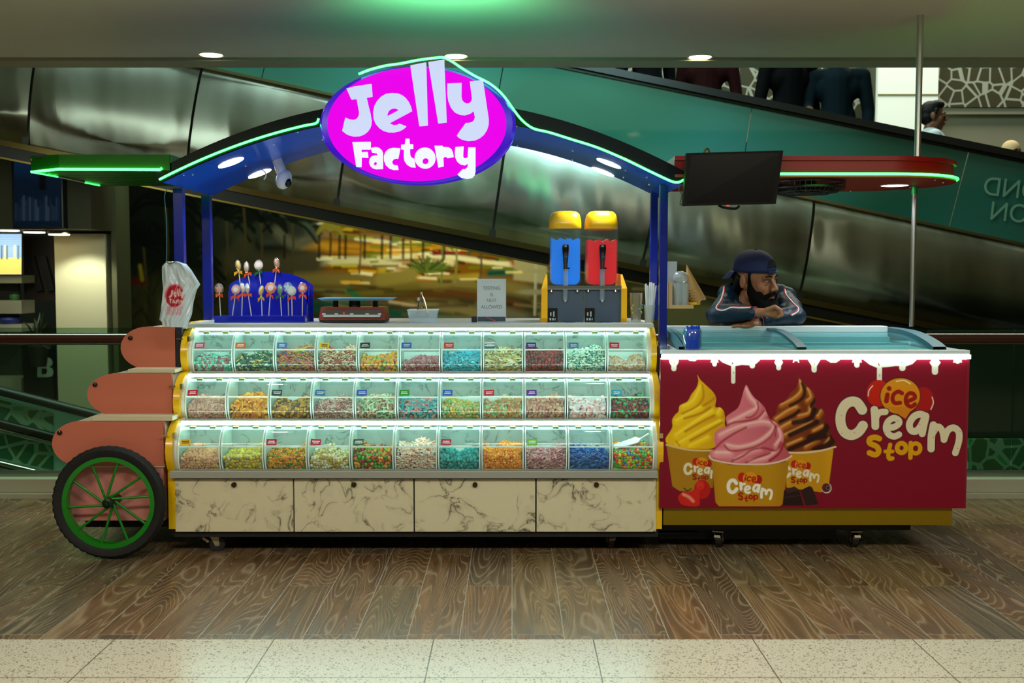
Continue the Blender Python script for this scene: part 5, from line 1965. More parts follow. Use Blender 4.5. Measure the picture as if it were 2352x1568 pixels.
cup([(1160, 950), (1640, 915), (1590, 1330), (1520, 1350), (1170, 1300)], '#c08a08', '#d89c08', [(1180, 950), (1350, 952), (1520, 930), (1660, 893)], '#e0c098')


def stroke_logo(S, ox, oy, k, full=True, col='#e8dcc8', stop='#d89c00', icec='#a81808', outline=True, rot=0.0):
    """the Ice Cream Stop lettering; S maps sketch coordinates (big logo, Z6 units) with scale k around (ox, oy)"""
    def T(l): return [(ox + (x - 655) * k / 3.136, oy + (y - 760) * k / 3.136) for x, y in l]
    u = k / 3.136
    # balloons
    if outline:
        pp.ellipse(*T([(655, 590)])[0], 149 * u, 134 * u, '#3a0612', 1)
    pp.ellipse(*T([(497, 572)])[0], 84 * u, 96 * u, '#c01a08', 1)
    pp.ellipse(*T([(820, 618)])[0], 78 * u, 90 * u, '#a81010', 1)
    if outline:
        pp.ellipse(*T([(655, 592)])[0], 148 * u, 133 * u, '#5a1a08', 1)
    pp.ellipse(*T([(655, 592)])[0], 142 * u, 128 * u, '#d88c10', 1)
    pp.poly(T([(560, 670), (750, 670), (695, 755)]), '#d07c10', 1)
    if full:
        pp.stroke(T([(625, 487), (680, 480), (728, 505)]), 7 * u, '#f0e0b0', 1)
        pp.stroke(T([(424, 590), (430, 550), (456, 518)]), 7 * u, '#f0d8c8', 1)
        pp.stroke(T([(885, 600), (895, 640), (878, 688)]), 7 * u, '#f0d8c8', 1)
    for l, w in (([(563, 582), (556, 628)], 34), ([(574, 537), (575, 538)], 34), ([(668, 572), (640, 560), (608, 580), (600, 615), (618, 642), (655, 640)], 30),
                 ([(712, 628), (760, 606), (752, 578), (722, 572), (698, 600), (700, 645), (735, 668), (762, 650)], 30)):
        pp.stroke(T(l), w * u, icec, 1)
    CR = [([(382, 690), (345, 640), (300, 632), (255, 660), (228, 720), (228, 790), (255, 850), (305, 872), (355, 850), (388, 805)], 72),
          ([(470, 690), (476, 750), (478, 808)], 56), ([(480, 752), (505, 712), (550, 705)], 46),
          ([(560, 818), (610, 815), (648, 790), (645, 765), (610, 750), (570, 775), (555, 820), (575, 865), (615, 882), (650, 868)], 46),
          ([(838, 735), (800, 722), (755, 740), (725, 790), (735, 835), (770, 845), (805, 810), (842, 735), (830, 800), (818, 862)], 50),
          ([(898, 800), (885, 880), (884, 970)], 54), ([(893, 860), (930, 812), (962, 840), (976, 905)], 46), ([(976, 905), (1002, 840), (1045, 820), (1082, 850), (1084, 915), (1060, 1000)], 48)]
    if outline:
        for l, w in CR: pp.stroke(T(l), (w + 12) * u, '#3c0414', 1.5)
    for l, w in CR: pp.stroke(T(l), w * u, col, 1)
    for l, w in (([(508, 898), (475, 888), (440, 900), (440, 930), (490, 955), (505, 990), (480, 1014), (438, 1000)], 40), ([(588, 942), (575, 1000), (580, 1040), (605, 1040)], 30), ([(552, 990), (605, 990)], 26),
                 (arc(670, 965, 32, 34, 0, 360, 16), 34), ([(736, 930), (735, 1035)], 32), (arc(772, 968, 34, 36, 0, 360, 16), 30)):
        pp.stroke(T(l), w * u, stop, 1)


# front cup and pink swirl
SIL_P = [(760, 275), (790, 330), (840, 400), (900, 450), (945, 500), (970, 560), (1010, 620), (1060, 650), (1110, 700), (1140, 780), (1140, 880), (1180, 940), (1212, 985), (1150, 1030), (1000, 1055), (800, 1062), (560, 1040), (430, 1005), (392, 970), (410, 930), (450, 900), (440, 820), (450, 750), (500, 710), (565, 680), (558, 600), (600, 560), (660, 520), (690, 480), (710, 420), (735, 330)]
stroke_logo(None, 1540 + 318 / 4.355, 820 + 1118 / 4.355, .29, False, '#e0d4b8', '#901010', '#a81808', False)
stroke_logo(None, 1540 + 1313 / 4.355, 820 + 1145 / 4.355, .30, False, '#e0d4b8', '#901010', '#a81808', False)
# strawberries
pp.ellipse(1540 + 320 / 4.355, 820 + 1320 / 4.355, 19, 22, '#b81410', 1.5)
pp.ellipse(1540 + 300 / 4.355, 820 + 1280 / 4.355, 9, 10, '#d83020', 5, .8)
pp.poly(Z7([(80, 1390), (120, 1350), (200, 1340), (280, 1310), (292, 1400), (285, 1485), (130, 1480), (85, 1430)]), '#c82014', 1.5, 1, True)
pp.stroke(Z7([(130, 1370), (190, 1400), (230, 1440)]), 6, '#e89880', 5, .9)
pp.stroke(Z7([(140, 1310), (170, 1335), (210, 1315)]), 3, '#2a3a10', 2)
for a_, b2 in ((300, 1300), (340, 1330), (310, 1360), (360, 1300)):
    pp.ellipse(1540 + a_ / 4.355, 820 + b2 / 4.355, 1, 1.4, '#6a0808', 1)
swirl(SIL_P, '#d87080', [([(600, 650), (760, 570), (870, 500), (800, 400), (765, 320)], 60), ([(500, 780), (680, 700), (900, 650), (1000, 660)], 60), ([(460, 960), (600, 960)], 80), ([(570, 880), (700, 900), (880, 850), (1020, 740), (1040, 660)], 56), ([(650, 1030), (780, 960), (900, 920)], 44), ([(1060, 880), (1110, 800), (1090, 720)], 46), ([(800, 1045), (960, 1010), (1080, 930)], 46), ([(900, 620), (950, 560)], 40)],
      [([(560, 685), (640, 650), (780, 632), (880, 600), (935, 540)], 17), ([(440, 920), (520, 840), (640, 760), (760, 700)], 17), ([(545, 880), (600, 930), (720, 925), (880, 880), (1010, 790), (1055, 690)], 16), ([(620, 1035), (720, 990), (820, 925), (940, 905), (1060, 930), (1110, 850)], 18), ([(870, 450), (880, 520), (820, 590), (760, 600)], 14), ([(985, 560), (1000, 620), (1060, 700), (1050, 780)], 14), ([(1140, 860), (1090, 960), (1000, 1030)], 26), ([(760, 1050), (900, 990), (1000, 960)], 14)], '#e89aa0', '#98102c', '#f4c8c0')
cup([(415, 1030), (600, 1075), (800, 1085), (1000, 1075), (1195, 1035), (1132, 1470), (1100, 1490), (490, 1490), (455, 1450)], '#b88408', '#98680a', [(392, 985), (430, 1022), (600, 1058), (800, 1070), (1000, 1062), (1150, 1025), (1218, 985)], '#e0c0a8')
stroke_logo(None, 1540 + 802 / 4.355, 820 + 1294 / 4.355, .365, False, '#f0e8d8', '#a81008', '#a81808', False)
# chocolate pieces
pp.poly(Z7([(1145, 1330), (1250, 1292), (1300, 1330), (1345, 1485), (1130, 1485)]), '#241012', 1.2)
pp.poly(Z7([(1150, 1325), (1250, 1290), (1300, 1325), (1190, 1360)]), '#3c2220', 1.2)
pp.poly(Z7([(1310, 1330), (1400, 1286), (1430, 1300), (1495, 1470), (1365, 1485)]), '#2c1618', 1.2)
pp.stroke(Z7([(1150, 1400), (1320, 1380)]), 1.5, '#4a2c28', 1, .8, False)
# round lock printed over
pp.ellipse(1540 + 1575 / 4.355, 820 + 1308 / 4.355, 11.5, 12, '#c8bcb8', 1)
pp.ellipse(1540 + 1570 / 4.355, 820 + 1303 / 4.355, 10, 10.5, '#6a1420', 1)
# big logo
stroke_logo(None, 1860 + 655 / 3.136, 720 + 760 / 3.136, 1.0, True, '#ddd0b0', '#d89c00', '#9a1206', True)
for x, y in ((233, 733), (238, 860), (327, 855), (550, 855), (640, 770), (798, 795), (900, 890), (918, 842), (1078, 968), (1092, 845)):
    pp.ellipse(*Z6([(x, y)])[0], 1.6, 1.6, '#c86858', 1, .7)
m_print = attr_mat('panel_print', .45, spec=.25)
pnl = pp.build('printed_panel', lambda x, y: W(x, y, -.006), m_print, frz)
a, b_ = W(1517, 822, -.005), W(2217, 1167, -.005)
MB().box(a.x, b_.x + .003, -.005, .02, b_.z, a.z).build('front_board', M('front_board', '#780420', .4), frz)
c = W(1540 + 1570 / 4.355, 820 + 1303 / 4.355, -.01)
MB().cyl((c.x, -.006, c.z), (c.x, -.016, c.z), .011, 20).build('lock', M('lock_ring', '#8c8484', .3, 1.0), frz)
MB().cyl((c.x, -.015, c.z), (c.x, -.018, c.z), .006, 16).build('keyhole', M('keyhole', '#0a0606', .4), frz)

# ---------------------------------------------------------------- red canopy over the freezer
red = thing('red_canopy', 'red round-ended canopy with a green neon line hanging above the freezer', 'canopy', (1.4, .45, 1.7))
m_red = M('red_paint', '#8c0505', .35, spec=.35)
m_red2 = M('red_underside', '#94200f', .4)
RX0, RXC, RR = .785, 1.842, .45


def stad(r, x0=RX0, y0=.45, n=24):
    return [(x0, y0 - r)] + [(RXC + r * math.sin(t), y0 - r * math.cos(t)) for t in np.linspace(0, PI, n)] + [(x0, y0 + r)]


zA, zB, zC, zD = W(1900, 358, 0).z, W(1900, 368, 0).z, W(1900, 400, 0).z, W(1900, 404, 0).z
MB().prism(stad(.452), zB, zA, 0, 'xy').build('top_lip', m_red, red, True)
MB().prism(stad(.438), zC, zB, 0, 'xy').build('drum', m_red, red, True)
MB().prism(stad(.452), zD - .006, zC - .0, 0, 'xy').build('underside', m_red2, red)
npts = [(x, y, zC + .001) for x, y in stad(.458, 1.0)[:-1]]
ntr = MB().tube(npts, .0065, 10).build('neon_tube', m_neon, red, True)
MB().tube([(x * 1.0, y - .004, z) for x, y, z in npts], .0038, 8).build('neon_core', m_neon_core, ntr, True)
c = W(2055, 425, .55)
c.z = zD - .006
c = WZ(2055, 425, zD - .006)
MB().cyl((c.x, c.y, c.z - .003), (c.x, c.y, c.z + .001), .068, 28).build('recessed_light', m_spot, red)
MB().lathe([(.069, c.z - .004), (.075, c.z - .003), (.075, c.z)], (c.x, c.y, 0), n=28, caps=False).build('light_ring', M('downlight_ring'), red, True)
lamp('canopy_spot', 'SPOT', (c.x, c.y, c.z - .02), 34, (.9, .97, 1), size=.05, spot=130, blend=.7)
for x, y in ((1.2, .1), (1.5, .1), (2.1, .15), (2.2, .3), (2.15, .62), (1.3, .8), (1.9, .85)):
    MB().lathe([(0, -.005), (.005, -.004), (.006, 0)], (x, y, zD - .006), n=10).build('bolt', m_steelb, red, True)
# hanging pole from the ceiling down to the freezer
pole = thing('steel_pole', 'thin steel pole rising from the freezer through the red canopy to the ceiling', 'pole', (2.13, .5, zt))
m_pole = M('pole_steel', '#c8ccc8', .28, 1.0)
MB().cyl((2.14, .50, zA), (2.14, .50, 2.74), .0165, 20).build('upper_tube', m_pole, pole, True)
MB().cyl((2.13, .50, zt - .01 + .10), (2.13, .50, zD - .006), .013, 20).build('lower_tube', m_pole, pole, True)
MB().cyl((2.13, .50, zD - .05), (2.13, .50, zD - .006), .0155, 20).build('green_reflection', M('green_reflection', '#0c8a30', .3), pole, True)  # green reflection on the pole, built as a coloured sleeve
# caged fan under the red canopy
fc = WZ(1852, 440, zD - .06)
fan = thing('caged_fan', 'round black caged fan mounted flat under the red canopy beside the dark screen', 'fan', (fc.x, fc.y, zD - .03))
m_fan = M('fan_black', '#0c0a0a', .35)
z0_ = zD - .045
cg = MB()
Rf = .185
for rr, zq in ((Rf, z0_), (Rf, z0_ + .03), (Rf * .82, z0_ - .018), (Rf * .6, z0_ - .026), (Rf * .38, z0_ - .028)):
    cg.tube([(fc.x + rr * math.cos(t), fc.y + rr * math.sin(t), zq) for t in np.linspace(0, 2 * PI, 40, False)], .0035 if rr < Rf else .006, 6, 0, False, True)
for t in np.linspace(0, 2 * PI, 44, False):
    cg.tube([(fc.x + r_ * math.cos(t), fc.y + r_ * math.sin(t), z_) for r_, z_ in ((.04, z0_ - .029), (.11, z0_ - .026), (.155, z0_ - .016), (Rf, z0_), (Rf, z0_ + .03))], .0015, 5)
cg.build('cage', m_fan, fan, True)
MB().lathe([(0, z0_ - .032), (.035, z0_ - .031), (.045, z0_ - .02), (.045, zD - .006)], (fc.x, fc.y, 0), n=24).build('motor', m_fan, fan, True)
for k in range(5):
    t = 2 * PI * k / 5
    q = MB()
    pts = []
    for r_ in (.045, .10, .16):
        for d, zz_ in ((-.35, -.006), (.35, .016)):
            pts.append((fc.x + r_ * math.cos(t + d), fc.y + r_ * math.sin(t + d), z0_ + zz_))
    q.add(pts + [(a, b2, c_ + .002) for a, b2, c_ in pts], [(0, 1, 3, 2), (2, 3, 5, 4), (6, 8, 9, 7), (8, 10, 11, 9), (0, 2, 8, 6), (2, 4, 10, 8), (1, 7, 9, 3), (3, 9, 11, 5), (4, 5, 11, 10), (0, 6, 7, 1)])
    q.build('fan_blade', m_fan, fan)
# dark flat screen hung at the front of the canopy
scn = thing('flat_screen', 'switched off black flat screen hung in front of the left end of the red canopy', 'screen', W(1680, 410, -.10))
m_case = M('screen_case', '#030303', .5, spec=.2)
P4 = [W(x, y, Y) for x, y, Y in ((1576, 352, -.13), (1797, 346, -.06), (1780, 468, -.06), (1567, 473, -.13))]
nrm = (P4[1] - P4[0]).cross(P4[3] - P4[0]).normalized()
if nrm.y > 0: nrm = -nrm


def slab(P, d0, d1, name, mat, parent, inset=0.0):
    cen = sum(P, Vector()) / 4
    Q = [p_ + (cen - p_).normalized() * inset for p_ in P]
    return MB().add([p_ + nrm * d0 for p_ in Q] + [p_ + nrm * d1 for p_ in Q], [(0, 1, 2, 3), (7, 6, 5, 4), (0, 4, 5, 1), (1, 5, 6, 2), (2, 6, 7, 3), (3, 7, 4, 0)]).build(name, mat, parent)


slab(P4, -.012, .012, 'casing', m_case, scn)
slab(P4, -.04, -.012, 'back_cover', m_case, scn, .05)
slab(P4, .0121, .0128, 'display', M('screen_glass', '#020202', .3, spec=.15), scn, .022)
c = W(1683, 471, -.09)
q = smooth_path([tuple(W(x, y, -.09)) for x, y in ((1650, 471), (1664, 477), (1690, 479), (1698, 472))], 4)
MB().tube(q, .006, 8).build('lower_handle', m_case, scn, True)
MB().ell(W(1672, 472, -.10), (.007, .003, .003)).build('power_light', M('power_red', '#ff2020', emit='#ff1020', es=3), scn, True)
q = smooth_path([tuple(W(x, y, -.05)) for x, y in ((1617, 352), (1620, 344), (1626, 341), (1630, 350))], 4)
MB().tube(q, .0045, 8).build('hook', M('brass_hook', '#8a6a3a', .3, .8), scn, True)
q = smooth_path([tuple(W(x, y, -.04)) for x, y in ((1570, 424), (1561, 428), (1560, 438), (1566, 446), (1563, 462), (1562, 470), (1566, 468))], 4)
MB().tube(q, .0028, 6).build('cable', M('cable_grey', '#4a5a5c', .4), scn, True)
a, b_ = W(1640, 380, .0), W(1740, 400, .0)
MB().box(a.x, b_.x, -.075, .0, 1.80, 1.84).build('mounting_bracket', m_case, scn)

# ---------------------------------------------------------------- green slatted awning on the left
grn = thing('green_awning', 'green slatted flat awning with green neon edge at the left of the blue arch', 'awning', W(240, 390, .4))
m_gr = M('green_awning_paint', '#055805', .45, spec=.25)
gz1, gz0 = W(250, 355, 0).z, W(250, 391, 0).z
gx0, gx1 = W(70, 390, .04).x, -1.70
gpoly = [(W(136, 390, 0).x, 0.0), (gx1 + .05, 0.0), (gx1 + .05, .92), (gx0 + .03, .92), (gx0, .06)]
for i in range(len(gpoly)):
    (xa_, ya_), (xb_, yb_) = gpoly[i], gpoly[(i + 1) % len(gpoly)]
    MB().bar((xa_, ya_, (gz0 + gz1) / 2), (xb_, yb_, (gz0 + gz1) / 2), .014, gz1 - gz0).build('fascia_board', m_gr, grn)
for k in range(14):
    y = .05 + k * .063
    MB().box(gx0 + .02, gx1 + .04, y, y + .036, gz0 + .002, gz0 + .022).build('slat', m_gr, grn)
MB().box(gx0 + .03, gx1 + .04, .02, .9, gz1 - .012, gz1 - .002).build('top_sheet', M('awning_dark', '#03200a', .6), grn)
t1 = MB().tube([(gx0 - .004, .06, gz0 - .002), (W(136, 390, 0).x, -.010, gz0 + .004), (W(368, 390, -.01).x, -.010, gz0 + .002), (W(372, 388, -.01).x, -.010, gz0 + .010)], .0068, 10).build('neon_tube', m_neon, grn, True)
MB().tube([(gx0 - .004, .055, gz0 - .002), (W(136, 390, 0).x, -.015, gz0 + .004), (W(368, 390, -.01).x, -.015, gz0 + .002)], .0042, 8).build('neon_core', m_neon_core, t1, True)
MB().cyl((gx0 + .002, .07, gz0 - .004), (gx0 + .022, .30, gz0 - .004), .004, 8).build('neon_tube', m_neon, grn, True)
MB().cyl((gx0 + .024, .64, gz0 - .004), (gx0 + .03, .84, gz0 - .004), .004, 8).build('neon_tube', m_neon, grn, True)
MB().cyl((gx0 + .020, .30, gz0 - .004), (gx0 + .026, .64, gz0 - .004), .004, 8).build('unlit_tube', M('unlit_tube', '#b8b8a0', .4), grn, True)
MB().ell((gx0 + .01, .03, gz1 - .02), .006).build('bolt', M('brass_hook'), grn, True)
# ================================================================ THINGS ON THE COUNTER
IY = 0.47     # depth of the row of things on the counter
ZT = Z_TOP + .0005


def X(px, Y=IY): return W(px, 700, Y).x
def Zp(py, Y=IY): return W(1176, py, Y).z


# --- lollipop stand
m_acb = M('blue_acrylic', '#0618a0', .22, coat=.4)
st = thing('lollipop_stand', 'blue stepped stand with an arched back holding wrapped lollipops on the counter', 'stand', (X(610), IY, ZT))
x0, x1 = X(500), X(706)
MB().box(x0, x1, IY - .07, IY + .05, ZT, Zp(724), 0, .002).build('lower_step', m_acb, st)
zb_ = Zp(655, .55)
bk = [(X(527, .55), ZT), (X(720, .55), ZT), (X(720, .55), Zp(655, .55))]
bk += [(X(px, .55), Zp(py, .55)) for px, py in ((700, 641), (675, 631), (645, 625), (612, 623), (580, 628), (552, 639), (532, 650), (527, 657))]
MB().prism(bk, .55, .556, 0, 'xz').build('back_board', m_acb, st)
MB().box(X(527, .54), X(706, .54), IY + .05, .55, Zp(724), Zp(668, .53)).build('upper_step', m_acb, st)
for xs_ in (X(706, .5),):
    pr_ = [(IY - .06, ZT), (.55, ZT), (.55, Zp(655, .55)), (.53, Zp(675, .55)), (.52, Zp(678, .55)), (.52, Zp(692, .52)), (IY + .02, Zp(697, .5)), (IY, Zp(724))]
    MB().prism(pr_, xs_, xs_ + .005, 0, 'yz').build('side_board', m_acb, st)
LP = [  # head px, base px, head colours, ribbon colour, ribbon offset, kind, depth step
    (547, 609, 554, 667, '#e8b820', '#f0b010', 'flat', 'yellow slim', 'yellow', 1),
    (566, 613, 578, 668, '#e0c0b0', '#f05818', 'flat', 'pale', 'orange', 1),
    (594, 609, 601, 668, '#e8c8b8', '#0c6a30', 'disc', 'round white and peach', 'green', 1),
    (636, 604, 629, 668, '#d88858', '#f05818', 'flat', 'striped', 'orange', 1),
    (503, 663, 507, 724, '#c87848', '#f05818', 'star', 'brown star-shaped', 'orange', 0),
    (542, 665, 533, 724, '#e0a888', '#f04810', 'disc', 'round peach', 'orange', 0),
    (557, 661, 555, 724, '#e8d8c8', '#f05010', 'flat', 'cream', 'orange', 0),
    (568, 662, 578, 724, '#c8d0d0', '#f05818', 'flat', 'silvery', 'orange', 0),
    (600, 667, 602, 724, '#e8d050', '#e8b820', 'flat', 'small yellow', 'yellow', 0),
    (622, 661, 617, 724, '#f07840', '#f04810', 'disc', 'large round orange and white', 'orange', 0),
    (643, 665, 647, 724, '#109048', '#0c6a30', 'flat', 'green', 'green', 0),
    (661, 660, 663, 724, '#b8d8d8', '#1848b0', 'star', 'small pale blue', 'blue', 0),
    (670, 668, 671, 724, '#c8e0d8', '#f04818', 'disc', 'round white and mint', 'orange', 0),
    (695, 661, 694, 724, '#f07038', '#f04810', 'flower', 'orange flower-shaped', 'orange', 0)]
m_stick = M('lolly_stick', '#e0d8c8', .5)
m_wrap = glassy('lolly_wrapper', '#ffffff', .88, .08, '#e8f0f4', .12)
for i, (hx, hy, bx, by, hc, rc, kind, desc, rn, up) in enumerate(LP):
    yb = IY + (.085 if up else -.02 + .012 * (i % 3))
    yh = yb - .008
    B, H = W(bx, by, yb), W(hx, hy, yh)
    if not up: B.z = Zp(724) - .012
    elif up: B.z = Zp(668, .53) - .010
    t = thing('lollipop', '%s wrapped lollipop with %s ribbon, %s' % (desc, rn, 'upper row of the blue stand' if up else 'lower row of the blue stand'), 'lollipop', B, 'lollipops in the blue stand')
    MB().cyl(B, H, .0028, 8).build('stick', m_stick, t, True)
    mh = M('lolly' + hc, hc, .35, coat=.3)
    rr = .022 if 'large' not in desc else .027
    if kind in ('disc', 'flower'):
        hd = MB()
        pts = []
        nn = 48
        for k in range(nn):
            a = 2 * PI * k / nn
            r_ = rr * (1 + (.13 * math.cos(6 * a) if kind == 'flower' or 'large' in desc else 0))
            pts.append((H.x + r_ * math.cos(a), H.z + r_ * math.sin(a)))
        hd.prism(pts, H.y - .006, H.y + .006, 0, 'xz')
        hd.build('candy_disc', mh, t)
        MB().cyl((H.x, H.y - .007, H.z), (H.x, H.y - .0095, H.z), rr * .56, 24).build('centre', M('lolly_centre', '#f0e4e8', .4), t, True)
    elif kind == 'star':
        pts = [(H.x + (rr if k % 2 == 0 else rr * .5) * math.sin(2 * PI * k / 10), H.z + (rr if k % 2 == 0 else rr * .5) * math.cos(2 * PI * k / 10)) for k in range(10)]
        MB().prism(pts, H.y - .006, H.y + .006, 0, 'xz').build('candy_star', mh, t)
    else:
        MB().ell(H, (.011, .012, .024), (0, (i % 3 - 1) * .25, 0), 14, 10).build('candy_head', mh, t, True)
    wr = MB().ell(H, (rr * 1.15 if kind != 'flat' else .016, .013, .030), (0, (i % 3 - 1) * .2, 0), 10, 6)
    wr.build('wrapper', m_wrap, t)
    d = (B - H).normalized()
    K = H + d * .032 + Vector((0, -.006, 0))
    rb = MB()
    rr_ = random.Random(i)
    rb.ell(K, .006, (0, 0, 0), 8, 6)
    rb.build('ribbon_knot', M('ribbon' + rc, rc, .45), t, True)
    for s in (-1, 1):
        q = MB()
        ex = s * rr_.uniform(.014, .024)
        dz = -rr_.uniform(.004, .022)
        q.add([K + Vector((0, -.002, .002)), K + Vector((ex, -.008, dz + .012)), K + Vector((ex * 1.05, -.004, dz - .008)), K + Vector((0, -.002, -.004)),
               K + Vector((0, .002, .002)), K + Vector((ex, .004, dz + .010)), K + Vector((ex * 1.05, .006, dz - .008)), K + Vector((0, .002, -.004))],
              [(0, 1, 2, 3), (7, 6, 5, 4), (0, 4, 5, 1), (1, 5, 6, 2), (2, 6, 7, 3), (3, 7, 4, 0)])
        q.build('ribbon_tail', M('ribbon' + rc, rc, .45), t)

# --- weighing scale
sc_t = thing('weighing_scale', 'red digital weighing scale with a shiny blue-lit steel pan on the counter', 'scale', (X(818), IY, ZT))
xa_, xb_ = X(739), X(890)
zl, zh = Zp(733), Zp(704)
q = MB()
f0, f1 = IY - .10, IY + .12
q.add([(xa_, f0, zl), (xb_, f0, zl), (xb_, f1, zl), (xa_, f1, zl), (xa_ + .01, f0 + .02, zh), (xb_ - .01, f0 + .02, zh), (xb_ - .01, f1 - .01, zh), (xa_ + .01, f1 - .01, zh)],
      [(3, 2, 1, 0), (4, 5, 6, 7), (0, 1, 5, 4), (1, 2, 6, 5), (2, 3, 7, 6), (3, 0, 4, 7)])
q.build('body', M('scale_red', '#7c1418', .25, coat=.5), sc_t)
MB().box(xa_ + .004, xb_ - .004, f0 + .004, f1 - .004, zl - .012, zl).build('base', M('scale_black', '#101010', .5), sc_t)
for xx in (xa_ + .035, xb_ - .035):
    for yy in (f0 + .02, f1 - .03):
        MB().cyl((xx, yy, ZT), (xx, yy, zl - .010), .016, 16).build('foot', M('scale_black'), sc_t, True)
cx = (xa_ + xb_) / 2
dsp = MB().box(xa_ + .022, xb_ - .022, f0 - .004, f0 + .02, zl + .014, zl + .052).build('display_panel', M('scale_grey', '#4c4e4c', .35), sc_t)
MB().box(xa_ + .026, xb_ - .026, f0 - .0065, f0 - .004, zl + .016, zl + .028).build('key_strip', M('scale_white', '#c8d4d8', .3), dsp)
for xx in (cx - .08, cx + .0, cx + .08, cx - .145, cx + .145):
    MB().box(xx - .009, xx + .009, f0 - .0065, f0 - .004, zl + .026, zl + .036).build('key_tab', M('scale_white'), dsp)
MB().box(cx - .045, cx - .038, f0 - .007, f0 - .004, zl + .034, zl + .038).build('red_light', M('power_red'), dsp)
for xx in (cx - .10, cx + .11, cx):
    MB().cyl((xx, IY, zh - .004), (xx, IY, Zp(690)), .014 if xx != cx else .03, 16).build('pan_support', M('scale_black'), sc_t, True)
zpn = Zp(689)
xp0, xp1 = X(738), X(906)
MB().add([(xp0 + .02, IY - .10, zpn), (xp1 - .02, IY - .10, zpn), (xp1 - .02, IY + .12, zpn), (xp0 + .02, IY + .12, zpn), (xp0, IY - .12, zpn + .012), (xp1, IY - .12, zpn + .012), (xp1, IY + .14, zpn + .012), (xp0, IY + .14, zpn + .012)],
         [(3, 2, 1, 0), (4, 5, 6, 7), (0, 1, 5, 4), (1, 2, 6, 5), (2, 3, 7, 6), (3, 0, 4, 7)]).build('pan', M('scale_pan', '#7cd4ff', .3, .4), sc_t)  # the arch's blue reflection is put into the pan's colour

# --- tub with tongs
m_tub = glassy('tub_plastic', '#f0fbff', .55, .1, '#d0e4ee', .10)
tub = thing('plastic_tub', 'small translucent plastic tub on the counter between the scale and the white notice', 'tub', (X(972), IY, ZT))
xa_, xb_ = X(943), X(1001)
q = MB()
zt_ = Zp(711)
for k, (w0, w1) in enumerate(((0, 0), (-.004, 0))):
    pass
bot = [(xa_, IY - .05), (xb_, IY - .05), (xb_, IY + .05), (xa_, IY + .05)]
top_ = [(xa_ - .012, IY - .062), (xb_ + .012, IY - .062), (xb_ + .012, IY + .062), (xa_ - .012, IY + .062)]
q.add([(a, b2, ZT) for a, b2 in bot] + [(a, b2, zt_) for a, b2 in top_], [(3, 2, 1, 0), (0, 1, 5, 4), (1, 2, 6, 5), (2, 3, 7, 6), (3, 0, 4, 7)])
q.build('bowl', m_tub, tub)
rm = [(a, b2, zt_) for a, b2 in top_]
MB().tube(rm, .0028, 8, 0, False, True).build('rim', M('tub_rim', '#d8e8ec', .3), tub)
tg = thing('tongs', 'steel tongs with pale grips standing in the small plastic tub', 'tongs', (X(972), IY, ZT + .01))
m_tong = M('tong_steel', '#a8a898', .2, 1.0)
ap = W(968, 674, IY)
for s, e in ((-1, W(958, 728, IY)), (1, W(984, 726, IY))):
    MB().tube([ap, ap + (e - ap) * .3 + Vector((s * .004, 0, 0)), e], [.004, .006, .007], 8).build('arm', m_tong, tg, True)
MB().ell(ap, (.007, .006, .009)).build('hinge', M('tong_brass', '#d8b070', .3, .9), tg, True)
MB().cyl(W(962, 683, IY - .01), W(961, 690, IY - .01), .006).build('clip', M('scale_white'), tg, True)
MB().cyl(W(968, 703, IY - .012), W(968, 711, IY - .012), .0075).build('clip', M('tong_brass'), tg, True)
props(MB().ell(W(948, 737, IY - .03), (.006, .005, .006)).build('orange_candy', M('orange_bit', '#e86028', .4), None, True), 'single orange candy at the bottom left of the small plastic tub', 'candy')

# --- notice
nt_ = thing('notice_stand', 'white handwritten notice in a clear stand reading Testing is not allowed', 'notice', (X(1129), IY, ZT))
a, b_ = W(1097, 641, IY), W(1161, 727, IY)
MB().box(a.x, b_.x, IY, IY + .002, b_.z, a.z).build('paper', M('notice_paper', '#c4d2d8', .5), nt_)
MB().box(a.x - .003, b_.x + .003, IY + .0022, IY + .005, ZT + .001, a.z + .003).build('clear_back', m_tub, nt_)
MB().box(a.x - .003, b_.x + .003, IY - .05, IY + .005, ZT, ZT + .003).build('clear_foot', m_tub, nt_)
for xx in (a.x - .003, b_.x + .001):
    MB().box(xx, xx + .002, IY - .002, IY + .005, ZT + .003, a.z + .003).build('edge', M('tub_rim'), nt_)
MB().box(a.x, b_.x, IY, IY + .002, ZT + .004, b_.z - .001).build('dark_strip', M('notice_dark', '#3c4c54', .4), nt_)
m_ink = M('marker_ink', '#6a7a80', .6)
for k, (s, py) in enumerate((('TESTING', 662), ('IS', 677), ('NOT', 690), ('ALLOWED', 705))):
    c = W(1129, py, IY - .001)
    text_mesh('handwriting', s, .0255, m_ink, (c.x, IY - .0008, c.z), nt_, rot=(PI / 2, 0, 0), extrude=.0003, sx=.92)
q = MB().cyl(W(1117, 729, IY - .03), W(1142, 739, IY - .045), .0028, 8)
props(q.build('red_pen', M('pen_red', '#a83848', .4), None, True), 'thin red pen leaning at the foot of the white notice', 'pen')
a, b_ = W(1083, 726, IY), W(1096, 741, IY)
props(MB().box(a.x, b_.x, IY - .01, IY + .02, ZT, a.z, 0, .003).build('small_black_box', M('scale_black')), 'small black box on the counter just left of the white notice', 'box')

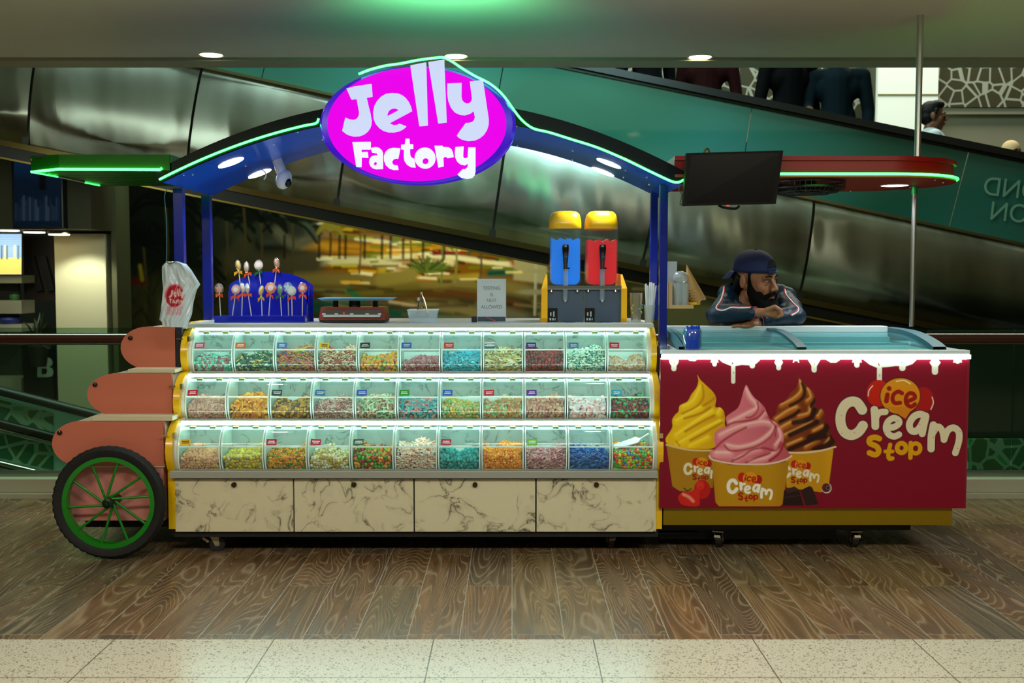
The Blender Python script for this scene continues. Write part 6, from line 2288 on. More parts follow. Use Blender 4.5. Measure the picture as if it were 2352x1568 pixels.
# --- slush machine
SLY = .50
sm = thing('slush_machine', 'twin slush machine with yellow lids, one tank of blue and one of red slush', 'slush machine', (X(1340, SLY), SLY, ZT))
m_slp = M('slush_yellow', '#ffc000', .35, coat=.3)
m_slg = M('slush_grey', '#4a5a6e', .35)
m_chm = M('slush_chrome', '#b8c0c4', .22, 1.0)
xl, xr = X(1257, SLY), X(1425, SLY)
zsh = Zp(659, SLY)
MB().box(xl, xr, SLY - .02, SLY + .26, ZT, zsh - .012).build('body', m_slg, sm)
MB().box((xl + xr) / 2 - .003, (xl + xr) / 2 + .003, SLY - .024, SLY - .02, ZT, zsh).build('divider', m_chm, sm)
MB().box(xl, xr, SLY - .05, SLY + .26, zsh - .012, zsh, 0, .003).box(xl, xr, SLY - .052, SLY - .046, zsh - .004, zsh + .008).build('tank_shelf', m_chm, sm)
for xx in (X(1266, SLY), X(1325, SLY), X(1350, SLY), X(1412, SLY)):
    MB().lathe([(.003, zsh - .02), (.009, zsh - .026), (.006, zsh - .012)], (xx, SLY - .035, 0), n=12).build('clip', m_chm, sm, True)
for xa_, xb_ in ((X(1243, SLY), xl), (xr, X(1438, SLY))):
    pr_ = [(SLY - .03, ZT), (SLY + .28, ZT), (SLY + .28, Zp(628, SLY)), (SLY - .0, Zp(630, SLY)), (SLY - .045, Zp(662, SLY)), (SLY - .045, ZT + .02)]
    o = MB().prism(pr_, xa_, xb_, 0, 'yz')
    # slanted outer top
    vs = []
    for (x, y, z) in o.v:
        if z > Zp(645, SLY): x = xb_ - .010 if xa_ < xl - .001 else xa_ + .010
        vs.append((x, y, z))
    o2 = MB()
    o2.v, o2.f, o2.m = o.v, o.f, o.m
    if xa_ < xl - .001:
        o2.v = [((xb_ - .010) if (z > Zp(640, SLY) and abs(x - xa_) < 1e-6) else x, y, z) for x, y, z in o.v]
    else:
        o2.v = [((xa_ + .010) if (z > Zp(640, SLY) and abs(x - xb_) < 1e-6) else x, y, z) for x, y, z in o.v]
    o2.build('yellow_side', m_slp, sm)
for k, (px, colr, dk) in enumerate(((1299, '#0878e8', '#1090f8'), (1383, '#d80818', '#e81828'))):
    cx = X(px, SLY)
    hw = .081
    ztk, zlv, zcap0, zcap1 = Zp(656, SLY), Zp(549 + k * 3, SLY), Zp(524, SLY), Zp(483, SLY)

    def rr_prof(hw, z0, z1, n=6, r=.03):
        pts = [(cx - hw, z1), (cx - hw, z0 + r)]
        pts += [(cx - hw + r - r * math.cos(t), z0 + r - r * math.sin(t)) for t in np.linspace(0, PI / 2, n)]
        pts += [(cx + hw - r + r * math.sin(t), z0 + r - r * math.cos(t)) for t in np.linspace(0, PI / 2, n)]
        pts += [(cx + hw, z0 + r), (cx + hw, z1)]
        return pts
    tank = MB().prism(rr_prof(hw, ztk, zcap0), SLY - .01, SLY + .22, 0, 'xz')
    tk = tank.build('tank', glassy('tank_clear', '#f8fdff', .965, .03, '#d0e0e8', .05), sm)
    # slush with a wavy surface
    sl = rr_prof(hw - .006, ztk + .006, zlv)[1:-1]
    topw = [(cx + hw - .006 - (2 * hw - .012) * i / 16, zlv + .006 * math.sin(i * 1.3 + k) + .004 * math.sin(i * 2.9)) for i in range(17)]
    mt = M('slush' + colr, colr, .3, emit=colr, es=.45, coat=.3)
    tex_bump(mt, 120, .3)
    MB().prism([p_ for p_ in sl] + topw, SLY - .003, SLY + .21, 0, 'xz').build('slush', mt, tk, False)
    # lid
    lid = MB()
    nn = 9
    rows = []
    for j, (s, z) in enumerate(((1.0, zcap0 - .002), (1.03, zcap0 + .004), (1.02, zcap0 + .03), (.98, zcap0 + .055), (.90, zcap1 - .016), (.74, zcap1 - .004), (.45, zcap1))):
        ring = []
        for t in range(32):
            a = 2 * PI * t / 32
            ca, sa = math.cos(a), math.sin(a)
            e = .55
            ring.append((cx + (hw + .004) * s * math.copysign(abs(ca) ** e, ca), SLY + .105 + .118 * s * math.copysign(abs(sa) ** e, sa), z))
        rows.append(ring)
    lid.v = sum(rows, [])
    lid.f = [(j * 32 + t, j * 32 + (t + 1) % 32, (j + 1) * 32 + (t + 1) % 32, (j + 1) * 32 + t) for j in range(6) for t in range(32)] + [tuple(range(31, -1, -1)), tuple(6 * 32 + t for t in range(32))]
    lid.m = [0] * len(lid.f)
    lid.build('lid', m_slp, tk, True)
    # tap with black handle
    yf = SLY - .02
    tap = MB().cyl((cx - .003, yf - .012, Zp(618, SLY)), (cx - .003, yf - .012, Zp(688, SLY)), .014, 16)
    tap.cyl((cx - .003, yf + .02, Zp(640, SLY)), (cx - .003, yf - .012, Zp(640, SLY)), .012, 12)
    tapo = tap.build('tap', glassy('tap_clear', '#f0f8ff', .6, .06, '#b8d4e4' if k == 0 else '#e8b8c8', .2), sm, True)
    MB().ell((cx - .003, yf - .012, Zp(688, SLY)), (.008, .008, .013)).build('nozzle', M('scale_white'), tapo, True)
    hd = MB()
    hd.tube([(cx - .003, yf - .03, Zp(563, SLY)), (cx - .003, yf - .032, Zp(570, SLY)), (cx - .003, yf - .026, Zp(590, SLY)), (cx - .003, yf - .016, Zp(606, SLY)), (cx - .003, yf - .012, Zp(622, SLY))], [.017, .019, .015, .012, .010], 14)
    hd.obox((cx + .003, yf - .014, Zp(616, SLY)), (.034, .008, .007))
    hd.build('tap_handle', M('tap_black', '#0a0a0c', .2, coat=.5), tapo, True)
    MB().box(cx - .010, cx + .006, yf - .044, yf - .038, Zp(592, SLY), Zp(588, SLY)).build('handle_band', M('handle_blue', '#2a4a6c', .3), tapo)
    # control panel with keys
    px0 = 1258 if k == 0 else 1343
    a, b_ = W(px0, 707, SLY), W(px0 + 22, 741, SLY)
    cp = MB().box(a.x, b_.x, SLY - .024, SLY - .019, ZT, a.z).build('control_panel', M('control_black', '#06080c', .3), sm)
    for (dx, dy, ww, hh) in ((7, 14, 3, 8), (14, 14, 3, 12), (6, 26, 4, 5), (12, 26, 4, 5), (17, 26, 2, 5)):
        c = W(px0 + dx, 707 + dy, SLY - .025)
        MB().box(c.x - ww / 870, c.x + ww / 870, SLY - .026, SLY - .024, c.z - hh / 870, c.z + hh / 870).build('key', M('scale_white'), cp)
    c = W(px + 3, 736, SLY)
    MB().lathe([(.03, ZT), (.036, ZT + .006), (.0, ZT + .004)], (cx + .02, SLY - .04, 0), n=20).build('drip_tray', M('drip_blue', '#3a6a8a', .3), sm, True)

# --- cups and straws beside the machine
CY = .46
cup_g = thing('cup_stack', 'stack of patterned clear plastic cups between the slush machine and white straws', 'cups', (X(1461, CY), CY, ZT))
c0 = X(1461, CY)
m_cupc = glassy('cup_clear', '#f4f4e8', .6, .05, '#a8a488', .3)
for k in range(3):
    MB().lathe([(.025, ZT + .012 * k), (.034, ZT + .13 + .012 * k), (.036, ZT + .131 + .012 * k)], (c0, CY, 0), n=24, caps=False).build('cup', m_cupc, cup_g, True)
rc_ = random.Random(4)
for k in range(16):
    a = rc_.uniform(PI, 2 * PI); zz_ = ZT + rc_.uniform(.045, .10)
    r_ = .025 + (zz_ - ZT) * .07 + .002
    MB().ell((c0 + r_ * math.cos(a), CY + r_ * math.sin(a), zz_), (.006, .002, .004), (0, rc_.uniform(0, 3), a), 8, 5).build('printed_leaf', M(['leaf_yellow', 'leaf_green', 'leaf_blue'][k % 3], ['#d8cc18', '#3c6a18', '#4898c0'][k % 3], .4), cup_g)
strw = thing('straw_bundle', 'bundle of white wrapped straws standing beside the front blue post', 'straws', (X(1494, CY), CY, ZT))
rs_ = random.Random(8)
for k in range(26):
    a, r_ = rs_.uniform(0, 2 * PI), rs_.uniform(0, .020)
    bx_, by_ = X(1492, CY) + r_ * math.cos(a) * .7, CY + r_ * math.sin(a)
    tx_, ty_ = X(1494, CY) + r_ * 1.7 * math.cos(a), CY + r_ * 1.6 * math.sin(a)
    MB().cyl((bx_, by_, ZT), (tx_, ty_, Zp(650 + rs_.uniform(-3, 14), CY)), .0038, 8).build('straw', M('straw_white', '#e4ecf0', .4), strw, True)
MB().lathe([(.024, ZT), (.030, Zp(700, CY))], (X(1492, CY), CY, 0), n=20, caps=False).build('holder', glassy('straw_holder', '#ffffff', .5, .05, '#c8d0c8', .1), strw, True)

# --- wooden holder, cup tower and cones on the right of the posts
HY = .40
hold = thing('wooden_shelf_holder', 'small pale wooden shelf fixed to the front right blue post above the freezer', 'shelf', W(1560, 708, HY))
a, b_ = W(1533, 648, HY), W(1590, 708, HY)
m_bam = M('pale_wood', '#c8a878', .5)
MB().box(a.x, b_.x, HY - .04, HY + .06, b_.z, b_.z + .018).build('board', m_bam, hold)
MB().box(a.x, a.x + .02, HY - .04, HY + .06, b_.z + .018, a.z).build('upright', m_bam, hold)
a2, b2_ = W(1533, 600, HY), W(1558, 645, HY)
MB().box(a2.x, b2_.x, HY + .05, HY + .09, b_.z, a2.z).build('white_card', M('card_white', '#b8c4cc', .5), hold)
ct = thing('cup_tower', 'clear plastic cups with domed lids standing on the small wooden shelf', 'cups', W(1565, 702, HY))
m_clr = glassy('dome_clear', '#f8fcff', .62, .06, '#d8e4e8', .2)
for px_ in (1556, 1572):
    c = W(px_, 702, HY)
    zb_ = b_.z + .018
    MB().lathe([(.020, zb_), (.026, zb_ + .105)], (c.x, HY, 0), n=20, caps=False).lathe([(.018, zb_ + .01), (.025, zb_ + .115)], (c.x, HY, 0), n=20, caps=False).build('cup', m_clr, ct, True)
c = W(1563, 640, HY)
MB().ell((c.x, HY, c.z + .005), (.040, .035, .036), (0, 0, 0), 20, 12).build('dome_lid', m_clr, ct, True)
cones = thing('cone_stack', 'stack of waffle cones with a yellow base beside the clear cups above the freezer', 'cones', W(1595, 697, HY + .02))
m_cone = M('waffle_cone', '#b08a50', .6)
tex_bump(m_cone, 160, .5)
for k in range(6):
    ap_, bs = W(1577 + k * 1.2, 606 + k * 5, HY + .02), W(1590 + k * 3.2, 664 + k * 5.6, HY + .02)
    dd = (bs - ap_)
    A, Bv = frame_of(dd)
    q = MB()
    vs, fs = [], []
    for j, s in enumerate((0.02, .5, 1.0)):
        for t in range(20):
            a = 2 * PI * t / 20
            r_ = .038 * s * (1 + (.05 * math.sin(7 * a) if j == 2 else 0))
            vs.append(ap_ + dd * s + (A * math.cos(a) + Bv * math.sin(a)) * r_ + dd.normalized() * (.004 * math.sin(5 * a) if j == 2 else 0))
    fs = [(j * 20 + t, j * 20 + (t + 1) % 20, (j + 1) * 20 + (t + 1) % 20, (j + 1) * 20 + t) for j in range(2) for t in range(20)]
    fs += [tuple(range(20)), tuple(range(59, 39, -1))]
    q.add(vs, fs)
    q.build('cone', m_cone, cones, True)
c = W(1595, 694, HY + .02)
MB().lathe([(.030, c.z - .012), (.032, c.z), (.0, c.z + .002)], (c.x, HY + .02, 0), n=20).build('yellow_base', M('slush_yellow'), cones, True)
MB().box(b_.x - .01, c.x, HY + .01, HY + .03, c.z - .014, c.z - .008).build('arm', m_bam, cones)

# --- jar with blue spoons on the freezer edge
jc = W(1590, 804, .03)
jar = thing('spoon_jar', 'clear jar packed with blue wrapped spoons on the front edge of the freezer', 'jar', (jc.x, .03, zt))
m_jar = glassy('jar_clear', '#d8ecff', .78, .03, '#3870c0', .25)
MB().lathe([(.040, zt + .0005), (.045, zt + .006), (.045, zt + .088), (.042, zt + .094), (.044, zt + .102)], (jc.x, .03, 0), n=28, caps=False).build('glass', m_jar, jar, True)
rs_ = random.Random(3)
m_sp = M('spoon_blue', '#0a40b0', .25, coat=.5, emit='#0830a0', es=.25)
for k in range(22):
    a, r_ = rs_.uniform(0, 2 * PI), math.sqrt(rs_.uniform(0, 1)) * .034
    b0 = Vector((jc.x + r_ * math.cos(a), .03 + r_ * math.sin(a), zt + .002))
    t0 = Vector((jc.x + r_ * 1.0 * math.cos(a + .5), .03 + r_ * math.sin(a + .5), zt + rs_.uniform(.10, .118)))
    MB().tube([b0, (b0 + t0) / 2, t0 - Vector((0, 0, .02)), t0], [.004, .004, .007, .005], 8).build('wrapped_spoon', m_sp, jar, True)

# --- plastic bag hanging at the left
BY = .02
bag = thing('plastic_bag', 'white plastic bag with red Jelly Factory print hanging from a string at the left post', 'bag', W(385, 600, BY))
OUT = [(372, 612), (379, 602), (405, 598), (432, 608), (460, 652), (452, 664), (445, 690), (440, 720), (430, 748), (400, 744), (366, 734), (372, 700), (375, 660)]
pb = Paint(362, 596, 464, 750, 1.5, '#b8c4cc')
q = MB()
nx_, nz_ = 40, 60
vs, cols_ = [], []
# left/right outline per height
Lp = [(600, 384), (606, 377), (612, 372), (640, 372), (665, 375), (690, 374), (710, 370), (736, 366), (742, 372)]
Rp = [(600, 408), (606, 428), (620, 440), (652, 460), (664, 452), (690, 445), (720, 440), (735, 434), (748, 430)]
for side in (0, 1):
    for i in range(nz_ + 1):
        s = i / nz_
        y = 600 + 146 * s
        xl_ = float(np.interp(y, [a for a, _ in Lp], [b for _, b in Lp]))
        xr_ = float(np.interp(y, [a for a, _ in Rp], [b for _, b in Rp]))
        for j in range(nx_ + 1):
            u = j / nx_
            px = xl_ + (xr_ - xl_) * u
            py = y + (u - .5) * 4 * s + (4 if s > .97 else 0)
            bul = math.sin(PI * u) ** .6 * (.028 * (.3 + .7 * s))
            fold = .007 * math.sin(u * 9 + s * 4) * (1 - s * .5) + .009 * math.sin(u * 17 - s * 7) * (1 - s) + .004 * math.sin(u * 31 + s * 13)
            Yv = BY - (bul + fold) if side == 0 else BY + bul * .8 + fold * .5 + .002
            w_ = W(px, py, BY)
            vs.append((w_.x, Yv, w_.z))
            if side == 0: cols_.append((px, py))
            else: cols_.append((0, 0))
K = nx_ + 1
fs = []
for sd in (0, 1):
    o_ = sd * K * (nz_ + 1)
    for i in range(nz_):
        for j in range(nx_):
            f_ = (o_ + i * K + j, o_ + (i + 1) * K + j, o_ + (i + 1) * K + j + 1, o_ + i * K + j + 1)
            fs.append(f_ if sd == 0 else f_[::-1])
q.add(vs, fs)
me = q.mesh('bag')
pa = np.array(cols_)


class VP(Paint):
    def __init__(self, pts, base):
        self.X, self.Yp = pts[:, 0][None], pts[:, 1][None]
        self.img = np.ones((1, len(pts), 3)) * np.array(hexc(base))


vp = VP(pa, '#c4d4e0')
vp.ellipse(403, 678, 24, 27, '#d88090', 1)
vp.ellipse(403, 680, 21.5, 25, '#b00828', 1)
for l in ([(388, 731), (440, 741)],):
    pass
for l, w in (([(398, 668), (396, 678), (391, 682)], 3), ([(402, 674), (406, 671), (402, 678), (407, 679)], 2.5), ([(410, 664), (412, 679)], 2.5), ([(415, 664), (416, 679)], 2.5), ([(419, 670), (420, 678), (425, 670), (422, 684)], 2.5),
             ([(393, 687), (394, 696)], 2.5), ([(393, 688), (398, 688)], 2), ([(400, 695), (402, 690), (405, 695)], 2), ([(408, 695), (409, 689), (412, 690)], 2), ([(414, 688), (415, 695)], 2), ([(419, 690), (421, 695), (424, 689), (421, 701)], 2)):
    vp.stroke(l, w, '#f0d8dc', 1.2)
for yy, x_0, x_1 in ((706, 386, 424), (712, 382, 422), (719, 384, 420)):
    xx = x_0
    while xx < x_1:
        vp.stroke([(xx, yy - 2), (xx, yy + 2)], 3, '#d87888', 1, .8, False); xx += 5
ca = me.color_attributes.new('Col', 'FLOAT_COLOR', 'POINT')
arr = np.ones((len(me.vertices), 4), dtype=np.float32)
arr[:, :3] = vp.img.reshape(-1, 3)
arr[K * (nz_ + 1):, :3] = hexc('#9fb4c0')
ca.data.foreach_set('color', arr.ravel())
link_mesh('bag_body', me, attr_mat('bag_plastic', .25, spec=.6, coat=.3), bag, 'all')
q = smooth_path([tuple(W(x, y, BY)) for x, y in ((386, 432), (378, 450), (382, 500), (383, 560), (382, 602))], 6)
MB().tube(q, .0022, 8).build('string', M('string_teal', '#2c6a74', .5), bag, True)
MB().tube([W(382, 601, BY - .01), W(390, 606, BY - .02), W(400, 602, BY - .01)], .003, 6).build('hook', M('brass_hook'), bag, True)
# ================================================================ PEOPLE
m_skin = M('skin_brown', '#9c6a48', .48, sub=.05)
m_skin_d = M('skin_dark', '#7a4a30', .5)
m_hair = M('hair_black', '#070505', .6, spec=.25)
m_eye = M('eye_white', '#9a9088', .3)
m_iris = M('iris_dark', '#140c08', .15)


def head_skin(T, extra=None, voxel=.0042, mat=None, parent=None, name='body', neck=True):
    q = MB()
    q.ell((0, .018, .032), (.077, .096, .098), (0, 0, 0), 20, 14)
    q.ell((0, -.020, -.045), (.059, .066, .082), (0, 0, 0), 18, 12)
    q.ell((0, -.050, -.103), (.036, .032, .030))
    for s in (-1, 1):
        q.ell((s * .038, -.052, -.030), (.024, .026, .034))
        q.ell((s * .050, -.012, -.070), (.022, .040, .036))
        q.ell((s * .085, .020, -.008), (.010, .025, .036), (0, 0, s * .45))
        q.ell((s * .072, .010, -.03), (.012, .015, .02))
        q.cap((s * .012, -.083, .018), (s * .046, -.074, .017), .011, .009)
        q.ell((s * .0135, -.103, -.040), (.0095, .010, .008))
        q.ell((s * .032, -.070, -.010), (.019, .014, .010))
    q.cap((0, -.083, .010), (0, -.112, -.034), .009, .0125)
    q.cap((-.017, -.091, -.068), (.017, -.091, -.068), .0085)
    q.cap((-.013, -.090, -.078), (.013, -.090, -.078), .0085)
    if neck: q.cap((0, .020, -.06), (0, .045, -.18), .054, .060)
    q.xf(T)
    if extra: q.add(extra.v, extra.f)
    return q.remesh(name, mat or m_skin, parent, voxel, 3)


def face_bits(T, parent, brow=True):
    for s in (-1, 1):
        e = MB().ell((s * .031, -.0795, .000), (.0125, .0105, .0070), (0, 0, 0), 16, 10).xf(T).build('eye', m_eye, parent, True)
        MB().ell((s * .031 + .002, -.0895, -.0005), (.0058, .0035, .0062)).xf(T).build('iris', m_iris, e, True)
        MB().tube([(s * .017, -.0915, .006), (s * .031, -.0925, .0095), (s * .045, -.086, .005)], .0022, 6).xf(T).build('eyelid', M('lid_dark', '#3a2014', .6), e, True)
        if brow:
            MB().tube([(s * .013, -.0955, .021), (s * .030, -.094, .0265), (s * .052, -.080, .020)], [.0035, .005, .0025], 8).xf(T).build('eyebrow', m_hair, parent, True)


# ---------------- the seller leaning on the freezer
HS = 1.17
hc = W(1738, 640, .86)
TH = Matrix.Translation(hc) @ Matrix.Rotation(math.radians(43), 4, 'Z') @ Matrix.Rotation(math.radians(7), 4, 'X') @ Matrix.Rotation(math.radians(-4), 4, 'Y') @ Matrix.Scale(HS, 4)
sel = thing('person', 'bearded man in backward navy cap and dark tracksuit jacket leaning on the freezer', 'person', (1.33, 1.10, 0))
RZ = zr + .022          # top of the freezer's rear rail
shL, shR = W(1672, 676, .98), W(1806, 682, .98)
elL, elR = Vector((W(1650, 726, .72).x, .73, RZ + .066)), Vector((W(1826, 728, .72).x, .75, RZ + .056))
wrL = W(1744, 718, .62)
wrR = W(1736, 740, .70)
chest = (shL + shR) / 2 + Vector((-.0, .04, -.06))
hip = Vector((1.34, 1.16, .93))

# hands first (skin) : over hand, a loose fist with the knuckles up
hand = MB()
pk = W(1781, 703, .58)
pk = W(1779, 704, .60)
hand.cap(wrL - Vector((.03, 0, 0)), wrL + Vector((.012, -.004, .002)), .027, .025)
fd = (pk - wrL).normalized()
for k, dy in enumerate((-.026, -.009, .009, .026)):
    kn = pk + Vector((-.004 * abs(k - 1.2), dy, -.004 * k * .6))
    hand.cap(wrL + Vector((.004, dy * .55, 0)), kn, .017, .0128)
    L1 = (.040, .044, .041, .033)[k]
    a1 = kn + Vector((L1 * .72, -.004 + dy * .1, -.018))
    a2 = a1 + Vector((L1 * .12, -.004, -.026))
    a3 = a2 + Vector((-.020, .001, -.010))
    hand.chain([kn, a1, a2, a3], [.0125, .0112, .0103, .0092], 12)
hand.ell(pk + Vector((.018, 0, -.030)), (.020, .028, .018))
th0 = wrL + Vector((.016, -.020, -.004))
hand.ell(wrL * .45 + pk * .55 + Vector((.012, 0, -.014)), (.036, .028, .022))
hand.chain([th0, th0 + Vector((.030, -.012, -.006)), th0 + Vector((.056, -.010, -.010)), th0 + Vector((.074, -.004, -.014))], [.0155, .0135, .0118, .010], 12)
# under hand: flat on the rail, fingers pointing to the left of the photo
h2 = MB()
h2.cap(wrR + Vector((.03, 0, .0)), wrR + Vector((-.01, 0, -.006)), .026, .024)
for k, dy in enumerate((-.030, -.011, .008, .026)):
    b0 = wrR + Vector((-.004, dy * .5, -.008))
    kn = wrR + Vector((-.078, dy - .006, -.019))
    L1 = (.056, .064, .060, .046)[k]
    m1 = kn + Vector((-L1 * .5, dy * .08, .002))
    tp = m1 + Vector((-L1 * .52, dy * .05, -.006))
    h2.chain([b0, kn, m1, tp], [.0175, .0125, .0108, .0088], 12)
t0 = wrR + Vector((-.02, -.028, -.012))
h2.chain([t0, t0 + Vector((-.03, -.024, -.004)), t0 + Vector((-.060, -.030, -.006))], [.0145, .0125, .0105], 12)
ex = MB()
ex.add(hand.v, hand.f)
ex.add(h2.v, h2.f)
# hidden continuation of the body: arms, trunk, legs inside the clothes
ex.chain([wrL, elL + Vector((0, 0, 0)), shL + Vector((.02, 0, -.03)), chest], [.025, .034, .040, .06])
ex.chain([wrR, elR, shR + Vector((-.02, 0, -.03)), chest], [.025, .034, .040, .06])
nb = TH @ Vector((0, .045, -.15))
ex.chain([nb, chest, (chest + hip) / 2, hip], [.055, .085, .085, .09])
for s in (-1, 1):
    ft = Vector((hip.x + s * .10, 1.18, .04))
    ex.chain([hip + Vector((s * .07, 0, -.03)), Vector((hip.x + s * .09, 1.14, .50)), ft + Vector((0, .03, .03))], [.075, .055, .04])
    ex.cap(ft, ft + Vector((0, -.13, -.005)), .035, .03)
body = head_skin(TH, ex, .0045, m_skin, sel)
face_bits(TH, sel)
for k in range(4):
    pass
MB().tube([tuple(pk + Vector((.024 + .010 * math.cos(t) * .0, .018 + .0125 * math.cos(t), -.010 + .0125 * math.sin(t)))) for t in np.linspace(0, 2 * PI, 16, False)], .002, 6, 0, False, True).build('ring', M('ring_silver', '#c8c8d0', .2, 1.0), sel, True)
# lips
MB().tube([(-.020, -.0985, -.071), (-.008, -.1015, -.069), (.008, -.1015, -.069), (.020, -.0985, -.071)], [.002, .0045, .0045, .002], 8).tube([(-.018, -.098, -.078), (0, -.1015, -.080), (.018, -.098, -.078)], [.002, .0055, .002], 8).xf(TH).build('lips', M('lips', '#7a4440', .45), sel, True)
# beard and moustache
bd = MB()
for s in (-1, 1):
    bd.chain([(s * .0745, -.006, .02), (s * .072, -.012, -.025), (s * .068, -.022, -.058), (s * .058, -.042, -.090), (s * .040, -.066, -.122), (0, -.086, -.140)], [.006, .010, .022, .032, .038, .042])
    bd.chain([(0, -.106, -.058), (s * .022, -.098, -.062), (s * .038, -.082, -.078), (s * .044, -.066, -.105)], [.008, .0105, .013, .018])
    bd.ell((s * .030, -.056, -.150), (.038, .040, .032))
    bd.ell((s * .050, -.054, -.078), (.020, .026, .028))
bd.ell((0, -.078, -.135), (.040, .032, .042))
bd.ell((0, -.060, -.165), (.034, .034, .024))
bd.ell((0, -.094, -.098), (.016, .010, .010))
bd.xf(TH)
mb_ = M('beard_black', '#050404', .85, spec=.12)
tex_bump(mb_, 260, .8, .004)
bd.remesh('beard', mb_, sel, .004, 2)
# hair under the cap
hr = MB().ell((0, .058, -.005), (.074, .068, .070)).ell((0, .080, -.05), (.055, .04, .05))
for s in (-1, 1):
    hr.cap((s * .072, -.008, .040), (s * .072, -.006, .012), .010, .007)
    hr.cap((s * .076, .05, .0), (s * .060, .075, -.05), .016, .018)
hr.xf(TH)
hr.remesh('hair', m_hair, sel, .0045, 2)
# cap worn backwards
m_cap = M('cap_navy', '#0a2050', .75)
tex_bump(m_cap, 300, .2)
cp = MB()
vs, fs = [], []
nu, nv = 40, 12
for j in range(nv + 1):
    ph = (PI / 2) * j / nv
    for i in range(nu):
        a = 2 * PI * i / nu
        r_ = math.sin(ph + .02)
        x, y = .088 * r_ * math.cos(a), .018 + .108 * r_ * math.sin(a)
        z = .044 + .096 * math.cos(ph) ** .85
        if j == nv: z = .034 - .006 * math.sin(a)
        if j == nv - 1: z = .052 - .004 * math.sin(a)
        vs.append((x * (1 + .012 * math.sin(6 * a) * (1 - j / nv)), y, z))
fs = [(j * nu + i, j * nu + (i + 1) % nu, (j + 1) * nu + (i + 1) % nu, (j + 1) * nu + i) for j in range(nv) for i in range(nu)]
vs += [(x * .93, .018 + (y - .018) * .93, z + .003) for x, y, z in vs[-nu:]]
o_ = nv * nu
fs += [(o_ + i, o_ + (i + 1) % nu, o_ + nu + (i + 1) % nu, o_ + nu + i) for i in range(nu)]
cp.add(vs, fs)
cp.xf(TH)
capo = cp.build('cap', m_cap, sel, 'all')
MB().ell((0, .018, .141), (.008, .008, .005)).xf(TH).build('cap_button', m_cap, capo, True)
# brim hangs over the nape
bm_ = MB()
vs = []
for a in np.linspace(.18 * PI, .82 * PI, 15):
    for r_, z in ((1.0, .036), (1.28, .018), (1.62, -.020)):
        k_ = 1 if r_ == 1.0 else math.sin(a) ** .6
        rr = 1 + (r_ - 1) * k_
        vs.append((.086 * math.cos(a) * (1 + (rr - 1) * .25), .018 + .106 * math.sin(a) * rr, .036 + (z - .036) * k_))
nn = len(vs)
vs += [(x, y, z - .004) for x, y, z in vs]
fs = []
for i in range(14):
    for j in range(2):
        a, b2 = i * 3 + j, (i + 1) * 3 + j
        fs += [(a, b2, b2 + 1, a + 1), (nn + a + 1, nn + b2 + 1, nn + b2, nn + a)]
    fs.append((i * 3 + 2, (i + 1) * 3 + 2, nn + (i + 1) * 3 + 2, nn + i * 3 + 2))
    fs.append((nn + i * 3, nn + (i + 1) * 3, (i + 1) * 3, i * 3))
bm_.add(vs, fs).xf(TH).build('cap_brim', m_cap, capo, 'all')
op, ofs = [], []
for g_ in (1.0, .7, .35, .05):
    for k_ in range(15):
        t_ = PI * k_ / 14
        a_ = -PI / 2 + .42 * math.cos(t_) * g_
        ph_ = (PI / 2) * .93 - .46 * (math.sin(t_) * g_ + (1 - g_) * .25)
        r_ = math.sin(ph_ + .02)
        op.append(Vector((.0905 * r_ * math.cos(a_), .018 + .1110 * r_ * math.sin(a_), .0455 + .0985 * math.cos(ph_) ** .85)))
ofs = [(g_ * 15 + k_, g_ * 15 + (k_ + 1) % 15, (g_ + 1) * 15 + (k_ + 1) % 15, (g_ + 1) * 15 + k_) for g_ in range(3) for k_ in range(15)]
MB().add(op, ofs).xf(TH).build('cap_opening', M('cap_hole', '#04060c', .8), capo, 'all')
MB().tube([(-.036, -.086, .044), (0, -.095, .043), (.036, -.086, .044)], .0055, 8).xf(TH).build('cap_strap', m_cap, capo, True)
MB().ell((.022, -.096, .045), (.008, .003, .007)).xf(TH).build('cap_logo', M('cap_logo', '#3c7a78', .4), capo, True)

# jacket
m_jk = M('jacket_navy', '#052234', .48, spec=.4)
tex_bump(m_jk, 16, .9, .016)
jk = MB()
jk.chain([shL + Vector((.025, 0, -.01)), W(1660, 708, .86), elL], [.066, .062, .056])
jk.chain([elL, (elL + wrL) / 2 + Vector((0, 0, .004)), wrL + Vector((-.040, .004, 0))], [.055, .052, .034])
jk.ell(elL + Vector((-.008, 0, -.006)), (.062, .058, .052))
jk.chain([shR + Vector((-.025, 0, -.01)), W(1818, 708, .86), elR], [.066, .062, .056])
for sh_ in (shL, shR):
    jk.chain([TH @ Vector((0, .065, -.19)), sh_ * .75 + chest * .25 + Vector((0, 0, .03))], [.075, .062])
jk.ell(elR + Vector((.010, 0, -.004)), (.062, .06, .052))
jk.chain([elR, (elR + wrR) / 2 + Vector((0, 0, .006)), wrR + Vector((.045, 0, .008))], [.054, .050, .034])
jk.ell((elR + wrR) / 2 + Vector((.02, -.0, .014)), (.10, .05, .042))
jk.chain([shL, (shL + shR) / 2 + Vector((0, .03, .015)), shR], [.062, .075, .062])
jk.ell(chest, (.19, .12, .12)).ell(TH @ Vector((0, .055, -.165)), (.095, .085, .075)).ell(TH @ Vector((0, .06, -.20)), (.13, .10, .08))
jk.chain([chest, (chest + hip) / 2, hip], [.15, .15, .145])
jk.ell(chest + Vector((-.07, -.07, -.02)), (.08, .06, .10))
jk.ell(chest + Vector((.08, -.07, -.02)), (.08, .06, .10))
for s in (-1, 1):
    jk.cap(((shL if s < 0 else shR) * .55 + (elL if s < 0 else elR) * .45) + Vector((0, -.03, .0)), ((shL if s < 0 else shR) * .4 + (elL if s < 0 else elR) * .6) + Vector((-s * .05, -.02, .0)), .035, .025)
jko = jk.remesh('jacket', m_jk, sel, .0075, 3)
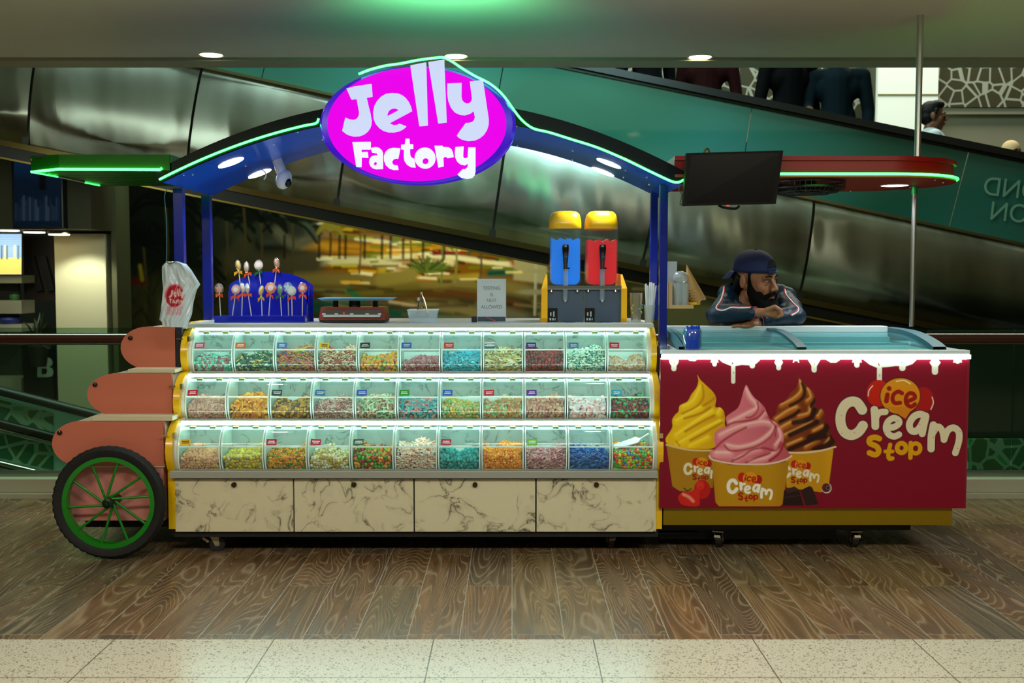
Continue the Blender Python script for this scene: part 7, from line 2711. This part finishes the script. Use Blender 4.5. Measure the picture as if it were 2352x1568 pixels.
# collar
m_col = M('collar_dark', '#0a1828', .6)
nk = TH @ Vector((0, .040, -.125))
q = MB()
q.tube([TH @ Vector((.080 * math.cos(t), .042 + .080 * math.sin(t), -.122 + .022 * math.sin(t) - .03 * max(0, -math.sin(t)))) for t in np.linspace(-.95, PI + .95, 24)], .020, 10)
q.build('collar', m_col, jko, True)
# t-shirt wedge at the throat
ts = MB()
c0 = nk + Vector((.02, -.075, -.055))
ts.ell(TH @ Vector((0, -.002, -.185)), (.062, .062, .062))
ts.remesh('t_shirt', M('shirt_maroon', '#7a1028', .6), sel, .006, 2)
# trousers and shoes
tr_ = MB()
tr_.ell(hip, (.165, .14, .12))
for s in (-1, 1):
    tr_.chain([hip + Vector((s * .075, 0, -.04)), Vector((hip.x + s * .09, 1.14, .50)), Vector((hip.x + s * .10, 1.20, .12))], [.095, .075, .065])
tr_.remesh('trousers', M('trousers_dark', '#14161c', .7), sel, .012, 3)
for s in (-1, 1):
    MB().ell((hip.x + s * .10, 1.15, .042), (.050, .13, .042), (0, 0, 0), 20, 12).box(hip.x + s * .10 - .045, hip.x + s * .10 + .045, 1.03, 1.27, .001, .022, 0, .008).build('shoe', M('shoe_dark', '#1a1a1a', .5), sel, True)
# cuffs with red stripes
m_cuff, m_redk = M('cuff_navy', '#0a1626', .6), M('cuff_red', '#c01828', .6)
for w_, el_, rr in ((wrL + Vector((-.012, .002, 0)), elL, .031), (wrR + Vector((.022, 0, .004)), elR, .031)):
    d = (el_ - w_).normalized()
    pts = [w_ + d * t for t in (-.004, .0, .010, .020, .030, .040)]
    cf = MB().tube(pts, [rr - .004, rr, rr + .001, rr + .002, rr + .004, rr + .004], 20).build('cuff', m_cuff, jko, True)
    for t in (.006, .017, .028):
        A, Bv = frame_of(d)
        MB().tube([w_ + d * t + (A * math.cos(a) + Bv * math.sin(a)) * (rr + .002) for a in np.linspace(0, 2 * PI, 24, False)], .0026, 6, 0, False, True).build('cuff_stripe', m_redk, cf, True)
# stripes lie on the jacket surface
from mathutils.bvhtree import BVHTree
me_ = jko.data
off = origin_of(jko)
bv = BVHTree.FromPolygons([tuple(v.co + off) for v in me_.vertices], [tuple(p_.vertices) for p_ in me_.polygons])
CAMV = Vector((0, CAM_Y, CAM_H))


def drape(pix, lift=.0015):
    out = []
    for x, y in smooth_path(pix, 5):
        d = (W(x, y, .8) - CAMV).normalized()
        hit = bv.ray_cast(CAMV, d)
        if hit[0] is not None: out.append(hit[0] - d * lift)
    return out


m_wst, m_rst = M('stripe_white', '#d8dce0', .5), M('stripe_red', '#d03828', .5)
for pix in ([(1663, 658), (1661, 672), (1655, 690), (1645, 706), (1652, 712), (1664, 712), (1680, 706), (1700, 707), (1724, 706)],
            [(1803, 664), (1806, 676), (1815, 688), (1826, 700), (1834, 708), (1832, 716), (1818, 724)]):
    a_ = drape(pix)
    if len(a_) > 3: MB().tube(a_, .0042, 6).build('sleeve_stripe', m_wst, jko, True)
    b_ = drape([(x + 2.2 * (1 if pix[0][0] < 1700 else -1), y - 1.4) for x, y in pix], .0005)
    if len(b_) > 3: MB().tube(b_, .0036, 6).build('sleeve_stripe', m_rst, jko, True)


# ---------------- simple figures on the travelator and the walkway beyond
def figure(label, x, Y, z0, H, yaw, shirt, trousers, hairc, skin, arm=None, scarf=None, group=None):
    k = H / 1.72
    t = thing('person', label, 'person', (x, Y, z0))
    B = Matrix.Translation((x, Y, z0)) @ Matrix.Rotation(yaw, 4, 'Z') @ Matrix.Scale(k, 4)
    Th = B @ Matrix.Translation((0, 0, 1.60)) 
    sk = M(skin, skin, .5)
    ex = MB()
    sh, hp = 1.40, .92
    ex.chain([(0, .02, 1.45), (0, .02, 1.2), (0, .02, .95)], [.05, .09, .09])
    hands = []
    for s in (-1, 1):
        if arm and s == arm[0]:
            pts = [(s * .20, .02, sh), (s * .24, -.04, 1.14), arm[1]]
        else:
            pts = [(s * .20, .02, sh), (s * .25, .04, 1.12), (s * .24, -.04, .88)]
        ex.chain(pts, [.045, .036, .024])
        a, b_ = Vector(pts[1]), Vector(pts[2])
        d = (b_ - a).normalized()
        side = Vector((0, 0, 1)) if abs(d.z) < .7 else Vector((0, 1, 0))
        side = d.cross(side).normalized()
        for j in range(4):
            o_ = side * (-.026 + .017 * j)
            ex.chain([b_ + o_ * .5, b_ + d * .075 + o_, b_ + d * (.11 + .012 * (j in (1, 2))) + o_, b_ + d * (.145 + .012 * (j in (1, 2))) + o_ * .9], [.016, .0105, .0095, .008], 8)
        ex.chain([b_ + side * -.02, b_ + d * .04 + side * -.045, b_ + d * .075 + side * -.05], [.014, .011, .009], 8)
    for s in (-1, 1):
        ex.chain([(s * .09, .02, .9), (s * .10, .0, .48), (s * .10, .03, .08)], [.08, .055, .038])
        ex.cap((s * .10, .0, .04), (s * .10, -.12, .032), .035, .03)
    ex.xf(B)
    head_skin(Th, ex, .007 * k, sk, t)
    face_bits(Th, t)
    ms = M('cloth' + shirt, shirt, .9, spec=.08)
    q = MB()
    q.chain([(0, .02, 1.36), (0, .02, 1.15), (0, .02, .92)], [.135, .125, .125]).ell((0, .02, 1.30), (.20, .11, .14)).ell((0, .02, 1.05), (.155, .11, .18))
    q.chain([(-.17, .02, 1.40), (.17, .02, 1.40)], [.065, .065]).chain([(0, .025, 1.40), (0, .03, 1.475)], [.075, .060])
    for s in (-1, 1):
        if arm and s == arm[0]:
            e = Vector((s * .24, -.04, 1.14)); q.chain([(s * .20, .02, sh), e, e + (Vector(arm[1]) - e) * arm[2]], [.062, .052, .045])
        else:
            q.chain([(s * .20, .02, sh), (s * .25, .04, 1.12), (s * .24, -.02, .93)], [.062, .052, .040])
    q.xf(B)
    so = q.remesh('shirt', ms, t, .012, 3)
    q = MB().ell((0, .02, .93), (.15, .115, .10))
    for s in (-1, 1): q.chain([(s * .085, .02, .88), (s * .10, .0, .48), (s * .10, .03, .10)], [.088, .068, .055])
    q.xf(B)
    q.remesh('trousers', M('cloth' + trousers, trousers, .9, spec=.08), t, .014, 3)
    for s in (-1, 1):
        MB().ell((s * .10, -.05, .035), (.045, .12, .036)).xf(B).build('shoe', M('shoe_dark', '#1a1a1a', .5), t, True)
    if scarf:
        q = MB().ell((0, .02, .030), (.094, .112, .108)).ell((0, .035, -.08), (.095, .10, .11)).ell((0, .03, -.17), (.13, .12, .07)).xf(Th)
        q.remesh('headscarf', M('scarf' + scarf, scarf, .8), t, .009, 2)
    else:
        q = MB().ell((0, .030, .045), (.084, .100, .096)).ell((0, .055, -.01), (.078, .072, .075))
        q.cap((-.03, -.055, .098), (.03, -.060, .102), .032, .030).ell((0, -.02, .10), (.07, .07, .045))
        for s in (-1, 1): q.cap((s * .075, -.012, .05), (s * .077, .0, .0), .014, .009)
        q.xf(Th)
        q.remesh('hair', M('hair_black'), t, .006, 2)
    return t


for x_, lab, hh, yaw, c1, c2, arm in (
    (W(1490, 120, 4.0).x, 'person in black on the travelator, mostly hidden by the ceiling edge, leftmost of the riders', 1.74, .5, '#040405', '#060608', None),
    (W(1625, 120, 4.0).x, 'rider in a dark maroon top on the travelator between two lattice openings', 1.66, -.3, '#1c0404', '#080404', None),
    (W(1815, 120, 4.0).x, 'rider in black standing on the travelator left of the dark teal shirt', 1.78, .3, '#030304', '#030304', None),
    (W(1925, 120, 4.0).x, 'rider in a dark teal shirt with one bare forearm resting on the handrail', 1.78, -.2, '#08141a', '#05080a', (-1, (-.20, -.42, 1.03), .15))):
    figure(lab, x_, 4.0, tread_z(x_), hh, yaw, c1, c2, None, '#5a3420', arm)
hz = W(2145, 266, 4.9)
SLAB = hz.z - 1.63
S(MB().box(3.15, 9.0, 4.5, 5.5, SLAB - .2, SLAB).build('floor_walkway', M('walkway_slab', '#4c4a38', .6)))
figure('young man with dark hair in a white shirt facing right, behind the travelator handrail', hz.x, 4.9, SLAB, 1.75, math.radians(78), '#c8d0d4', '#20242c', None, '#6a4028')
hz2 = W(2325, 322, 4.9)
figure('person in a beige head covering, only its top showing at the right edge', hz2.x, 4.9, SLAB, hz2.z - SLAB - .01, .4, '#3c3428', '#20201c', None, '#7a5038', None, '#e0b888')
